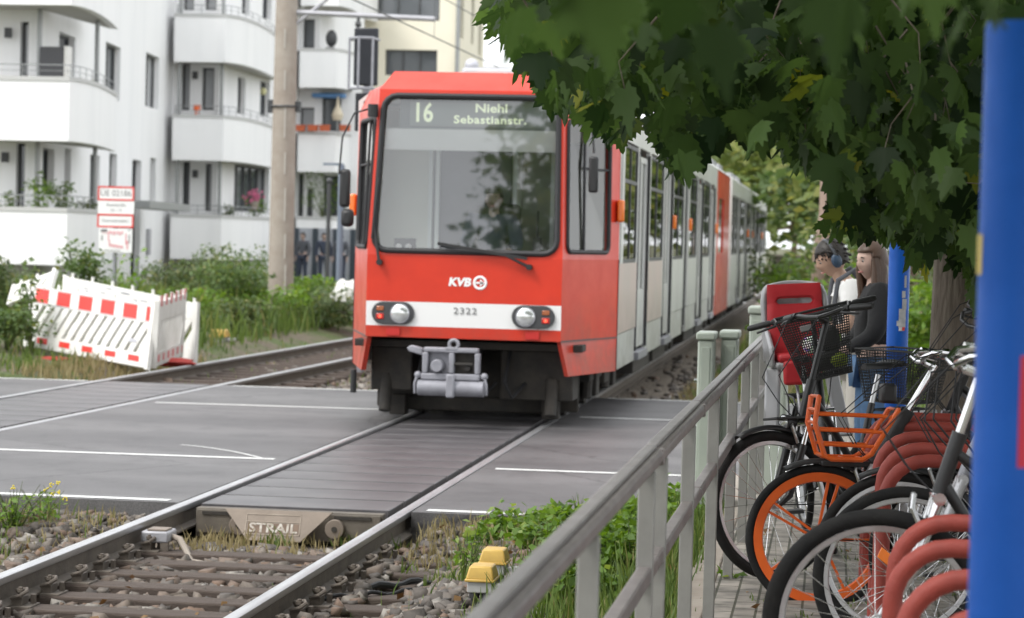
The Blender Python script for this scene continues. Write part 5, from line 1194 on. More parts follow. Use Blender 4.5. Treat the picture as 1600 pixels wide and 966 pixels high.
nr = lambda x, y, g_: abs(x-ML) > .08 and abs(x-MR) > .08
gp = [blades(900, (-5.9,-4.5), (12.2,15.2), .16, seed=1, keep=lambda x,y,g_: g_.random() < .5*sstep(-4.3,-5.6,x)+.06),
      blades(700, (-2.7,-.7), (10.,15.3), .14, seed=2, keep=lambda x,y,g_: g_.random() < .25+.6*sstep(-1.5,-.9,x)),
      blades(6000, (-1.6,-.62), (8.5,15.3), .2, seed=3),
      blades(5000, (-15,-9.4), (27.5,36), .2, seed=4, w=.01),
      blades(13000, (-18,-9.2), (34,60), .55, seed=5, w=.014),
      blades(2500, (-9.3,-7.0), (27.45,40), .12, seed=15, w=.012, keep=lambda x,y,g_: g_.random() < .35),
      blades(1500, (-6.8,-4.9), (27.45,40), .12, seed=16, w=.012, keep=lambda x,y,g_: g_.random() < .3),
      blades(6000, (-1.7,3), (27.5,44), .2, seed=6, w=.012), blades(2500, (-1.7,8), (40,75), .4, seed=7, w=.03),
      blades(500, (-.75,-.5), (7,15.5), .1, zf=lambda x,y: PZ-.1, seed=9)]
for (px, py, rr, n) in ((570,880,.14,60),(615,832,.22,130),(600,868,.16,60),(700,905,.12,50),(640,905,.1,30),(430,852,.12,60),(735,945,.2,120),(690,930,.12,60),(440,955,.1,40),(560,850,.2,80),(880,940,.35,260),(920,955,.3,200),(850,900,.25,100)):
    p = g(px, py, -.2); gp.append(blades(n*2, (p.x-rr,p.x+rr), (p.y-rr,p.y+rr), .12, zf=lambda x,y: hgt(x,y) if x > -2.2 else -.2, seed=px, keep=clump(p.x,p.y,rr), lean=.8))
V, Fq, rn = join(gp); stuff(np_mesh('grass', V, Fq, 4, M_['grass'], rnd=rn), 'green grass on the verges and between the stones', 'grass')
gp = [blades(700, (-4.0,-2.85), (14.3,15.2), .11, zf=lambda x,y: -.2, seed=11, keep=lambda x,y,g_: g_.random() < (.9 if x < -3.6 else .35)), blades(900, (-2.65,-1.6), (13.9,15.3), .13, seed=12), blades(900, (-5.8,-4.4), (12.8,15.2), .1, seed=13), blades(1600, (-9.6,-8.9), (27.5,34), .16, seed=14, w=.01), blades(1800, (-1.9,-.4), (27.4,34), .16, seed=17, w=.012)]
V, Fq, rn = join(gp); stuff(np_mesh('dry_grass', V, Fq, 4, M_['dry'], rnd=rn), 'dry straw coloured grass beside the rails', 'dry grass')
LEAF2 = np.array([(0,0,0),(.5,.32,.08),(1,0,0),(.5,-.32,.08)])
def leaf_cards(P, size, seed, droop=.3, w=1.):
    """one folded diamond per point"""
    g_ = np.random.default_rng(seed); n = len(P)
    a = g_.uniform(0,2*PI,n); el = g_.normal(-droop,.5,n); ro = g_.normal(0,.6,n); s = size*g_.uniform(.6,1.3,n)
    d = np.stack([np.cos(a)*np.cos(el), np.sin(a)*np.cos(el), np.sin(el)],1); h = np.stack([-np.sin(a), np.cos(a), np.zeros(n)],1); u = np.cross(d, h)
    s1 = h*np.cos(ro)[:,None]+u*np.sin(ro)[:,None]; nn = np.cross(d, s1)
    V = (P[:,None,:] + s[:,None,None]*(LEAF2[None,:,0:1]*d[:,None,:]+w*LEAF2[None,:,1:2]*s1[:,None,:]+LEAF2[None,:,2:3]*nn[:,None,:])).reshape(-1,3)
    Fq = np.arange(4*n).reshape(n,4); return V, Fq, np.repeat(g_.random(n),1)
def blob_points(n, c, r, seed, lumps=6):
    g_ = np.random.default_rng(seed); cs = [np.array(c)+np.array(r)*g_.uniform(-.6,.6,3) for _ in range(lumps)]; out = []
    for i in range(n):
        q = cs[g_.integers(lumps)]; v = g_.normal(0,1,3); v /= np.linalg.norm(v); out.append(q+v*np.array(r)*.55*g_.random()**.4)
    return np.array(out)
def shrub(name, label, cat, px, y, h, rx_, n, size, m, seed, group=None, z0=None, ry_=None, lumps=7, w=1.):
    a = aty(px, 400, y); z = hgt(a.x, y) if z0 is None else z0
    t = thing(name, label, cat, (a.x, y, z), group=group)
    P = blob_points(n, (0,0,h*.55), (rx_, ry_ or rx_, h*.5), seed, lumps); P[:,2] = np.maximum(P[:,2], .02)
    V, Fq, rn = leaf_cards(P, size, seed, w=w); np_mesh('foliage', V, Fq, 4, m, t, rn)
    mb = MB(); g_ = random.Random(seed)
    for k in range(7): q = P[g_.randrange(n)]; mb.tube([(q[0]*.1,q[1]*.1,0),(q[0]*.5,q[1]*.5,q[2]*.5),tuple(q)], [.02,.012,.004], 5)
    mb.build('stems', M_['stalk'], t, local=True); return t
wl = ['the sign post','the white house corner','the entrance','the concrete mast']
shrub('shrub', 'small leafy shrub rising behind the white barriers below the sign', 'shrub', 125, 36, 1.2, .42, 520, .11, M_['shrub'], 21)
shrub('shrub', 'low shrub behind the barrier at the foot of the sign post', 'shrub', 190, 37, 1.1, .7, 500, .1, M_['weed'], 22)
shrub('shrub', 'brownish bush at the left edge behind the barrier', 'shrub', 6, 35, 1.1, .6, 900, .1, M_['pale_shrub'], 23)
shrub('shrub', 'dark creeper bush in front of the left barrier end', 'shrub', 12, 30.5, .6, .45, 600, .09, M_['shrub'], 24)
shrub('creeper', 'thin leafy creeper climbing over the left end of the striped barrier', 'creeper', 52, 30.9, 1.25, .25, 260, .09, M_['shrub'], 25)
for i, (px, y, h, r_, n, m, lab) in enumerate(((285,44,1.35,.9,1100,'pale_shrub','feathery pale weed bush right of the white barrier'),(320,46,1.9,.9,1200,'pale_shrub','tall seeding weeds against the white house right of the barriers'),(352,43,1.5,1.0,1300,'shrub','dark green bush between the barriers and the mast'),(395,47,1.9,1.0,1300,'shrub','tall green bush just left of the concrete mast'),(415,43,1.1,.9,900,'weed','bright low weeds at the left foot of the mast'),(478,47,1.2,.9,1000,'weed','green weeds just right of the mast'),(505,44,1.3,.9,1200,'pale_shrub','pale weeds between mast and tram'),(535,46,1.35,.8,900,'shrub','green bush beside the left edge of the tram'),(375,40,.9,.8,800,'pale_shrub','low pale weeds in front of the bushes left of the mast'),(300,41,.8,.8,700,'weed','low green weeds beside the right end of the barriers'))):
    shrub('shrub', lab, 'shrub', px, y, h*.66, r_, n, .12, M_[m], 40+i, w=.7)
# green things on the balconies of the white house
for i, (px, py, y, h, r_, n, m, lab) in enumerate(((18,318,55.5,.55,.3,180,'shrub','small leafy plant at the far left of the lower left balcony'),(62,318,55.5,.95,.4,320,'weed','tall grassy plant in the middle of the lower left balcony'),(98,318,55.6,.85,.35,260,'shrub','dark green plant on the lower left balcony beside the grassy one'),(135,320,57.5,.5,.3,160,'pale_shrub','low pale plant at the rounded end of the lower left balcony'),(125,128,57.,.4,.3,140,'shrub','dark low plant on the upper left balcony beside the cabinet'),(355,330,76.2,.5,.3,150,'pale_shrub','pale plant on the middle ground floor balcony'),(398,330,79.,.7,.35,200,'weed','leafy plant before the wide window of the middle ground floor balcony'),(505,330,88.,1.9,.9,500,'weed','yellow green tall plant on the lowest balcony right of the mast'))):
    shrub('balcony_plant', lab, 'plant', px, y, h, r_, n, .14, M_[m], 400+i, z0=aty(px,py,y).z-.25, w=.6)
a = aty(398,312,78.8); fm = MB(); g_ = random.Random(3)
t = thing('potted_flowers', 'pot of pink flowers before the wide window of the middle house', 'flower pot', tuple(a))
for k in range(40): fm.ball((a.x+g_.gauss(0,.16),a.y+g_.gauss(0,.1),a.z+g_.gauss(.1,.1)), .045, 6, 4)
fm.build('flowers', mat('pink_petal', (.6,.16,.28), rough=.7), t); mb = MB(); mb.cyl((a.x,a.y,a.z-.35),(a.x,a.y,a.z-.05),.1,10,.14); mb.build('pot', M_['concrete'], t)
# weeds along the railing
i = 0; g_ = random.Random(5)
for (px, py) in ((775,842),(800,838),(830,828),(858,822),(880,815),(905,850),(930,820),(900,880),(925,900),(955,870),(975,830),(990,800),(1000,850),(975,890),(1020,800),(1040,780),(1055,800),(1060,830),(960,920),(990,920),(905,915),(1035,850),(850,860),(870,840),(940,850),(915,945),(945,960),(1000,775),(1025,830),(985,860),(1050,860),(890,935),(870,960)):
    p = g(px, py, -.05); x = min(p.x, -.72); h = g_.uniform(.12,.24) if px < 860 else g_.uniform(.16,.34)
    t = thing('weed_plant', 'leafy bright green weed growing between the road edge and the railing', 'weed', (x,p.y,hgt(x,p.y)), group='green weeds along the railing')
    P = blob_points(170, (0,0,h*.5), (.2,.22,h*.5), 70+i, 5); P[:,2] = np.maximum(P[:,2],.01)
    V, Fq, rn = leaf_cards(P, .06, 70+i, w=1.1); np_mesh('foliage', V, Fq, 4, M_['weed'], t, rn)
    mb = MB(); 
    for k in range(4): q = P[g_.randrange(170)]; mb.tube([(0,0,0),(q[0]*.6,q[1]*.6,q[2]*.5),tuple(q)], [.006,.005,.002], 4)
    mb.build('stems', M_['stalk'], t, local=True); i += 1
# flowering weeds on the left, single plants in the stones
def flowerer(px, py, h, n, fl, label, seed, z=-.15, r_=.12):
    p = g(px, py, z); t = thing('flowering_weed', label, 'weed', (p.x,p.y,hgt(p.x,p.y))); g_ = random.Random(seed); mb = MB(); fm = MB(); LP = []
    for k in range(n):
        a = g_.uniform(0,2*PI); rr = r_*g_.random(); top = (math.cos(a)*rr*1.6, math.sin(a)*rr*1.6, h*g_.uniform(.55,1.)); mb.tube([(math.cos(a)*rr*.3,math.sin(a)*rr*.3,0),(top[0]*.5,top[1]*.5,top[2]*.55),top], [.004,.003,.0015], 4)
        for q in range(9): tt = g_.random(); LP.append((top[0]*tt+g_.uniform(-.03,.03), top[1]*tt+g_.uniform(-.03,.03), top[2]*tt*.85))
        if k < fl:
            for q in range(5): fm.ball((top[0]+g_.uniform(-.014,.014),top[1]+g_.uniform(-.014,.014),top[2]+g_.uniform(-.012,.012)), .006, 6, 4)
    mb.build('stems', M_['stalk'], t, local=True); V, Fq, rn = leaf_cards(np.array(LP), .05, seed, w=.6); np_mesh('foliage', V, Fq, 4, M_['weed'], t, rn)
    if fm.v: fm.build('flowers', M_['yellow'], t, local=True)
flowerer(20,835,.30,26,3,'bushy weed with small yellow flowers at the left edge by the road',1,-.15,.2)
flowerer(62,830,.28,10,3,'slender yellow flowering weed beside the bushy one',2)
flowerer(80,822,.2,6,2,'single yellow flower stalk near the road edge at left',3)
flowerer(205,795,.12,8,0,'small brown seed stalks at the road edge by the left near rail',4)
flowerer(727,940,.34,9,0,'upright leafy weed standing left of the yellow boxes',5,-.2,.08)
flowerer(742,930,.22,10,0,'low leafy weed at the foot of the yellow boxes',6,-.2,.1)
p = g(1137,902,PZ); t = thing('dandelion', 'single yellow dandelion on the paving at the foot of the railing', 'flower', (p.x,p.y,PZ))
mb = MB(); mb.cyl((0,0,0),(0,0,.035),.003,6); mb.build('stalk', M_['stalk'], t, local=True); mb = MB(); mb.ball((0,0,.038),(.018,.018,.012),10,6); mb.build('flower_head', M_['yellow'], t, local=True)
P = np.array([(random.uniform(-.05,.05),random.uniform(-.05,.05),.01) for k in range(16)]); V, Fq, rn = leaf_cards(P, .05, 3, droop=-.1); np_mesh('leaves', V, Fq, 4, M_['weed'], t, rn)
# moss and small weeds in the paving joints
gp = []
for k in range(60):
    x, y = random.uniform(-.4,1.2), random.uniform(7.5,13.5); gp.append(blades(14, (x-.07,x+.07), (y-.07,y+.07), .035, zf=lambda a,b: PZ, seed=200+k, w=.004))
V, Fq, rn = join(gp); stuff(np_mesh('moss', V, Fq, 4, M_['grass'], rnd=rn), 'tufts of moss in the joints of the paving', 'moss')
# ------------------------------------------------------------ litter
g_ = np.random.default_rng(31); P = []
for k in range(170):
    x, y = (g_.uniform(-.45,1.3), g_.uniform(6.5,14.)) if k < 70 else (g_.uniform(-2.5,-.7), g_.uniform(9.5,15.2)) if k < 125 else (g_.uniform(-5.6,-2.9), g_.uniform(10,15.1))
    P.append((x, y, PZ+.008 if x > -.52 else (hgt(x,y) if not (-4.7 < x < -2.45) else -.2)+.05))
V, Fq, rn = leaf_cards(np.array(P), .055, 31, droop=0., w=1.2); stuff(np_mesh('dead_leaves', V, Fq, 4, leaf_mat('dead_leaf', (.09,.045,.02), (.22,.13,.05), (.3,.22,.06), .1, .7, .8), rnd=rn), 'dry brown fallen leaves on the paving and between the stones', 'fallen leaves')
p = g(866,930,-.05); t = thing('paper_cup', 'crushed red and white paper cup lying in the grass under the railing', 'cup', (p.x,p.y,hgt(p.x,p.y)+.04), (R(75),R(10),R(20)))
mb = MB(); mb.tube([(0,0,-.05),(0,0,.05)], [.03,.04], 20, caps=False); mb.v = [(a, b*(.8 if c > 0 else 1), c) for a,b,c in mb.v]; mb.build('cup_wall', M_['white_paint'], t, local=True)
mb = MB(); mb.tube([(0,0,-.02),(0,0,.035)], [.0335,.0388], 20, caps=False); mb.v = [(a*1.02, b*.95, c) for a,b,c in mb.v if True]; mb.f = [f for i, f in enumerate(mb.f) if i % 20 < 11]; mb.build('red_print', M_['red_sheet'], t, local=True)
mb = MB(); mb.cyl((0,0,-.052),(0,0,-.048),.031,20); mb.build('base', M_['white_plastic'], t, local=True)
for i, (px, py, lab) in enumerate(((560,925,'scrap of crumpled white paper among the stones by the right near rail'),(940,905,'flat scrap of white paper in the weeds behind the railing'))):
    p = g(px, py, -.16); mb = MB(); g_ = random.Random(i)
    mb.add([(-.06,-.03,0),(.0,-.035,.02),(.06,-.02,.0),(.05,.035,.015),(0,.03,.0),(-.05,.03,.02)], [(0,1,4,5),(1,2,3,4)]); mb.add([(a,b,c+.003) for a,b,c in [(-.06,-.03,0),(.0,-.035,.02),(.06,-.02,.0),(.05,.035,.015),(0,.03,.0),(-.05,.03,.02)]], [(5,4,1,0),(4,3,2,1)])
    o = mb.build('paper_scrap', M_['white_paint'], local=True); o.location = (p.x,p.y,hgt(p.x,p.y)+.045); tag(o, lab, 'litter')
# ------------------------------------------------------------ far trees and hedges on the right
M_['far_leaf'] = leaf_mat('far_leaf', (.10,.14,.045), (.17,.22,.07), (.24,.26,.08), .4, .6, .85)
def tree(label, px, y, h, r_, n, size, m, seed, zb=.25, trunk_r=.15):
    a = aty(px, 400, y); t = thing('tree', label, 'tree', (a.x, y, -.1), group='trees at the end of the line')
    P = blob_points(n, (0,0,h*(.5+zb/2)), (r_,r_,h*(1-zb)*.5), seed, 9); V, Fq, rn = leaf_cards(P, size, seed); np_mesh('crown', V, Fq, 4, m, t, rn)
    mb = MB(); mb.tube([(0,0,0),(.1,0,h*.3),(-.05,.1,h*.7)], [trunk_r,trunk_r*.8,trunk_r*.3], 9)
    for k in range(5): q = P[random.randrange(n)]; mb.tube([(0,0,h*.3),(q[0]*.5,q[1]*.5,q[2]*.8),tuple(q)], [trunk_r*.5,trunk_r*.3,.02], 6)
    mb.build('trunk', M_['bark_far'], t, local=True); return t
defm('bark_far', (.22,.16,.13), (.28,.21,.17), rough=.9)
tree('broad green tree beyond the tail of the tram', 1238, 105, 9, 4.5, 2600, .55, M_['far_leaf'], 301)
tree('light green tree behind the walkers, left of their heads', 1300, 75, 7.5, 2.8, 2200, .4, M_['far_leaf'], 302)
tree('darker green tree behind the long haired woman', 1335, 62, 7, 3., 2200, .35, M_['shrub'], 303)
tree('bright green tree between the blue post and the maple trunk', 1425, 48, 5.5, 2.4, 2000, .28, M_['far_leaf'], 304)
tree('wide green tree behind the maple at the right', 1500, 55, 7, 3.4, 2200, .35, M_['far_leaf'], 305)
tree('far green tree closing the view left above the rails', 1160, 150, 9, 6, 2600, .8, M_['far_leaf'], 306)
y = 38; a = aty(1286,400,y); t = thing('tree', 'bare pinkish tree trunk rising behind the man with headphones', 'tree', (a.x,y,-.1))
mb = MB(); mb.tube([(-.05,0,0),(-.02,0,1.8),(.05,0,2.4),(.02,0,5.2)], [.17,.14,.13,.09], 10); mb.tube([(.02,0,2.),(.3,.1,3.),(.5,.1,4.2)], [.08,.06,.03], 7); mb.build('trunk', mat('bark_pink', (.36,.26,.21), (.30,.22,.18), rough=.9), t, local=True)
P = blob_points(900, (.1,0,5.4), (1.6,1.6,1.3), 310, 7); V, Fq, rn = leaf_cards(P, .2, 310); np_mesh('crown', V, Fq, 4, M_['far_leaf'], t, rn)
for i, (px, y, h, r_, m, lab) in enumerate(((1425,30,1.3,.9,'weed','bright grassy bush right of the blue post'),(1440,36,1.9,1.2,'pale_shrub','yellowish bush left of the maple trunk'),(1310,34,1.5,1.1,'weed','green bush behind the man in white'),(1350,38,2.0,1.2,'shrub','green bush between man and woman'),(1225,60,1.6,1.3,'pale_shrub','dull bush at the end of the tram'),(1255,58,1.7,1.3,'weed','green bush behind the child seat'),(1510,30,1.4,1.2,'weed','bush hidden behind the maple trunk'))):
    shrub('shrub', lab, 'shrub', px, y, h, r_, 1300, .15, M_[m], 320+i, w=.7)
t = thing('tree', 'tree added out of view behind the viewer for its dark reflection at the right of the tram windscreen', 'tree', (-.9,-16,-.1))  # unseen tree, added to darken the right part of the windscreen reflection
P = blob_points(21000, (-2.6,0,12.), (6.0,5.5,6.6), 350, 45); V, Fq, rn = leaf_cards(P, .42, 350); np_mesh('crown', V, Fq, 4, M_['shrub'], t, rn)
mb = MB(); mb.tube([(0,0,-.2),(.05,0,3),(-.1,.1,7.),(-.3,0,11)], [.38,.3,.24,.1], 14)
for k in range(8): q = P[random.randrange(15000)]; mb.tube([(0,0,5.),(q[0]*.5,q[1]*.5,q[2]*.75),tuple(q)], [.14,.08,.02], 7)
mb.build('trunk', M_['bark_far'], t, local=True)
t = thing('garden_wall', 'low grey brown wall at the far end right of the tram', 'wall', (aty(1250,410,66).x,66,0))
x0, x1 = aty(1207,410,66).x, aty(1300,410,66).x; mb = MB(); mb.bb(x0,x1,66,66.2,-.1,aty(1250,402,66).z); mb.build('wall_body', mat('wall_brown', (.24,.2,.18), (.2,.17,.15), rough=.9), t); mb = MB(); mb.bb(x0-.05,x1+.05,65.95,66.25,aty(1250,402,66).z+.002,aty(1250,399,66).z); mb.build('coping', M_['concrete'], t)
# ------------------------------------------------------------ bicycles
M_['weave'] = mat('basket_mesh', (.02,.02,.02), rough=.45)
def arc(cx, cz, r, a0, a1, n=16): return [(cx+r*math.cos(R(a0+(a1-a0)*i/n)), 0, cz+r*math.sin(R(a0+(a1-a0)*i/n))) for i in range(n+1)]
def wheel(par, cx, Rw, tw, style, rim_m, M, spoke_m=None, name='front_wheel', dyn=True):
    c = (cx, 0, Rw); rr = Rw-2*tw
    mb = MB(M); n = 56; vs = []
    prof = [(.0,-.011),(-.016,-.010),(-.02,0),(-.016,.010),(0,.011)] if style != 'mag' else [(.004,-.014),(-.035,-.012),(-.04,0),(-.035,.012),(.004,.014)]
    for i in range(n):
        a = 2*PI*i/n
        for dr, y in prof: vs.append((cx+(rr+dr)*math.cos(a), y, Rw+(rr+dr)*math.sin(a)))
    k = len(prof); mb.add(vs, [(i*k+j, i*k+(j+1)%k, ((i+1)%n)*k+(j+1)%k, ((i+1)%n)*k+j) for i in range(n) for j in range(k)])
    w = mb.build(name, rim_m, par, local=True, smooth=40)
    mb = MB(M); mb.torus((cx,0,Rw), (0,1,0), Rw-tw, tw, 64, 12, .95); mb.build('tyre', M_['tyre'], w, local=True, smooth=60)
    mb = MB(M)
    if style == 'mag':
        for q in range(5):
            a0 = 2*PI*q/5+.55
            for d in (-.09,.09):
                p0 = Vector((cx+.03*math.cos(a0+d*4),0,Rw+.03*math.sin(a0+d*4))); p1 = Vector((cx+(rr-.02)*math.cos(a0+d),0,Rw+(rr-.02)*math.sin(a0+d))); mb.bar(p0, p1, .012, .016, up=(0,1,0))
    else:
        for q in range(28):
            a = 2*PI*q/28; s = 1 if q % 2 else -1; o = .55*(1 if q % 4 < 2 else -1)
            mb.cyl((cx+.022*math.cos(a+o),s*.028,Rw+.022*math.sin(a+o)), (cx+(rr-.015)*math.cos(a),s*.004,Rw+(rr-.015)*math.sin(a)), .0014, 5)
    mb.build('spokes', spoke_m or M_['chrome'], w, local=True)
    mb = MB(M); mb.cyl((cx,-.05,Rw),(cx,.05,Rw),.018 if style != 'mag' else .035,14); mb.cyl((cx,-.034,Rw),(cx,-.026,Rw),.028,14); mb.cyl((cx,.026,Rw),(cx,.034,Rw),.028,14); mb.cyl((cx,-.062,Rw),(cx,.062,Rw),.007,8); mb.build('hub', M_['alu'] if style != 'mag' else rim_m, w, local=True, bevel=.002)
    return w
def wire_basket(par, corners_top, corners_bot, step, r, m, M, name='basket', rim=.005):
    T = [Vector(p) for p in corners_top]; Bt = [Vector(p) for p in corners_bot]; mb = MB(M)
    mb.tube(T, rim, 7, closed=True); mb.tube(Bt, rim*.8, 6, closed=True)
    for i in range(4):
        a, b, c, d = T[i], T[(i+1)%4], Bt[(i+1)%4], Bt[i]; n = max(2, round((a-b).length/step))
        for k in range(n): t = k/n; mb.cyl(a.lerp(b,t), d.lerp(c,t), r, 4)
        h = max(2, round((a-d).length/step))
        for k in range(1, h): t = k/h; mb.cyl(a.lerp(d,t), b.lerp(c,t), r, 4)
    for (p, q, s, t_) in ((0,1,3,2),(1,2,0,3)):
        a, b, c, d = Bt[p], Bt[q], Bt[t_], Bt[s]; n = max(2, round((a-b).length/step))
        for k in range(1, n): t = k/n; mb.cyl(a.lerp(b,t), d.lerp(c,t), r, 4)
    return mb.build(name, m, par, local=True)
def make_bike(label, loc, heading, steer=0, lean=0, Rw=.35, tw=.021, head=69, frame_m='black_metal', fork_m=None, rim='alu', style='spoke', susp=False, low=True, bar='swept', bar_h=.80, bar_w=.31, bar_m='black_metal', fender='plastic_black', rear_fender=True, grip='plastic_black', pitch=0, fork_r=.017, bar_roll=0, tube_r=.019):
    t = thing('bicycle', label, 'bicycle', loc, (R(lean), R(pitch), R(heading)), 'bicycles parked at the racks')
    fm = M_[frame_m]; fk = M_[fork_m or frame_m]; rm = M_[rim]
    ca, sa = math.cos(R(head)), math.sin(R(head)); a = Vector((-ca,0,sa)); Q0 = Vector((0,0,Rw))+Vector((-sa,0,-ca))*.045
    S = Matrix.Translation(Q0) @ Matrix.Rotation(R(steer), 4, a) @ Matrix.Translation(-Q0)
    cr = Q0+a*.43 if Rw > .34 else Q0+a*.41; h0 = cr+a*.02; h1 = cr+a*.20; st = Q0+a*bar_h
    wheel(t, 0, Rw, tw, style, rm, S, M_['orange_paint'] if style == 'mag' else None)
    # fork
    mb = MB(S)
    for s in (-1,1):
        y = s*.062
        if susp:
            mb.cyl((cr.x,y,cr.z), tuple(Q0+a*.26+Vector((0,y,0))), .014, 10); 
        else: mb.tube([(cr.x,y*.8,cr.z),(cr.lerp(Q0,.5).x,y,cr.lerp(Q0,.5).z),(0,y,Rw)], [fork_r*1.15,fork_r,fork_r*.72], 10)
    mb.tube([cr+Vector((0,-.07,0)), cr+Vector((0,.07,0))], .02, 10); mb.cyl(cr-a*.01, cr+a*.05, .021, 12)
    fo = mb.build('fork', M_['chrome'] if susp else fk, t, local=True, smooth=50)
    if susp:
        mb = MB(S)
        for s in (-1,1): y = s*.062; mb.tube([tuple(Q0+a*.31+Vector((0,y,0))), tuple(Q0+a*.06+Vector((.008,y,0))), (0,y,Rw)], [.021,.019,.012], 12)
        mb.tube([tuple(Q0+a*.3+Vector((.0,-.065,0))), tuple(Q0+a*.33+Vector((.02,0,0))), tuple(Q0+a*.3+Vector((0,.065,0)))], .012, 8); mb.build('fork_lower', M_['black_metal'], fo, local=True)
    # brake at the crown
    mb = MB(S); p = cr-a*.06+Vector((.03,0,0)); 
    for s in (-1,1): mb.tube([(p.x+.02,s*.015,p.z+.07),(p.x+.03,s*.04,p.z+.03),(p.x,s*.035,p.z-.05)], .008, 6); mb.box((p.x-.0,s*.026,p.z-.06),(.05,.012,.014))
    mb.build('front_brake', M_['alu'], t, local=True)
    if fender:
        r_ = Rw+.018; 
        def fend(cx, a0, a1, M):
            mb = MB(M); n = 18; vs = []
            for i in range(n+1):
                b = R(a0+(a1-a0)*i/n)
                for dr, y in ((-.012,-.028),(.006,-.018),(.010,0),(.006,.018),(-.012,.028)): vs.append((cx+(r_+dr)*math.cos(b), y, Rw+(r_+dr)*math.sin(b)))
            mb.add(vs, [(i*5+j, i*5+j+1, (i+1)*5+j+1, (i+1)*5+j) for i in range(n) for j in range(4)])
            for s in (-1,1): b = R(a1-8); mb.cyl((cx,s*.05,Rw),(cx+r_*math.cos(b),s*.026,Rw+r_*math.sin(b)),.003,5)
            o = mb.build('fender', M_[fender], t, local=True, smooth=60); o.modifiers.new('thick','SOLIDIFY').thickness = .002
        fend(0, 62, 190, S)
        if rear_fender: fend(-1.08, 10, 185, None)
    # frame
    BB = Vector((-.66,0,.29)); sT = Vector((-.83,0,.80)); RA = Vector((-1.08,0,Rw))
    mb = MB(); mb.cyl(h0-a*.01, h1+a*.01, .024, 12); 
    if low:
        mb.tube([h1-a*.05, h1+Vector((-.14,0,-.17)), BB.lerp(sT,.35)], tube_r, 10); mb.tube([h0+a*.03, h0+Vector((-.16,0,-.24)), BB], tube_r*1.15, 10)
    else:
        mb.tube([h1-a*.02, sT-Vector((0,0,.06))], tube_r, 10); mb.tube([h0+a*.02, BB], tube_r*1.15, 10)
    mb.tube([BB, sT], tube_r*.95, 10)
    for s in (-1,1): mb.tube([BB+Vector((-.04,s*.03,0)), RA+Vector((0,s*.06,0))], .011, 8); mb.tube([sT+Vector((0,s*.02,-.06)), RA+Vector((0,s*.06,0))], .009, 8)
    mb.cyl(BB+Vector((0,-.04,0)), BB+Vector((0,.04,0)), .024, 12); mb.build('frame', fm, t, local=True, smooth=50)
    wheel(t, -1.08, Rw, tw, style, rm, None, M_['orange_paint'] if style == 'mag' else None, 'rear_wheel')
    mb = MB(); mb.cyl(sT, sT+Vector((-.05,0,.14)), .0135, 10); mb.build('seat_post', M_['alu'], t, local=True)
    mb = MB(); c = sT+Vector((-.06,0,.17)); n = 10; vs = []
    for i in range(n+1):
        q = i/n; x = c.x+.15-.28*q; wv = .018+.068*sstep(.25,.95,q)
        for j in range(9): b = PI*j/8; vs.append((x, wv*math.cos(b), c.z+.03*math.sin(b)*(1-.2*q)+.02*q*q))
    mb.add(vs, [(i*9+j,(i+1)*9+j,(i+1)*9+j+1,i*9+j+1) for i in range(n) for j in range(8)]+[tuple(range(9)), tuple(n*9+j for j in range(8,-1,-1))]+[(i*9,i*9+8,(i+1)*9+8,(i+1)*9) for i in range(n)]); mb.build('saddle', M_['plastic_black'], t, local=True, smooth=60)
    mb = MB(); mb.cyl(BB+Vector((0,-.06,0)), BB+Vector((0,.07,0)), .014, 8); mb.bar(BB+Vector((0,-.065,0)), BB+Vector((.12,-.075,-.12)), .02, .014); mb.bar(BB+Vector((0,.065,0)), BB+Vector((-.12,.075,.12)), .02, .014); ck = mb.build('crank', M_['alu'], t, local=True)
    mb = MB(); mb.box(tuple(BB+Vector((.12,-.12,-.12))),(.08,.09,.02)); mb.build('pedal', M_['plastic_black'], ck, bevel=.004, local=True)
    mb = MB(); mb.box(tuple(BB+Vector((-.12,.12,.12))),(.08,.09,.02)); mb.build('pedal', M_['plastic_black'], ck, bevel=.004, local=True)
    mb = MB(); mb.bar(BB+Vector((.06,-.05,0)), RA+Vector((0,-.05,0)), .012, .09); mb.cyl(BB+Vector((0,-.055,0)), BB+Vector((0,-.045,0)), .085, 24); mb.build('chain_guard', M_['plastic_black'], t, local=True, bevel=.004)
    # carrier over the rear wheel
    mb = MB(); zc = 2*Rw+.06
    for y in (-.055,.055): mb.tube([(-.86,y,zc-.03),(-.95,y,zc),(-1.3,y,zc)], .006, 6); mb.tube([(-1.08,y*1.1,Rw),(-1.2,y,zc)], .005, 6)
    for x in (-.95,-1.05,-1.15,-1.28): mb.cyl((x,-.055,zc),(x,.055,zc),.005,6)
    mb.build('carrier', M_['black_metal'], t, local=True)
    # handlebar
    S2 = S @ Matrix.Translation(st) @ Matrix.Rotation(R(bar_roll), 4, 'X') @ Matrix.Translation(-st)
    mb = MB(S); mb.cyl(h1, st, .014, 10); mb.tube([st-a*.01, st+Vector((.05,0,.01))], .017, 10); mb.build('stem', M_[bar_m], t, local=True)
    c = st+Vector((.05,0,.012)); gl = []
    if bar == 'swept': half = [(0,0,0),(.02,.06,.0),(.035,.13,.02),(.0,bar_w*.75,.045),(-.07,bar_w*.98,.045),(-.19,bar_w*1.08,.03)]
    else: half = [(0,0,0),(.0,.08,.005),(-.01,bar_w*.55,.02),(-.03,bar_w*.8,.022),(-.055,bar_w*1.12,.02)]
    mb = MB(S2)
    pts = [Vector((x,-y,z))+c for x,y,z in half[::-1]]+[Vector((x,y,z))+c for x,y,z in half[1:]]; mb.tube(pts, .0115, 10); hb = mb.build('handlebar', M_[bar_m], t, local=True)
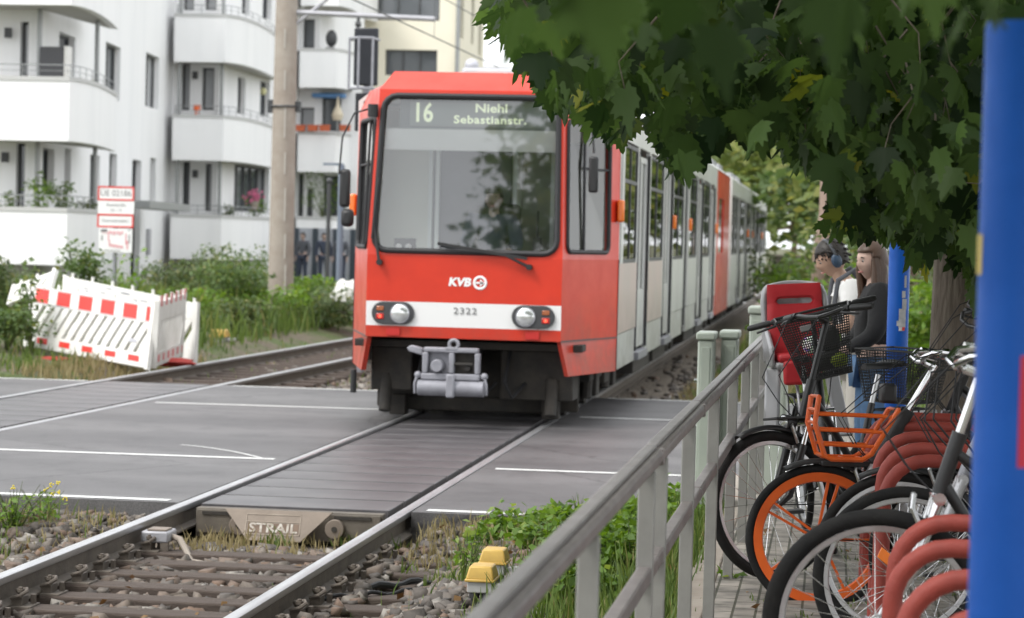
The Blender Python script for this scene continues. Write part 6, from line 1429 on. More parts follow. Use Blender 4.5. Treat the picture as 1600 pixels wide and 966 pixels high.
    for s in (-1,1):
        p1 = c+Vector((half[-1][0],s*half[-1][1],half[-1][2])); p0 = c+Vector((half[-2][0],s*half[-2][1],half[-2][2])); d = (p1-p0).normalized(); pg = p1-d*.125
        mb = MB(S2); mb.tube([pg, pg+d*.01, p1-d*.01, p1+d*.006], [.016,.0175,.0165,.012], 12); mb.build('grip', M_[grip], hb, local=True)
        q = pg-d*.025; f = Vector((.035,0,-.02)); mb = MB(S2); mb.cyl(q-d*.015, q+d*.015, .017, 10); mb.tube([q+Vector((.012,0,-.005)), q+f, q+f+d*.05+Vector((.012,s*.0,-.005)), q+f+d*.11+Vector((.005,0,-.012))], [.009,.008,.007,.006], 7); mb.build('brake_lever', M_['chrome'] if bar_m == 'chrome' else M_['plastic_black'], hb, local=True)
        # cables from the levers
        mb = MB(S); e = cr+Vector((.02,s*.03,.02)); q2 = S2 @ q; q2 = S.inverted() @ q2
        mb.tube([q2+Vector((.02,-s*.02,0)), q2+Vector((.11,-s*.08,-.03)), e+Vector((.14,s*.04,.2)), e+Vector((.07,s*.02,.08)), e], .0028, 6); mb.build('brake_cable', M_['dark_rubber'], t, local=True)
    bike = dict(t=t, S=S, S2=S2, c=c, cr=cr, st=st, a=a, Q0=Q0, h0=h0, h1=h1)
    return bike
def headlight_part(b, pos, size=.05):
    mb = MB(b['S']); p = b['cr']+Vector(pos); mb.tube([p+Vector((-.05,0,0)), p, p+Vector((.012,0,0))], [size*.5,size*.8,size*.82], 14); h = mb.build('front_lamp', M_['plastic_black'], b['t'], local=True, smooth=40)
    mb = MB(b['S']); mb.ball(p+Vector((.012,0,0)), (.008,size*.7,size*.7), 14, 8); mb.build('lamp_glass', M_['lens'], h, local=True)
# A: silver fork city bike next to the railing
A = make_bike('dark city bike with silver suspension fork, nearest the railing, wire basket over its rear wheel', (-.25,11.4,PZ+.04), 238, steer=-24, lean=-1, susp=True, bar='flat', bar_h=.95, bar_w=.32, fender='plastic_black', rim='alu', tw=.024)
headlight_part(A, (.09,0,.0))
wire_basket(A['t'], [(-.93,-.17,1.06),(-1.3,-.17,1.06),(-1.3,.17,1.06),(-.93,.17,1.06)], [(-.97,-.13,.80),(-1.26,-.13,.80),(-1.26,.13,.80),(-.97,.13,.80)], .016, .002, M_['weave'], None, 'rear_basket')
# front carrier bar of A
mb = MB(A['S']); p = A['cr']; mb.box((p.x+.07,0,p.z+.02),(.22,.12,.012)); mb.build('front_rack', M_['plastic_black'], A['t'], local=True, bevel=.003)
# B: bike with mesh basket and child seat
B = make_bike('dark bike with black mesh front basket and red child seat behind the saddle', (.03,12.75,PZ), 278, steer=-7, lean=4, bar='flat', bar_h=.95, bar_w=.31, bar_roll=9, fender='plastic_black', susp=True, fork_m='silver_paint')
bs = B['S2']; c = B['c']
def bp(x, y, z): return Vector((c.x+x, y, c.z+z))
wire_basket(B['t'], [bp(.06,-.20,.04),bp(.36,-.19,.03),bp(.36,.19,.03),bp(.06,.20,.04)], [bp(.08,-.14,-.30),bp(.30,-.13,-.31),bp(.30,.13,-.31),bp(.08,.14,-.30)], .0135, .0022, M_['weave'], bs, 'mesh_basket', .008)
mb = MB(bs); mb.box(tuple(bp(.19,.02,-.23)),(.15,.16,.1)); mb.box(tuple(bp(.2,.06,-.12)),(.1,.1,.14)); mb.build('basket_bag', mat('bag_black', (.025,.025,.025), (.05,.05,.05), rough=.6), B['t'], local=True, bevel=.03)
mb = MB(bs); mb.ball(tuple(bp(.25,.08,-.24)), (.045,.05,.04), 12, 8); mb.build('green_wrapper', mat('wrapper_green', (.38,.5,.02), rough=.35), B['t'], local=True)
mb = MB(bs); mb.box(tuple(bp(.372,-.05,-.03)),(.012,.06,.03)); mb.build('basket_badge', M_['lettering_grey'], B['t'], local=True, bevel=.004)
# child seat
SEATM = mat('seat_red', (.5,.022,.03), (.42,.018,.025), rough=.5, scale=6); SHELL = mat('seat_shell', (.33,.33,.34), (.28,.28,.29), rough=.35, coat=.3)
sx_, sz_ = -1.06, .955
def back_pt(u, v, d): # u across, v up, d forward
    return Vector((sx_-.16-.10*v+d+.10*(abs(u)/.2)**2.2*(1), u, sz_+v))
mb = MB(); nu, nv = 12, 12; vs = []
for j in range(nv+1):
    v = .46*j/nv; wv = .187*(1-.22*max(0,(v-.34)/.12)**2) 
    for i in range(nu+1): u = -wv+2*wv*i/nu; vs.append(back_pt(u, v+(.0 if j < nv else -.03*(abs(u)/.19)**2), 0))
mb.add(vs, [(j*(nu+1)+i, j*(nu+1)+i+1, (j+1)*(nu+1)+i+1, (j+1)*(nu+1)+i) for j in range(nv) for i in range(nu)])
cs = mb.build('child_seat', SHELL, B['t'], local=True, smooth=60); md = cs.modifiers.new('thick','SOLIDIFY'); md.thickness = .035; md.offset = 0; bv = cs.modifiers.new('bevel','BEVEL'); bv.width = .012; bv.segments = 3
mb = MB(); mb.box((sx_,0,sz_-.01),(.30,.30,.04)); 
for s in (-1,1): mb.plate([(-.16,-.02),(.14,-.02),(.12,.1),(-.1,.2),(-.2,.22)], (sx_,s*.165,sz_), (1,0,0), (0,0,1), .03); mb.bar((sx_+.1,s*.16,sz_-.02), (sx_+.22,s*.2,sz_-.38), .09, .03); mb.box((sx_+.26,s*.2,sz_-.39),(.16,.09,.03))
mb.build('seat_pan', SHELL, cs, local=True, bevel=.015)
# padded cover with its slot
def bq(u, v, d=.035): return back_pt(u, v, d)
mb = MB(); I = mb.hole_panel(bq(-.172,.03), bq(.172,.03), bq(.152,.442), bq(-.152,.442), .14, .86, .70, .83, .03, (-.02,0,0)); 
cu = mb.build('seat_cover', SEATM, cs, local=True, smooth=60); md = cu.modifiers.new('thick','SOLIDIFY'); md.thickness = .022; md.offset = 0; bv = cu.modifiers.new('bevel','BEVEL'); bv.width = .01; bv.segments = 3
mb = MB(); mb.box((sx_+.02,0,sz_+.03),(.26,.27,.05)); mb.box((sx_+.14,0,sz_-.05),(.04,.22,.14)); mb.build('seat_cushion', SEATM, cs, local=True, bevel=.02, seg=3)
for s in (-1,1):
    mb = MB(); mb.bar(bq(s*.06,.31,.06), bq(s*.085,.14,.075), .045, .026, up=(1,0,0)); mb.build('harness_strap', M_['plastic_black'], cs, local=True, bevel=.006)
mb = MB(); mb.cyl(bq(0,.41,.03), bq(0,.41,.056), .013, 12); mb.build('cover_button', M_['plastic_black'], cs, local=True)
m, nt, p_ = new_mat('dotted_cloth'); vo = nt.nodes.new('ShaderNodeTexVoronoi'); vo.inputs['Scale'].default_value = 55; tcx = nt.nodes.new('ShaderNodeTexCoord'); nt.links.new(tcx.outputs['Object'], vo.inputs['Vector'])
rr_ = nt.nodes.new('ShaderNodeValToRGB'); rr_.color_ramp.elements[0].position = .25; rr_.color_ramp.elements[1].position = .32; rr_.color_ramp.elements[1].color = (.75,.73,.72,1); nt.links.new(vo.outputs['Color'], rr_.inputs['Fac'])
mixn = nt.nodes.new('ShaderNodeMix'); mixn.data_type = 'RGBA'; mixn.inputs['B'].default_value = (.78,.77,.76,1); nt.links.new(vo.outputs['Color'], mixn.inputs['A']); nt.links.new(rr_.outputs['Color'], mixn.inputs['Factor']); nt.links.new(mixn.outputs['Result'], p_.inputs['Base Color'])
mb = MB(); mb.ball((sx_+.08,.06,sz_+.09), (.07,.05,.06), 14, 9); mb.build('dotted_cushion', m, cs, local=True)
mb = MB(); mb.tube([(-.83,.03,.62),(-.95,.03,.82),(-1.1,.03,.86)], .009, 7); mb.tube([(-.83,-.03,.62),(-.95,-.03,.82),(-1.1,-.03,.86)], .009, 7); mb.build('seat_bracket', M_['grey_steel'], cs, local=True)
# O: orange wheels and orange rack
O = make_bike('silver rental bike with thick orange wheels and an orange tube basket in front', (-.035,11.05,PZ-.05), 187, steer=2, lean=3, Rw=.335, tw=.02, head=60, frame_m='silver_paint', fork_m='silver_paint', rim='orange_paint', style='mag', bar='swept', bar_h=.95, bar_w=.27, bar_m='chrome', fender='plastic_black', fork_r=.026, tube_r=.03)
mb = MB()
for s in (-1,1):
    y = s*.15; mb.tube([(.03,y,.98),(.045,y,.86),(.0,y,.715),(-.03,y,.70),(-.17,y,.70),(-.21,y,.725),(-.33,y,.93)], .0125, 9)
fbk = islands(mb, 'front_basket', M_['orange_paint'], O['t'], local=True)[0]
mb = MB()
for s in (-1,1):
    y = s*.15
    for z in (.90,.83,.765): xr = -.21-.12*(z-.725)/.205; mb.tube([(.035 if z > .8 else .02,y,z),(xr,y,z-.005)], .008, 7)
islands(mb, 'basket_rail', M_['orange_paint'], fbk, local=True)
mb = MB()
for x, z in ((.03,.98),(.04,.86),(0.,.715),(-.10,.70),(-.18,.70),(-.21,.725),(-.33,.93)): mb.cyl((x,-.15,z),(x,.15,z),.008,7)
mb.tube([(.04,-.15,.92),(.045,.0,.92),(.04,.15,.92)], .008, 7); islands(mb, 'basket_bar', M_['orange_paint'], fbk, local=True)
mb = MB(); mb.box((-.12,0,.675),(.24,.1,.025)); mb.bar((-.2,0,.66), tuple(O['h0']), .05, .03); mb.build('basket_mount', M_['plastic_black'], O['t'], local=True, bevel=.006)
mb = MB(); mb.cyl(tuple(O['h0']-O['a']*.02), tuple(O['h1']+O['a']*.1), .034, 14); mb.build('head_sleeve', M_['plastic_black'], O['t'], local=True)
mb = MB(); mb.box((-.30,0,1.0),(.07,.12,.09)); mb.build('lock_box', M_['plastic_black'], O['t'], local=True, bevel=.015)
# C: near bike with fat black tyre lifted into the rack
C_b = make_bike('nearest bike, fat black front tyre and silver rim lifted in the front red rack', (.19,7.5,.265), 183, steer=0, lean=0, Rw=.358, tw=.026, frame_m='black_metal', fork_m='chrome', rim='alu', bar='swept', bar_m='chrome', bar_h=.84, bar_w=.3, fender=None, rear_fender=False, tube_r=.016, fork_r=.015, pitch=4.)
mb = MB(C_b['S']); mb.tube([(-.02,-.07,.30),(.06,-.075,.33),(.09,-.075,.36)], .008, 7); mb.build('axle_lever', M_['chrome'], C_b['t'], local=True)
# E: silver and blue bike behind it with a black lamp
E_ = make_bike('grey bike with chrome handlebar and a black box lamp, parked in the red hoops', (.30,9.15,PZ+.02), 184, steer=-4, lean=0, frame_m='grey_steel', fork_m='silver_paint', rim='alu', bar='swept', bar_m='chrome', bar_h=.90, bar_w=.3, fender=None, fork_r=.02, tube_r=.024)
mb = MB(E_['S']); p = E_['st']; mb.box((p.x+.02,.02,p.z-.09),(.13,.20,.12)); mb.build('lamp_box', mat('lamp_box', (.02,.02,.02), (.04,.04,.04), rough=.5, bump=.2, bscale=90), E_['t'], local=True, bevel=.025, seg=3)
mb = MB(E_['S']); p = E_['st']
for k, (dx, dy) in enumerate(((.12,.05),(.18,-.02),(.09,-.1),(.22,.1))): mb.tube([(p.x+.03,dy,p.z),(p.x+dx+.08,dy*1.4,p.z+.02-.02*k),(p.x+dx+.10,dy*1.5,p.z-.22),(p.x+dx*.6,dy*.6,p.z-.42),(p.x+.02,dy*.3,p.z-.50)], .004, 6)
mb.build('lock_cables', M_['dark_rubber'], E_['t'], local=True)
mb = MB(E_['S']); mb.box((-.09,.085,.55),(.02,.004,.10)); mb.build('fork_decal', M_['blue_paint'], E_['t'], local=True)
mb = MB(E_['S']); mb.plate([(-.05,-.02),(.05,-.02),(.06,.02),(-.04,.02)], (.06,.03,.42), (.8,0,.6), (-.6,0,.8), .012); mb.build('spoke_reflector', M_['amber'], E_['t'], local=True, bevel=.003)
# D: dark bike further back
D_ = make_bike('black bike with dark handlebar and round bell standing against the maple trunk', (.40,12.35,PZ+.05), 184, steer=6, lean=2, frame_m='black_metal', rim='alu', bar='swept', bar_h=.98, bar_w=.3)
G_ = make_bike('black bike standing deep in the far red hoops behind the grey one', (.52,10.25,PZ), 182, steer=5, lean=-3, frame_m='black_metal', rim='alu', bar='swept', bar_h=.9, bar_w=.3, fender='plastic_black')
mb = MB(D_['S2']); c = D_['c']; mb.ball((c.x-.0,.2,c.z+.075), (.035,.035,.028), 14, 8); mb.build('bell', mat('bell_teal', (.2,.36,.4), rough=.2, metal=.8), D_['t'], local=True)
H_ = make_bike('black bike with dark fender squeezed between the orange wheels and the red hoops', (.30,9.95,PZ), 185, steer=-9, lean=4, frame_m='black_metal', rim='alu', bar='flat', bar_h=.92, bar_w=.3, fender='plastic_black')
K_ = make_bike('grey bike behind the orange basket, its bar close to the blue post', (.42,13.0,PZ), 187, steer=10, lean=-3, frame_m='grey_steel', rim='alu', bar='swept', bar_h=.92, bar_w=.29, fender='plastic_black')
# ------------------------------------------------------------ red rack hoops
def hoop():
    t = thing('bike_rack', 'x', 'bike rack', (.19,0,PZ), group='red tube hoops of the bicycle rack')
    z = .80; mb = MB(); r = .16
    pts = [(0,0,-.05),(0,0,.3),(0,0,z-r)]+[(r-r*math.cos(R(b)),0,z-r+r*math.sin(R(b))) for b in range(15,91,15)]+[(.5,0,z),(1.1-r,0,z)]+[(1.1-r+r*math.sin(R(b)),0,z-r+r*math.cos(R(b))) for b in range(15,91,15)]+[(1.1,0,.3),(1.1,0,-.05)]
    mb.tube(pts, .026, 16); mb.build('hoop', M_['rack_red'], t, local=True, smooth=60)
    mb = MB()
    for x in (0,1.1): mb.cyl((x,0,0),(x,0,.012),.055,18); mb.torus((x,0,.012),(0,0,1),.03,.006,18,6)
    mb.build('foot_plate', M_['grey_steel'], t, local=True); return t
h0 = hoop()
far_y = [11.75,11.15,10.55,9.95,9.38]; near_y = [7.28,6.64,6.04,5.44]
for i, y in enumerate(far_y+near_y):
    o = h0 if i == 0 else dup(h0)
    o.location = (.19+random.uniform(-.02,.03), y, PZ); o.rotation_euler = (0,R(random.uniform(-1,1)),R(random.uniform(-2,2)))
    o['label'] = (f'{words[i]} hoop of the far group of red bike rack tubes, counted from the maple trunk' if i < 5 else f'{words[i-5]} hoop of the near group of red bike rack tubes, counted towards the viewer')
    if i == 8:
        mb = MB(); mb.tube([(.24,0,.80),(.27,0,.80)], .0275, 16); mb.build('white_tape', M_['white_paint'], o, local=True); o['label'] = 'nearest red bike rack hoop, with a white tape band'
for (ya, yb, lab) in ((9.2,11.95,'low steel floor rail joining the far red hoops'),(5.2,7.5,'low steel floor rail joining the near red hoops')):
    t = thing('rack_rail', lab, 'rack rail', (.75,ya,PZ)); mb = MB(); mb.box((.75,(ya+yb)/2,PZ+.02),(.05,yb-ya,.03)); mb.build('rail_bar', M_['grey_steel'], t, bevel=.004)
    mb = MB()
    for q in range(3): mb.cyl((.75,ya+.2+q*(yb-ya-.4)/2,PZ+.034),(.75,ya+.2+q*(yb-ya-.4)/2,PZ+.045),.012,6)
    mb.build('bolts', M_['chrome'], t)
# ------------------------------------------------------------ railing
RX = -.475
defm('rail_strip', (.27,.255,.25), (.21,.195,.19), rough=.45, metal=.2, scale=8, bump=.1)
rg = thing('railing', 'weathered grey steel railing with brownish handrail between rails and bicycles', 'railing', (RX-.012,9,PZ+.012), (0,0,-.007)); ORG[rg.name] = Vector((RX,9,PZ))
posts = [2.75,4.0,5.23,6.74,7.2,8.5,10.05,11.66,13.1,14.4,15.7]
for y in posts:
    mb = MB(); mb.bb(RX-.024,RX+.024,y-.014,y+.014,PZ-.1,1.1275); mb.build('post', M_['galv'], rg, bevel=.004)
for a, b in ((2.2,6.98),(7.0,8.98),(9.0,12.28),(12.3,15.95)):
    mb = MB(); mb.bb(RX-.025,RX+.025,a,b,1.128,1.172); 
    mb.build('handrail', M_['rail_cap'], rg, bevel=.012)
    mb = MB(); mb.bb(RX-.027,RX+.008,a+.01,b-.01,1.1725,1.184); mb.build('handrail_strip', M_['rail_strip'], rg, bevel=.005)
    mb = MB(); mb.bb(RX-.02,RX+.02,a,b,.815,.862); mb.build('mid_rail', M_['rail_cap'], rg, bevel=.006)
for y in (6.99,8.99,12.29):
    mb = MB(); mb.bb(RX-.028,RX+.028,y-.03,y+.03,1.125,1.1715); mb.build('joint_sleeve', M_['rail_cap'], rg, bevel=.004)
# ------------------------------------------------------------ pale green cabinets behind the railing end
def cabinet(label, x, y, w, d, h, z0=-.05):
    t = thing('cabinet', label, 'cabinet', (x,y,z0), group='pale green cabinets behind the railing')
    mb = MB(); mb.bb(x-w/2,x+w/2,y-d/2,y+d/2,z0,z0+h); mb.build('housing', M_['green_box'], t, bevel=.012)
    mb = MB(); mb.bb(x-w/2-.012,x+w/2+.012,y-d/2-.012,y+d/2+.012,z0+h+.002,z0+h+.05); mb.build('lid', M_['green_box'], t, bevel=.012)
    mb = MB(); mb.bb(x-w/2+.02,x+w/2-.02,y-d/2-.006,y-d/2-.001,z0+.06,z0+h-.04); mb.build('door', M_['green_box'], t, bevel=.003)
    mb = MB()
    for q in (.2,.5,.8): mb.cyl((x-w/2-.02,y-d/2+.04,z0+h*q),(x-w/2+.004,y-d/2+.04,z0+h*q),.012,8)
    islands(mb, 'hinge', M_['chrome'], t); return t
cabinet('narrow pale green cabinet farthest left behind the railing', -.765, 14.9, .095, .3, 1.24)
cabinet('narrow pale green cabinet in the middle of the three behind the railing', -.63, 15.1, .10, .3, 1.245)
cabinet('wide pale green cabinet behind the end of the railing, below the child seat', -.42, 16.3, .26, .35, 1.37)
# ------------------------------------------------------------ blue posts
def sticker_geo(cx, cy, r, a0, a1, z0, z1, off=.0015, n=8):
    mb = MB(); vs = []
    for i in range(n+1):
        a = R(a0+(a1-a0)*i/n)
        for z in (z0, z1): vs.append((cx+(r+off)*math.cos(a), cy+(r+off)*math.sin(a), z))
    return mb.add(vs, [(2*i,2*i+2,2*i+3,2*i+1) for i in range(n)])
y = 4.0; xl = aty(1526,480,y).x; r = .058; cx = xl+r
t = thing('blue_post', 'thick bright blue steel post at the right edge, closest to the viewer', 'post', (cx,y,PZ))
mb = MB(); mb.tube([(cx,y,PZ),(cx,y,2.135),(cx,y,2.15)], [r,r,r*.94], 40); mb.build('tube', M_['blue_paint'], t, smooth=60)
mb = MB(); mb.cyl((cx,y,PZ),(cx,y,PZ+.015),.11,24); mb.build('foot', M_['blue_paint'], t)
z = aty(1590,640,y).z; sticker_geo(cx,y,r,-80,0,z-.09,z+.09).build('red_sticker', mat('sticker_red', (.62,.02,.05), rough=.4), t)
sticker_geo(cx,y,r,-62,-40,z-.03,z+.035,.0025).build('white_mark', M_['lettering_white'], t)
z = aty(1530,400,y).z; sticker_geo(cx,y,r,176,205,z-.03,z+.035).build('yellow_sticker', mat('sticker_yellow', (.65,.5,.12), rough=.5), t)
y = 14.3; xl = aty(1386,500,y).x; r = .062; cx = xl+r
t = thing('blue_post', 'slim blue post covered in torn stickers beside the long haired woman', 'post', (cx,y,PZ))
mb = MB(); mb.tube([(cx,y,PZ-.02),(cx,y,1.82),(cx,y,1.835)], [r,r,r*.9], 28); mb.build('tube', M_['blue_paint'], t, smooth=60)
mb = MB(); mb.cyl((cx,y,PZ),(cx,y,PZ+.015),.11,20); mb.build('foot', M_['blue_paint'], t)
wm_ = mat('torn_paper', (.62,.62,.62), (.4,.42,.45), rough=.8, scale=25)
for (px, py, w_, h_, m) in ((1413,475,26,.06,wm_),(1410,497,40,.11,wm_),(1412,460,20,.04,wm_),(1403,505,14,.03,wm_),(1408,514,26,.02,M_['white_paint']),(1415,440,14,.07,wm_)):
    z = aty(px,py,y).z; q = max(-.98,min(.98,(aty(px,py,y-r).x-cx)/r)); a0 = -90+math.degrees(math.asin(q)); sticker_geo(cx,y,r,a0-w_/2,a0+w_/2,z-h_/2,z+h_/2, .001+.0004*py%.002).build('sticker', m, t)
z = aty(1410,514,y).z; sticker_geo(cx,y,r,-68,-52,z-.008,z+.012,.004).build('sticker', M_['red_sheet'], t)
# ------------------------------------------------------------ people
def skin_mesh(name, pts, edges, rad, m, parent, root=0, sub=2):
    me = bpy.data.meshes.new(name); me.from_pydata([tuple(p) for p in pts], edges, []); o = bpy.data.objects.new(name+'_source', me); COL.objects.link(o)
    sk = o.modifiers.new('skin', 'SKIN'); sk.use_smooth_shade = True
    L = me.skin_vertices[0].data
    for i, r_ in enumerate(rad): L[i].radius = (r_, r_) if not isinstance(r_, tuple) else r_; L[i].use_root = (i == root)
    ss = o.modifiers.new('sub', 'SUBSURF'); ss.levels = sub; ss.render_levels = sub
    bpy.context.view_layer.update()
    nm = bpy.data.meshes.new_from_object(o.evaluated_get(bpy.context.evaluated_depsgraph_get())); bpy.data.objects.remove(o); bpy.data.meshes.remove(me)
    nm.materials.clear(); nm.materials.append(m); nm.name = name; nm.polygons.foreach_set('use_smooth', [True]*len(nm.polygons))
    b = bpy.data.objects.new(name, nm); COL.objects.link(b); b.parent = parent; return b
def chain(defs):
    """defs: {name:(parent, pos, radius)} -> points, edges, radii"""
    ks = list(defs); ix = {k:i for i,k in enumerate(ks)}
    return [defs[k][1] for k in ks], [(ix[defs[k][0]], ix[k]) for k in ks if defs[k][0]], [defs[k][2] for k in ks]
def head_verts(c, s, yaw, pitch):
    """face looks along +x"""
    mb = MB(); mb.ball((0,0,0), 1, 36, 26); out = []
    Q = Matrix.Rotation(yaw, 3, 'Z') @ Matrix.Rotation(pitch, 3, 'Y')
    for p in mb.v:
        v = Vector(p); x, y, z = v; r = 1.
        ga = lambda cy, cz, sy, sz: math.exp(-((y-cy)/sy)**2-((z-cz)/sz)**2) if x > 0 else 0
        dx = .17*ga(0,-.16,.12,.17)+.06*ga(0,.05,.1,.15)-.09*ga(.33,.06,.16,.10)-.09*ga(-.33,.06,.16,.10)+.05*ga(0,.26,.5,.1)+.05*ga(0,-.48,.24,.05)-.035*ga(0,-.55,.2,.03)+.05*ga(0,-.62,.2,.05)+.09*ga(0,-.88,.25,.13)
        jaw = 1-.22*max(0,-z-.1)
        out.append(Vector((v.x*.098*jaw+dx*.1, v.y*.078*jaw, v.z*.118))*s)
    # ears
    eb = MB()
    for sgn in (-1,1): eb.ball((-.005,sgn*.08,-.005), (.02,.01,.032), 8, 6)
    n = len(out); return [Q @ p+Vector(c) for p in out]+[Q @ (Vector(p)*s)+Vector(c) for p in eb.v], mb.f+[tuple(i+n for i in f) for f in eb.f], Q
def hand(d, key, wrist, fwd, side, up):
    """palm and five bent fingers hanging from a wrist joint"""
    w = Vector(wrist); f, s, u = Vector(fwd).normalized(), Vector(side).normalized(), Vector(up).normalized()
    d[key+'palm'] = (key, tuple(w+f*.05), (.034,.018)); pk = key+'palm'
    for i, (o, l) in enumerate(((-.03,.062),(-.01,.075),(.01,.07),(.028,.055))):
        b = w+f*.095+s*o; d[f'{key}k{i}'] = (pk, tuple(b), .011); d[f'{key}m{i}'] = (f'{key}k{i}', tuple(b+f*l*.55-u*.008), .0095); d[f'{key}t{i}'] = (f'{key}m{i}', tuple(b+f*l*.9-u*.03), .0075)
    b = w+f*.035-s*.035; d[key+'th0'] = (pk, tuple(b), .012); d[key+'th1'] = (key+'th0', tuple(b+f*.035-s*.018-u*.012), .0105); d[key+'th2'] = (key+'th1', tuple(b+f*.06-s*.012-u*.024), .0085)
def person(label, loc, heading, H=1.72, skin=(.55,.36,.27), top='white_cloth', legs='pale_cloth', head_yaw=0, head_pitch=0, arms=None, bow=0., fem=False, group=None, detail=True, seated=False, shoe='shoe_white'):
    k = H/1.72; t = thing('person', label, 'person', loc, (0,0,R(heading)), group)
    sk = bpy.data.materials.get('skin_%d' % int(skin[0]*100)) or mat('skin_%d' % int(skin[0]*100), skin, tuple(c*.93 for c in skin), rough=.5, scale=12)
    sw = .165 if fem else .185; hw = .095
    P = lambda x, y, z: (x*k, y*k, z*k)
    b = bow
    d = {'pel': (None, P(0,0,.95), (.135,.10)), 'spi': ('pel', P(.02*b,0,1.10), (.125,.09)), 'che': ('spi', P(.07*b,0,1.28), (.15,.105)), 'nb': ('che', P(.13*b,0,1.435), .065), 'nk': ('nb', P(.13*b+.012+.03*b,0,1.475), .052), 'hd': ('nk', P(.13*b+.02+.06*b,0,1.535), .052)}
    A = arms or {1: ((.0,.25,1.13),(.08,.24,.89)), -1: ((.0,-.25,1.13),(.08,-.24,.89))}
    for s in (-1,1):
        n = 'L' if s > 0 else 'R'
        d['sh'+n] = ('che', P(.10*b,s*sw,1.40), .058); d['el'+n] = ('sh'+n, P(*A[s][0]), .042); d['wr'+n] = ('el'+n, P(*A[s][1]), .028)
        e, w_ = Vector(A[s][0]), Vector(A[s][1]); f = (w_-e).normalized()
        hand(d, 'wr'+n, P(*A[s][1]), f, (1,0,0) if abs(f.x) < .7 else (0,-s,0), (0,-s,0) if abs(f.x) < .7 else (0,0,1))
        if seated: d['hp'+n] = ('pel', P(.02,s*hw,.92), .09); d['kn'+n] = ('hp'+n, P(.45,s*.12,.95), .062); d['an'+n] = ('kn'+n, P(.47,s*.12,.52), .04); d['to'+n] = ('an'+n, P(.62,s*.12,.47), .035)
        else: d['hp'+n] = ('pel', P(0,s*hw,.90), .095); d['kn'+n] = ('hp'+n, P(.03,s*.105,.50), .062); d['an'+n] = ('kn'+n, P(-.01,s*.11,.09), .04); d['to'+n] = ('an'+n, P(.14,s*.13,.045), .036)
    pts, ed, rd = chain(d); rd = [tuple(q*k for q in r_) if isinstance(r_, tuple) else r_*k for r_ in rd]
    body = skin_mesh('body', pts, ed, rd, sk, t)
    hc = Vector(d['hd'][1])+Vector((.02+.01*b,0,.06-.01*b))*k
    hv, hf, Q = head_verts(hc, k, R(head_yaw), R(head_pitch))
    import bmesh
    bm = bmesh.new(); bm.from_mesh(body.data); vv = [bm.verts.new(p) for p in hv]
    for f in hf:
        try: fc = bm.faces.new([vv[i] for i in f]); fc.smooth = True
        except ValueError: pass
    bm.to_mesh(body.data); bm.free()
    def cloth(name, keys, grow, m, parent_map=None, extra=None):
        dd = {}
        for q in keys:
            par = d[q][0] if d[q][0] in keys else None
            if parent_map and q in parent_map: par = parent_map[q]
            r_ = d[q][2]; r_ = tuple((x+grow)*k for x in r_) if isinstance(r_, tuple) else (r_+grow)*k; dd[q] = (par, d[q][1], r_)
        if extra: dd.update(extra)
        a, e_, r2 = chain(dd); return skin_mesh(name, a, e_, r2, M_[m], t)
    mid = lambda p, q, f: tuple(Vector(p).lerp(Vector(q), f))
    if top == 'white_cloth':
        ex = {'sl'+n: ('sh'+n, mid(d['sh'+n][1], d['el'+n][1], .75), .062*k) for n in 'LR'}; ex.update({'cl'+n: ('nb', P(.12*b,(1 if n == 'L' else -1)*.1,1.405), .085*k) for n in 'LR'}); ex.update({'ce'+n: ('che', P(.09*b,(1 if n == 'L' else -1)*.1,1.34), .11*k) for n in 'LR'})
        cloth('shirt', ['pel','spi','che','nb','shL','shR'], .026, top, extra=ex)
    else:
        ex = {'sl'+n: ('el'+n, mid(d['el'+n][1], d['wr'+n][1], .9), .040*k) for n in 'LR'}
        cloth('shirt', ['pel','spi','che','nb','shL','shR','elL','elR'], .027, top, extra=ex)
    cloth('trousers', ['pel','hpL','hpR','knL','knR','anL','anR'], .014, legs)
    for n in 'LR':
        a = Vector(d['an'+n][1]); b_ = Vector(d['to'+n][1]); mb = MB(); mb.tube([a+Vector((-.045,0,-.035))*k, a+Vector((0,0,-.02))*k, b_, b_+Vector((.06,0,-.005))*k], [.04*k,.05*k,.045*k,.028*k], 12); mb.build('shoe', M_[shoe], t, local=True, smooth=60)
    if detail:
        for s in (-1,1):
            mb = MB(); p = Q @ (Vector((.082,s*.027,.008))*k)+hc; mb.ball(p, .0085*k, 10, 8); e = mb.build('eye', M_['eye_white'], t, local=True)
            mb = MB(); p = Q @ (Vector((.0888,s*.027,.008))*k)+hc; mb.ball(p, .005*k, 8, 6); mb.build('iris', M_['iris'], e, local=True)
            mb = MB(); a = [Q @ (Vector((.098-abs(q-.5)*.02,s*(.012+.036*q),.027+.006*math.sin(PI*q)))*k)+hc for q in (0,.35,.7,1)]; mb.tube(a, [.002,.0035,.003,.0015], 6); mb.build('eyebrow', M_['hair_dark'], t, local=True)
        mb = MB(); a = [Q @ (Vector((.093-.012*abs(q)**2,q*.026,-.062))*k)+hc for q in (-1,-.5,0,.5,1)]; mb.tube(a, [.002,.005,.006,.005,.002], 7); mb.build('lips', M_['lips'], t, local=True)
    return t, d, hc, Q, k
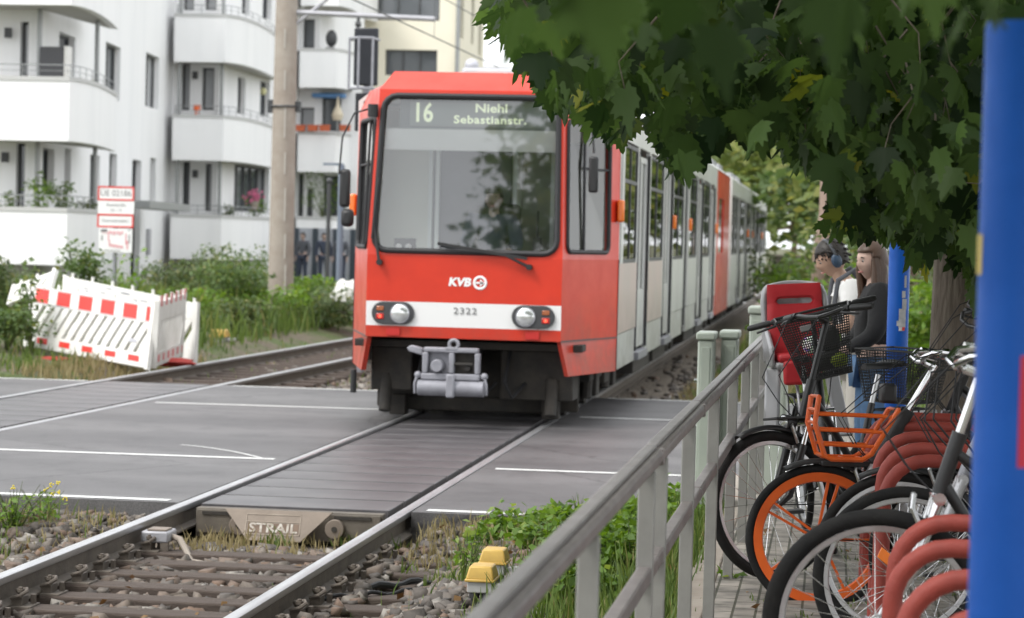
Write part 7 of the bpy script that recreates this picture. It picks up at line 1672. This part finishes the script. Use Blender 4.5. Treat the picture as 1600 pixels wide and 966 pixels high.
def short_hair(t, hc, Q, k, m, low=-.02):
    mb = MB(); mb.ball((0,0,0), 1, 30, 20); keep = []
    out = []
    g_ = random.Random(4)
    for p in mb.v: v = Vector(p); out.append(Q @ (Vector((v.x*.108-.008, v.y*.089, v.z*.125+.006))*k*(1+g_.uniform(-.015,.02)))+hc)
    fs = []
    for f in mb.f:
        c = sum((Vector(mb.v[i]) for i in f), Vector())/len(f)
        lim = .42 if c.x > .45 else (.15 if c.x > .0 else -.45)
        if c.z > lim: fs.append(f)
    nb_ = MB(); nb_.v = [tuple(p) for p in out]; nb_.f = fs; o = nb_.build('hair', m, t, local=True, smooth=80); md = o.modifiers.new('thick','SOLIDIFY'); md.thickness = .012; md.offset = 0; return o
defm('white_cloth', (.74,.74,.73), rough=.9, bump=.2, bscale=25)
defm('pale_cloth', (.55,.52,.47), rough=.9, bump=.2, bscale=30)
defm('black_cloth', (.013,.013,.014), (.02,.02,.021), rough=.9, bump=.25, bscale=25)
defm('jeans', (.07,.14,.26), (.11,.2,.34), rough=.9, scale=10, bump=.2)
defm('navy_cloth', (.035,.045,.07), (.05,.06,.09), rough=.9)
defm('grey_cloth', (.08,.085,.1), (.11,.115,.13), rough=.9)
defm('hair_dark', (.016,.012,.01), (.03,.024,.02), rough=.5, scale=30)
defm('hair_brown', (.07,.04,.026), (.12,.07,.045), rough=.45, scale=40, stretch=(20,20,1))
defm('shoe_white', (.6,.6,.58), rough=.6); defm('shoe_dark', (.03,.03,.03), rough=.6)
defm('eye_white', (.4,.38,.36), rough=.2); defm('iris', (.03,.02,.015), rough=.2); defm('lips', (.42,.16,.14), rough=.45)
# man with headphones
y = 15.6; a = aty(1345, 500, y)
t, d, hc, Q, k = person('man in a white T-shirt with blue headphones and a backpack, head bowed', (a.x,y,PZ-.0), 188, 1.66, (.55,.35,.26), 'white_cloth', 'pale_cloth', head_yaw=14, head_pitch=24, bow=.85, arms={1:((.12,.25,1.13),(.36,.14,1.14)),-1:((.12,-.25,1.13),(.36,-.10,1.14))})
short_hair(t, hc, Q, k, M_['hair_dark'])
mb = MB(); g_ = random.Random(12)
for i in range(110):
    b = R(g_.uniform(0,360)); el = g_.uniform(.15,1.4) if abs(b-PI) > 1.2 else g_.uniform(-.5,1.4); v = Vector((math.cos(b)*math.cos(el), math.sin(b)*math.cos(el), math.sin(el))); p0 = Q @ (Vector((v.x*.112-.008, v.y*.093, v.z*.128+.006))*k)+hc; p1 = Q @ (Vector((v.x*.122-.02, v.y*.1+g_.uniform(-.015,.015), v.z*.125-.012))*k)+hc; mb.tube([p0,p0.lerp(p1,.5)+v*.006,p1], [.006,.006,.001], 5)
mb.build('hair_strands', M_['hair_dark'], t, local=True, smooth=80)
mb = MB(); mb.tube([Q @ (Vector((-.005,.098*math.cos(R(b)),.132*math.sin(R(b))+.0))*k)+hc for b in range(-5,186,12)], .011, 8); hp = mb.build('headphones', mat('phones_grey', (.07,.075,.085), rough=.4), t, local=True)
for s in (-1,1):
    mb = MB(); p = Q @ (Vector((0,s*.092,-.01))*k)+hc; mb.ball((0,0,0), (.036,.022,.047), 16, 10); mb.v = [tuple(Q @ Vector(v)+p) for v in mb.v]; mb.build('ear_cup', mat('phones_blue', (.05,.085,.14), rough=.35), hp, local=True)
mb = MB()
for s in (-1,1): mb.tube([(-.10,s*.12,1.12),(-.06,s*.13,1.34),(.06,s*.135,1.475),(.17,s*.13,1.40),(.19,s*.135,1.25),(.12,s*.15,1.08),(-.06,s*.14,1.02)], .017, 8)
mb.build('backpack_strap', M_['grey_cloth'], t, local=True)
mb = MB(); mb.ball((-.16,0,1.2), (.10,.15,.24), 18, 12); mb.build('backpack', M_['grey_cloth'], t, local=True)
# woman with long brown hair
y = 15.0; a = aty(1368, 500, y)
t, d, hc, Q, k = person('woman with long brown hair in a black top and blue jeans', (a.x,y,PZ), 190, 1.645, (.62,.42,.34), 'black_cloth', 'jeans', head_yaw=26, head_pitch=4, fem=True, arms={1:((.04,.24,1.13),(.24,.17,1.02)),-1:((.04,-.24,1.13),(.22,-.14,1.0))}, shoe='shoe_white')
hr = short_hair(t, hc, Q, k, M_['hair_brown'])
mb = MB(); g_ = random.Random(9)
for i in range(150):
    b = R(g_.uniform(62,298)); el = g_.uniform(.05,.9); st = Vector((math.cos(b)*.09*math.cos(el), math.sin(b)*.082*math.cos(el), .12*math.sin(el)))*k
    p0 = Q @ st + hc; dn = g_.uniform(.34,.58); back = -.05-.05*g_.random(); fr = .03 if abs(math.degrees(b)-180) > 80 else 0
    side = Q @ Vector((math.cos(b)*.085, math.sin(b)*.095, -.05)); p1 = hc+side*k; p2 = hc+Vector((back*.5+fr+side.x*.55, side.y*1.05, -.24)); p3 = hc+Vector((back+fr+side.x*.4, side.y*.95+g_.uniform(-.02,.02), -dn))
    mb.tube([p0,p1,p2,p3], [.012,.019,.018,.004], 6)
mb.build('long_hair', M_['hair_brown'], t, local=True, smooth=80)
# tram driver
t, d, hc, Q, k = person('tram driver in dark clothes seated behind the windscreen', (TX+.13,TY+1.0,.56), 270, 1.72, (.2,.14,.11), 'navy_cloth', 'navy_cloth', seated=True, arms={1:((.16,.26,1.14),(.42,.2,1.1)),-1:((.16,-.26,1.14),(.42,-.2,1.1))}, shoe='shoe_dark')
short_hair(t, hc, Q, k, M_['hair_dark'])
# three people waiting by the grey screen
for px, hd, top, lab in ((474,250,'grey_cloth','person in a hooded grey jacket standing nearest the concrete mast'),(506,290,'navy_cloth','person in dark clothes standing in the middle by the grey screen'),(533,265,'grey_cloth','person in dark grey standing by the tram end of the grey screen')):
    a = aty(px,380,80.); t, d, hc, Q, k = person(lab, (a.x,80.,.1), hd, 1.72, (.42,.3,.25), top, 'navy_cloth', detail=False, shoe='shoe_dark', group='people waiting by the grey screen'); short_hair(t, hc, Q, k, M_['hair_dark'])
# ------------------------------------------------------------ maple over the bicycles
M_['maple'] = leaf_mat('maple_leaf', (.010,.026,.008), (.075,.132,.038), (.26,.27,.03), .52, .5, .97, .25)
defm('bark', (.12,.095,.075), (.20,.17,.135), rough=.95, scale=9, bump=1., bscale=14, stretch=(3,3,.5))
mx_, my_ = aty(1487,480,13.6).x+.05, 13.6
mt = thing('maple_tree', 'maple with a rough grey brown trunk and low dark green leaves over the bicycles', 'tree', (mx_,my_,PZ))
# flat leaf outline: five toothed lobes
half = [(0,0),(.10,-.06),(.30,-.12),(.28,.02),(.47,.10),(.40,.20),(.56,.36),(.44,.38),(.46,.52),(.30,.46),(.20,.50),(.24,.68),(.12,.70),(.10,.86),(0,1.02)]
full = half+[(-x,y) for x,y in half[-2:0:-1]]
LX = np.array([(y, x, -.35*abs(x)**1.4+.05*math.sin(6*y)) for x,y in full]); LX[:,2] -= .25*np.clip(LX[:,0]-.4,0,1)**1.5; NLF = len(LX)
FOL = [(1700,-400),(1700,560),(1530,560),(1520,470),(1490,420),(1470,395),(1440,440),(1425,440),(1410,388),(1380,385),(1340,385),(1325,375),(1300,380),(1285,396),(1262,390),(1270,350),(1285,300),(1300,270),(1245,285),(1215,245),(1170,262),(1120,225),(1095,288),(1045,292),(1030,240),(1000,196),(975,240),(930,245),(915,190),(885,195),(848,180),(838,140),(800,132),(805,95),(778,85),(770,70),(745,60),(750,20),(735,-10),(735,-400)]
def inside(px, py):
    c = False; n = len(FOL)
    for i in range(n):
        (x1,y1),(x2,y2) = FOL[i], FOL[(i+1)%n]
        if (y1 > py) != (y2 > py) and px < (x2-x1)*(py-y1)/(y2-y1)+x1: c = not c
    return c
g_ = np.random.default_rng(77)
cands = []
def ok(p, size):
    """the low edge of the crown keeps the uneven outline of the boughs"""
    px, py, z = proj(p)
    if z < 1.2: return False
    pr_ = size*F/z
    if px < -200 or px > 1900 or py > 1300 or py < -500: return True
    if z < 7.3 and py > 75-40*abs(px-1150)/500: return False
    return inside(px, py+pr_*.62) and inside(px-pr_*.3, py+pr_*.1) and inside(px+pr_*.15, py+pr_*.2)
def crown_shell(x, y):
    d = ((x-1.6)/5.2)**2+((y-10.5)/9.6)**2
    return d
pts = []; sz = []
def add(n, xr, yr, zr, s0, s1, dens=None):
    k = 0
    for _ in range(n*6):
        if k >= n: break
        x, y, z = g_.uniform(*xr), g_.uniform(*yr), g_.uniform(*zr)
        if crown_shell(x, y) > 1: continue
        s = g_.uniform(s0, s1); p = (x, y, z)
        if not ok(p, s): continue
        pts.append(p); sz.append(s); k += 1
add(2100, (-1.5,1.9), (8.3,12.8), (1.75,2.9), .105,.165)
add(1500, (.0,1.7), (10.2,13.4), (1.6,2.6), .11,.165)
add(110, (-.6,.9), (2.2,5.0), (2.0,2.45), .07,.12)
add(500, (-1.2,1.4), (7.4,8.8), (2.0,2.9), .10,.16)
add(900, (-2.,3.5), (7.5,14), (2.7,3.6), .14,.22)
add(3600, (-3.4,6.4), (1.,19.5), (2.9,6.2), .20,.34)
shell_ = crown_shell; crown_shell = lambda x, y: ((x-1.2)/3.6)**2+((y-1)/5.)**2
add(1400, (-2.4,4.8), (-4,3.5), (2.75,4.6), .18,.30)  # extra leaves above the frame, added to shade the near leaves
pts = np.array(pts); sz = np.array(sz); n = len(pts)
az_ = g_.uniform(0,2*PI,n); el = g_.normal(-1.0,.38,n); ro = g_.normal(0,.55,n)
dv = np.stack([np.cos(az_)*np.cos(el), np.sin(az_)*np.cos(el), np.sin(el)],1); hz = np.stack([-np.sin(az_), np.cos(az_), np.zeros(n)],1); up_ = np.cross(dv, hz)
sd = hz*np.cos(ro)[:,None]+up_*np.sin(ro)[:,None]; nn = np.cross(dv, sd); bend = g_.uniform(.4,1.5,n)
V = (pts[:,None,:]+sz[:,None,None]*((LX[None,:,0:1]-.2)*dv[:,None,:]+LX[None,:,1:2]*sd[:,None,:]+LX[None,:,2:3]*bend[:,None,None]*nn[:,None,:])).reshape(-1,3)-np.array([mx_,my_,PZ])
# two faces per leaf, folded along the midrib
hl = len(half); left = list(range(hl)); right = [0]+list(range(NLF-1, hl-2, -1))
Fa = (np.arange(n)[:,None]*NLF+np.array(left)[None,:]); Fb = (np.arange(n)[:,None]*NLF+np.array(right[::-1])[None,:])
r_ = g_.random(n)
np_mesh('crown', V, np.concatenate([Fa,Fb]), hl, M_['maple'], mt, np.concatenate([r_,r_]))
# trunk and limbs
mb = MB()
tr = [(0,0,-.2),(.0,0,.15),(-.01,.0,.9),(.01,0,1.7),(.03,0,2.6),(.1,-.1,4.0),(.15,-.2,5.4)]; rd_ = [.26,.19,.165,.16,.165,.11,.05]
mb.tube(tr, rd_, 26)
mb.v = [(a*(1+.06*math.sin(5*math.atan2(b,a)+2*c)+.03*math.sin(11*math.atan2(b,a))), b*(1+.06*math.sin(5*math.atan2(b,a)+2*c)), c) for a,b,c in mb.v]
mb.tube([(.17,.05,-.1),(.22,.03,.9),(.27,.03,1.8),(.4,.05,2.9),(.8,.2,4.4)], [.17,.135,.125,.1,.05], 20)
mb.build('trunk', M_['bark'], mt, local=True, smooth=80)
mb = MB(); gr = random.Random(8)
for k in range(26):
    a = gr.uniform(0,2*PI); q = gr.uniform(1.8,5.2); sx2 = 1.6-mx_+math.cos(a)*q*.8; sy2 = 10.5-my_+math.sin(a)*q*1.5; ez = gr.uniform(2.9,4.6)
    mb.tube([(.02,0,2.3+gr.random()*1.5),(sx2*.35,sy2*.35,ez*.95+.5),(sx2*.75,sy2*.75,ez+.3),(sx2,sy2,ez-.3)], [.05,.035,.02,.006], 6)
for i in range(0, n, 9):
    if sz[i] > .17: continue
    p = pts[i]-np.array([mx_,my_,PZ]); q = -dv[i]*.12; a = gr.uniform(0,6.28)
    mb.tube([tuple(p-dv[i]*sz[i]*.2), tuple(p+q), (p[0]+q[0]+.12*math.cos(a), p[1]+q[1]+.12*math.sin(a), p[2]+q[2]+.14)], [.0012,.002,.004], 4)
mb.build('branches', M_['bark'], mt, local=True)
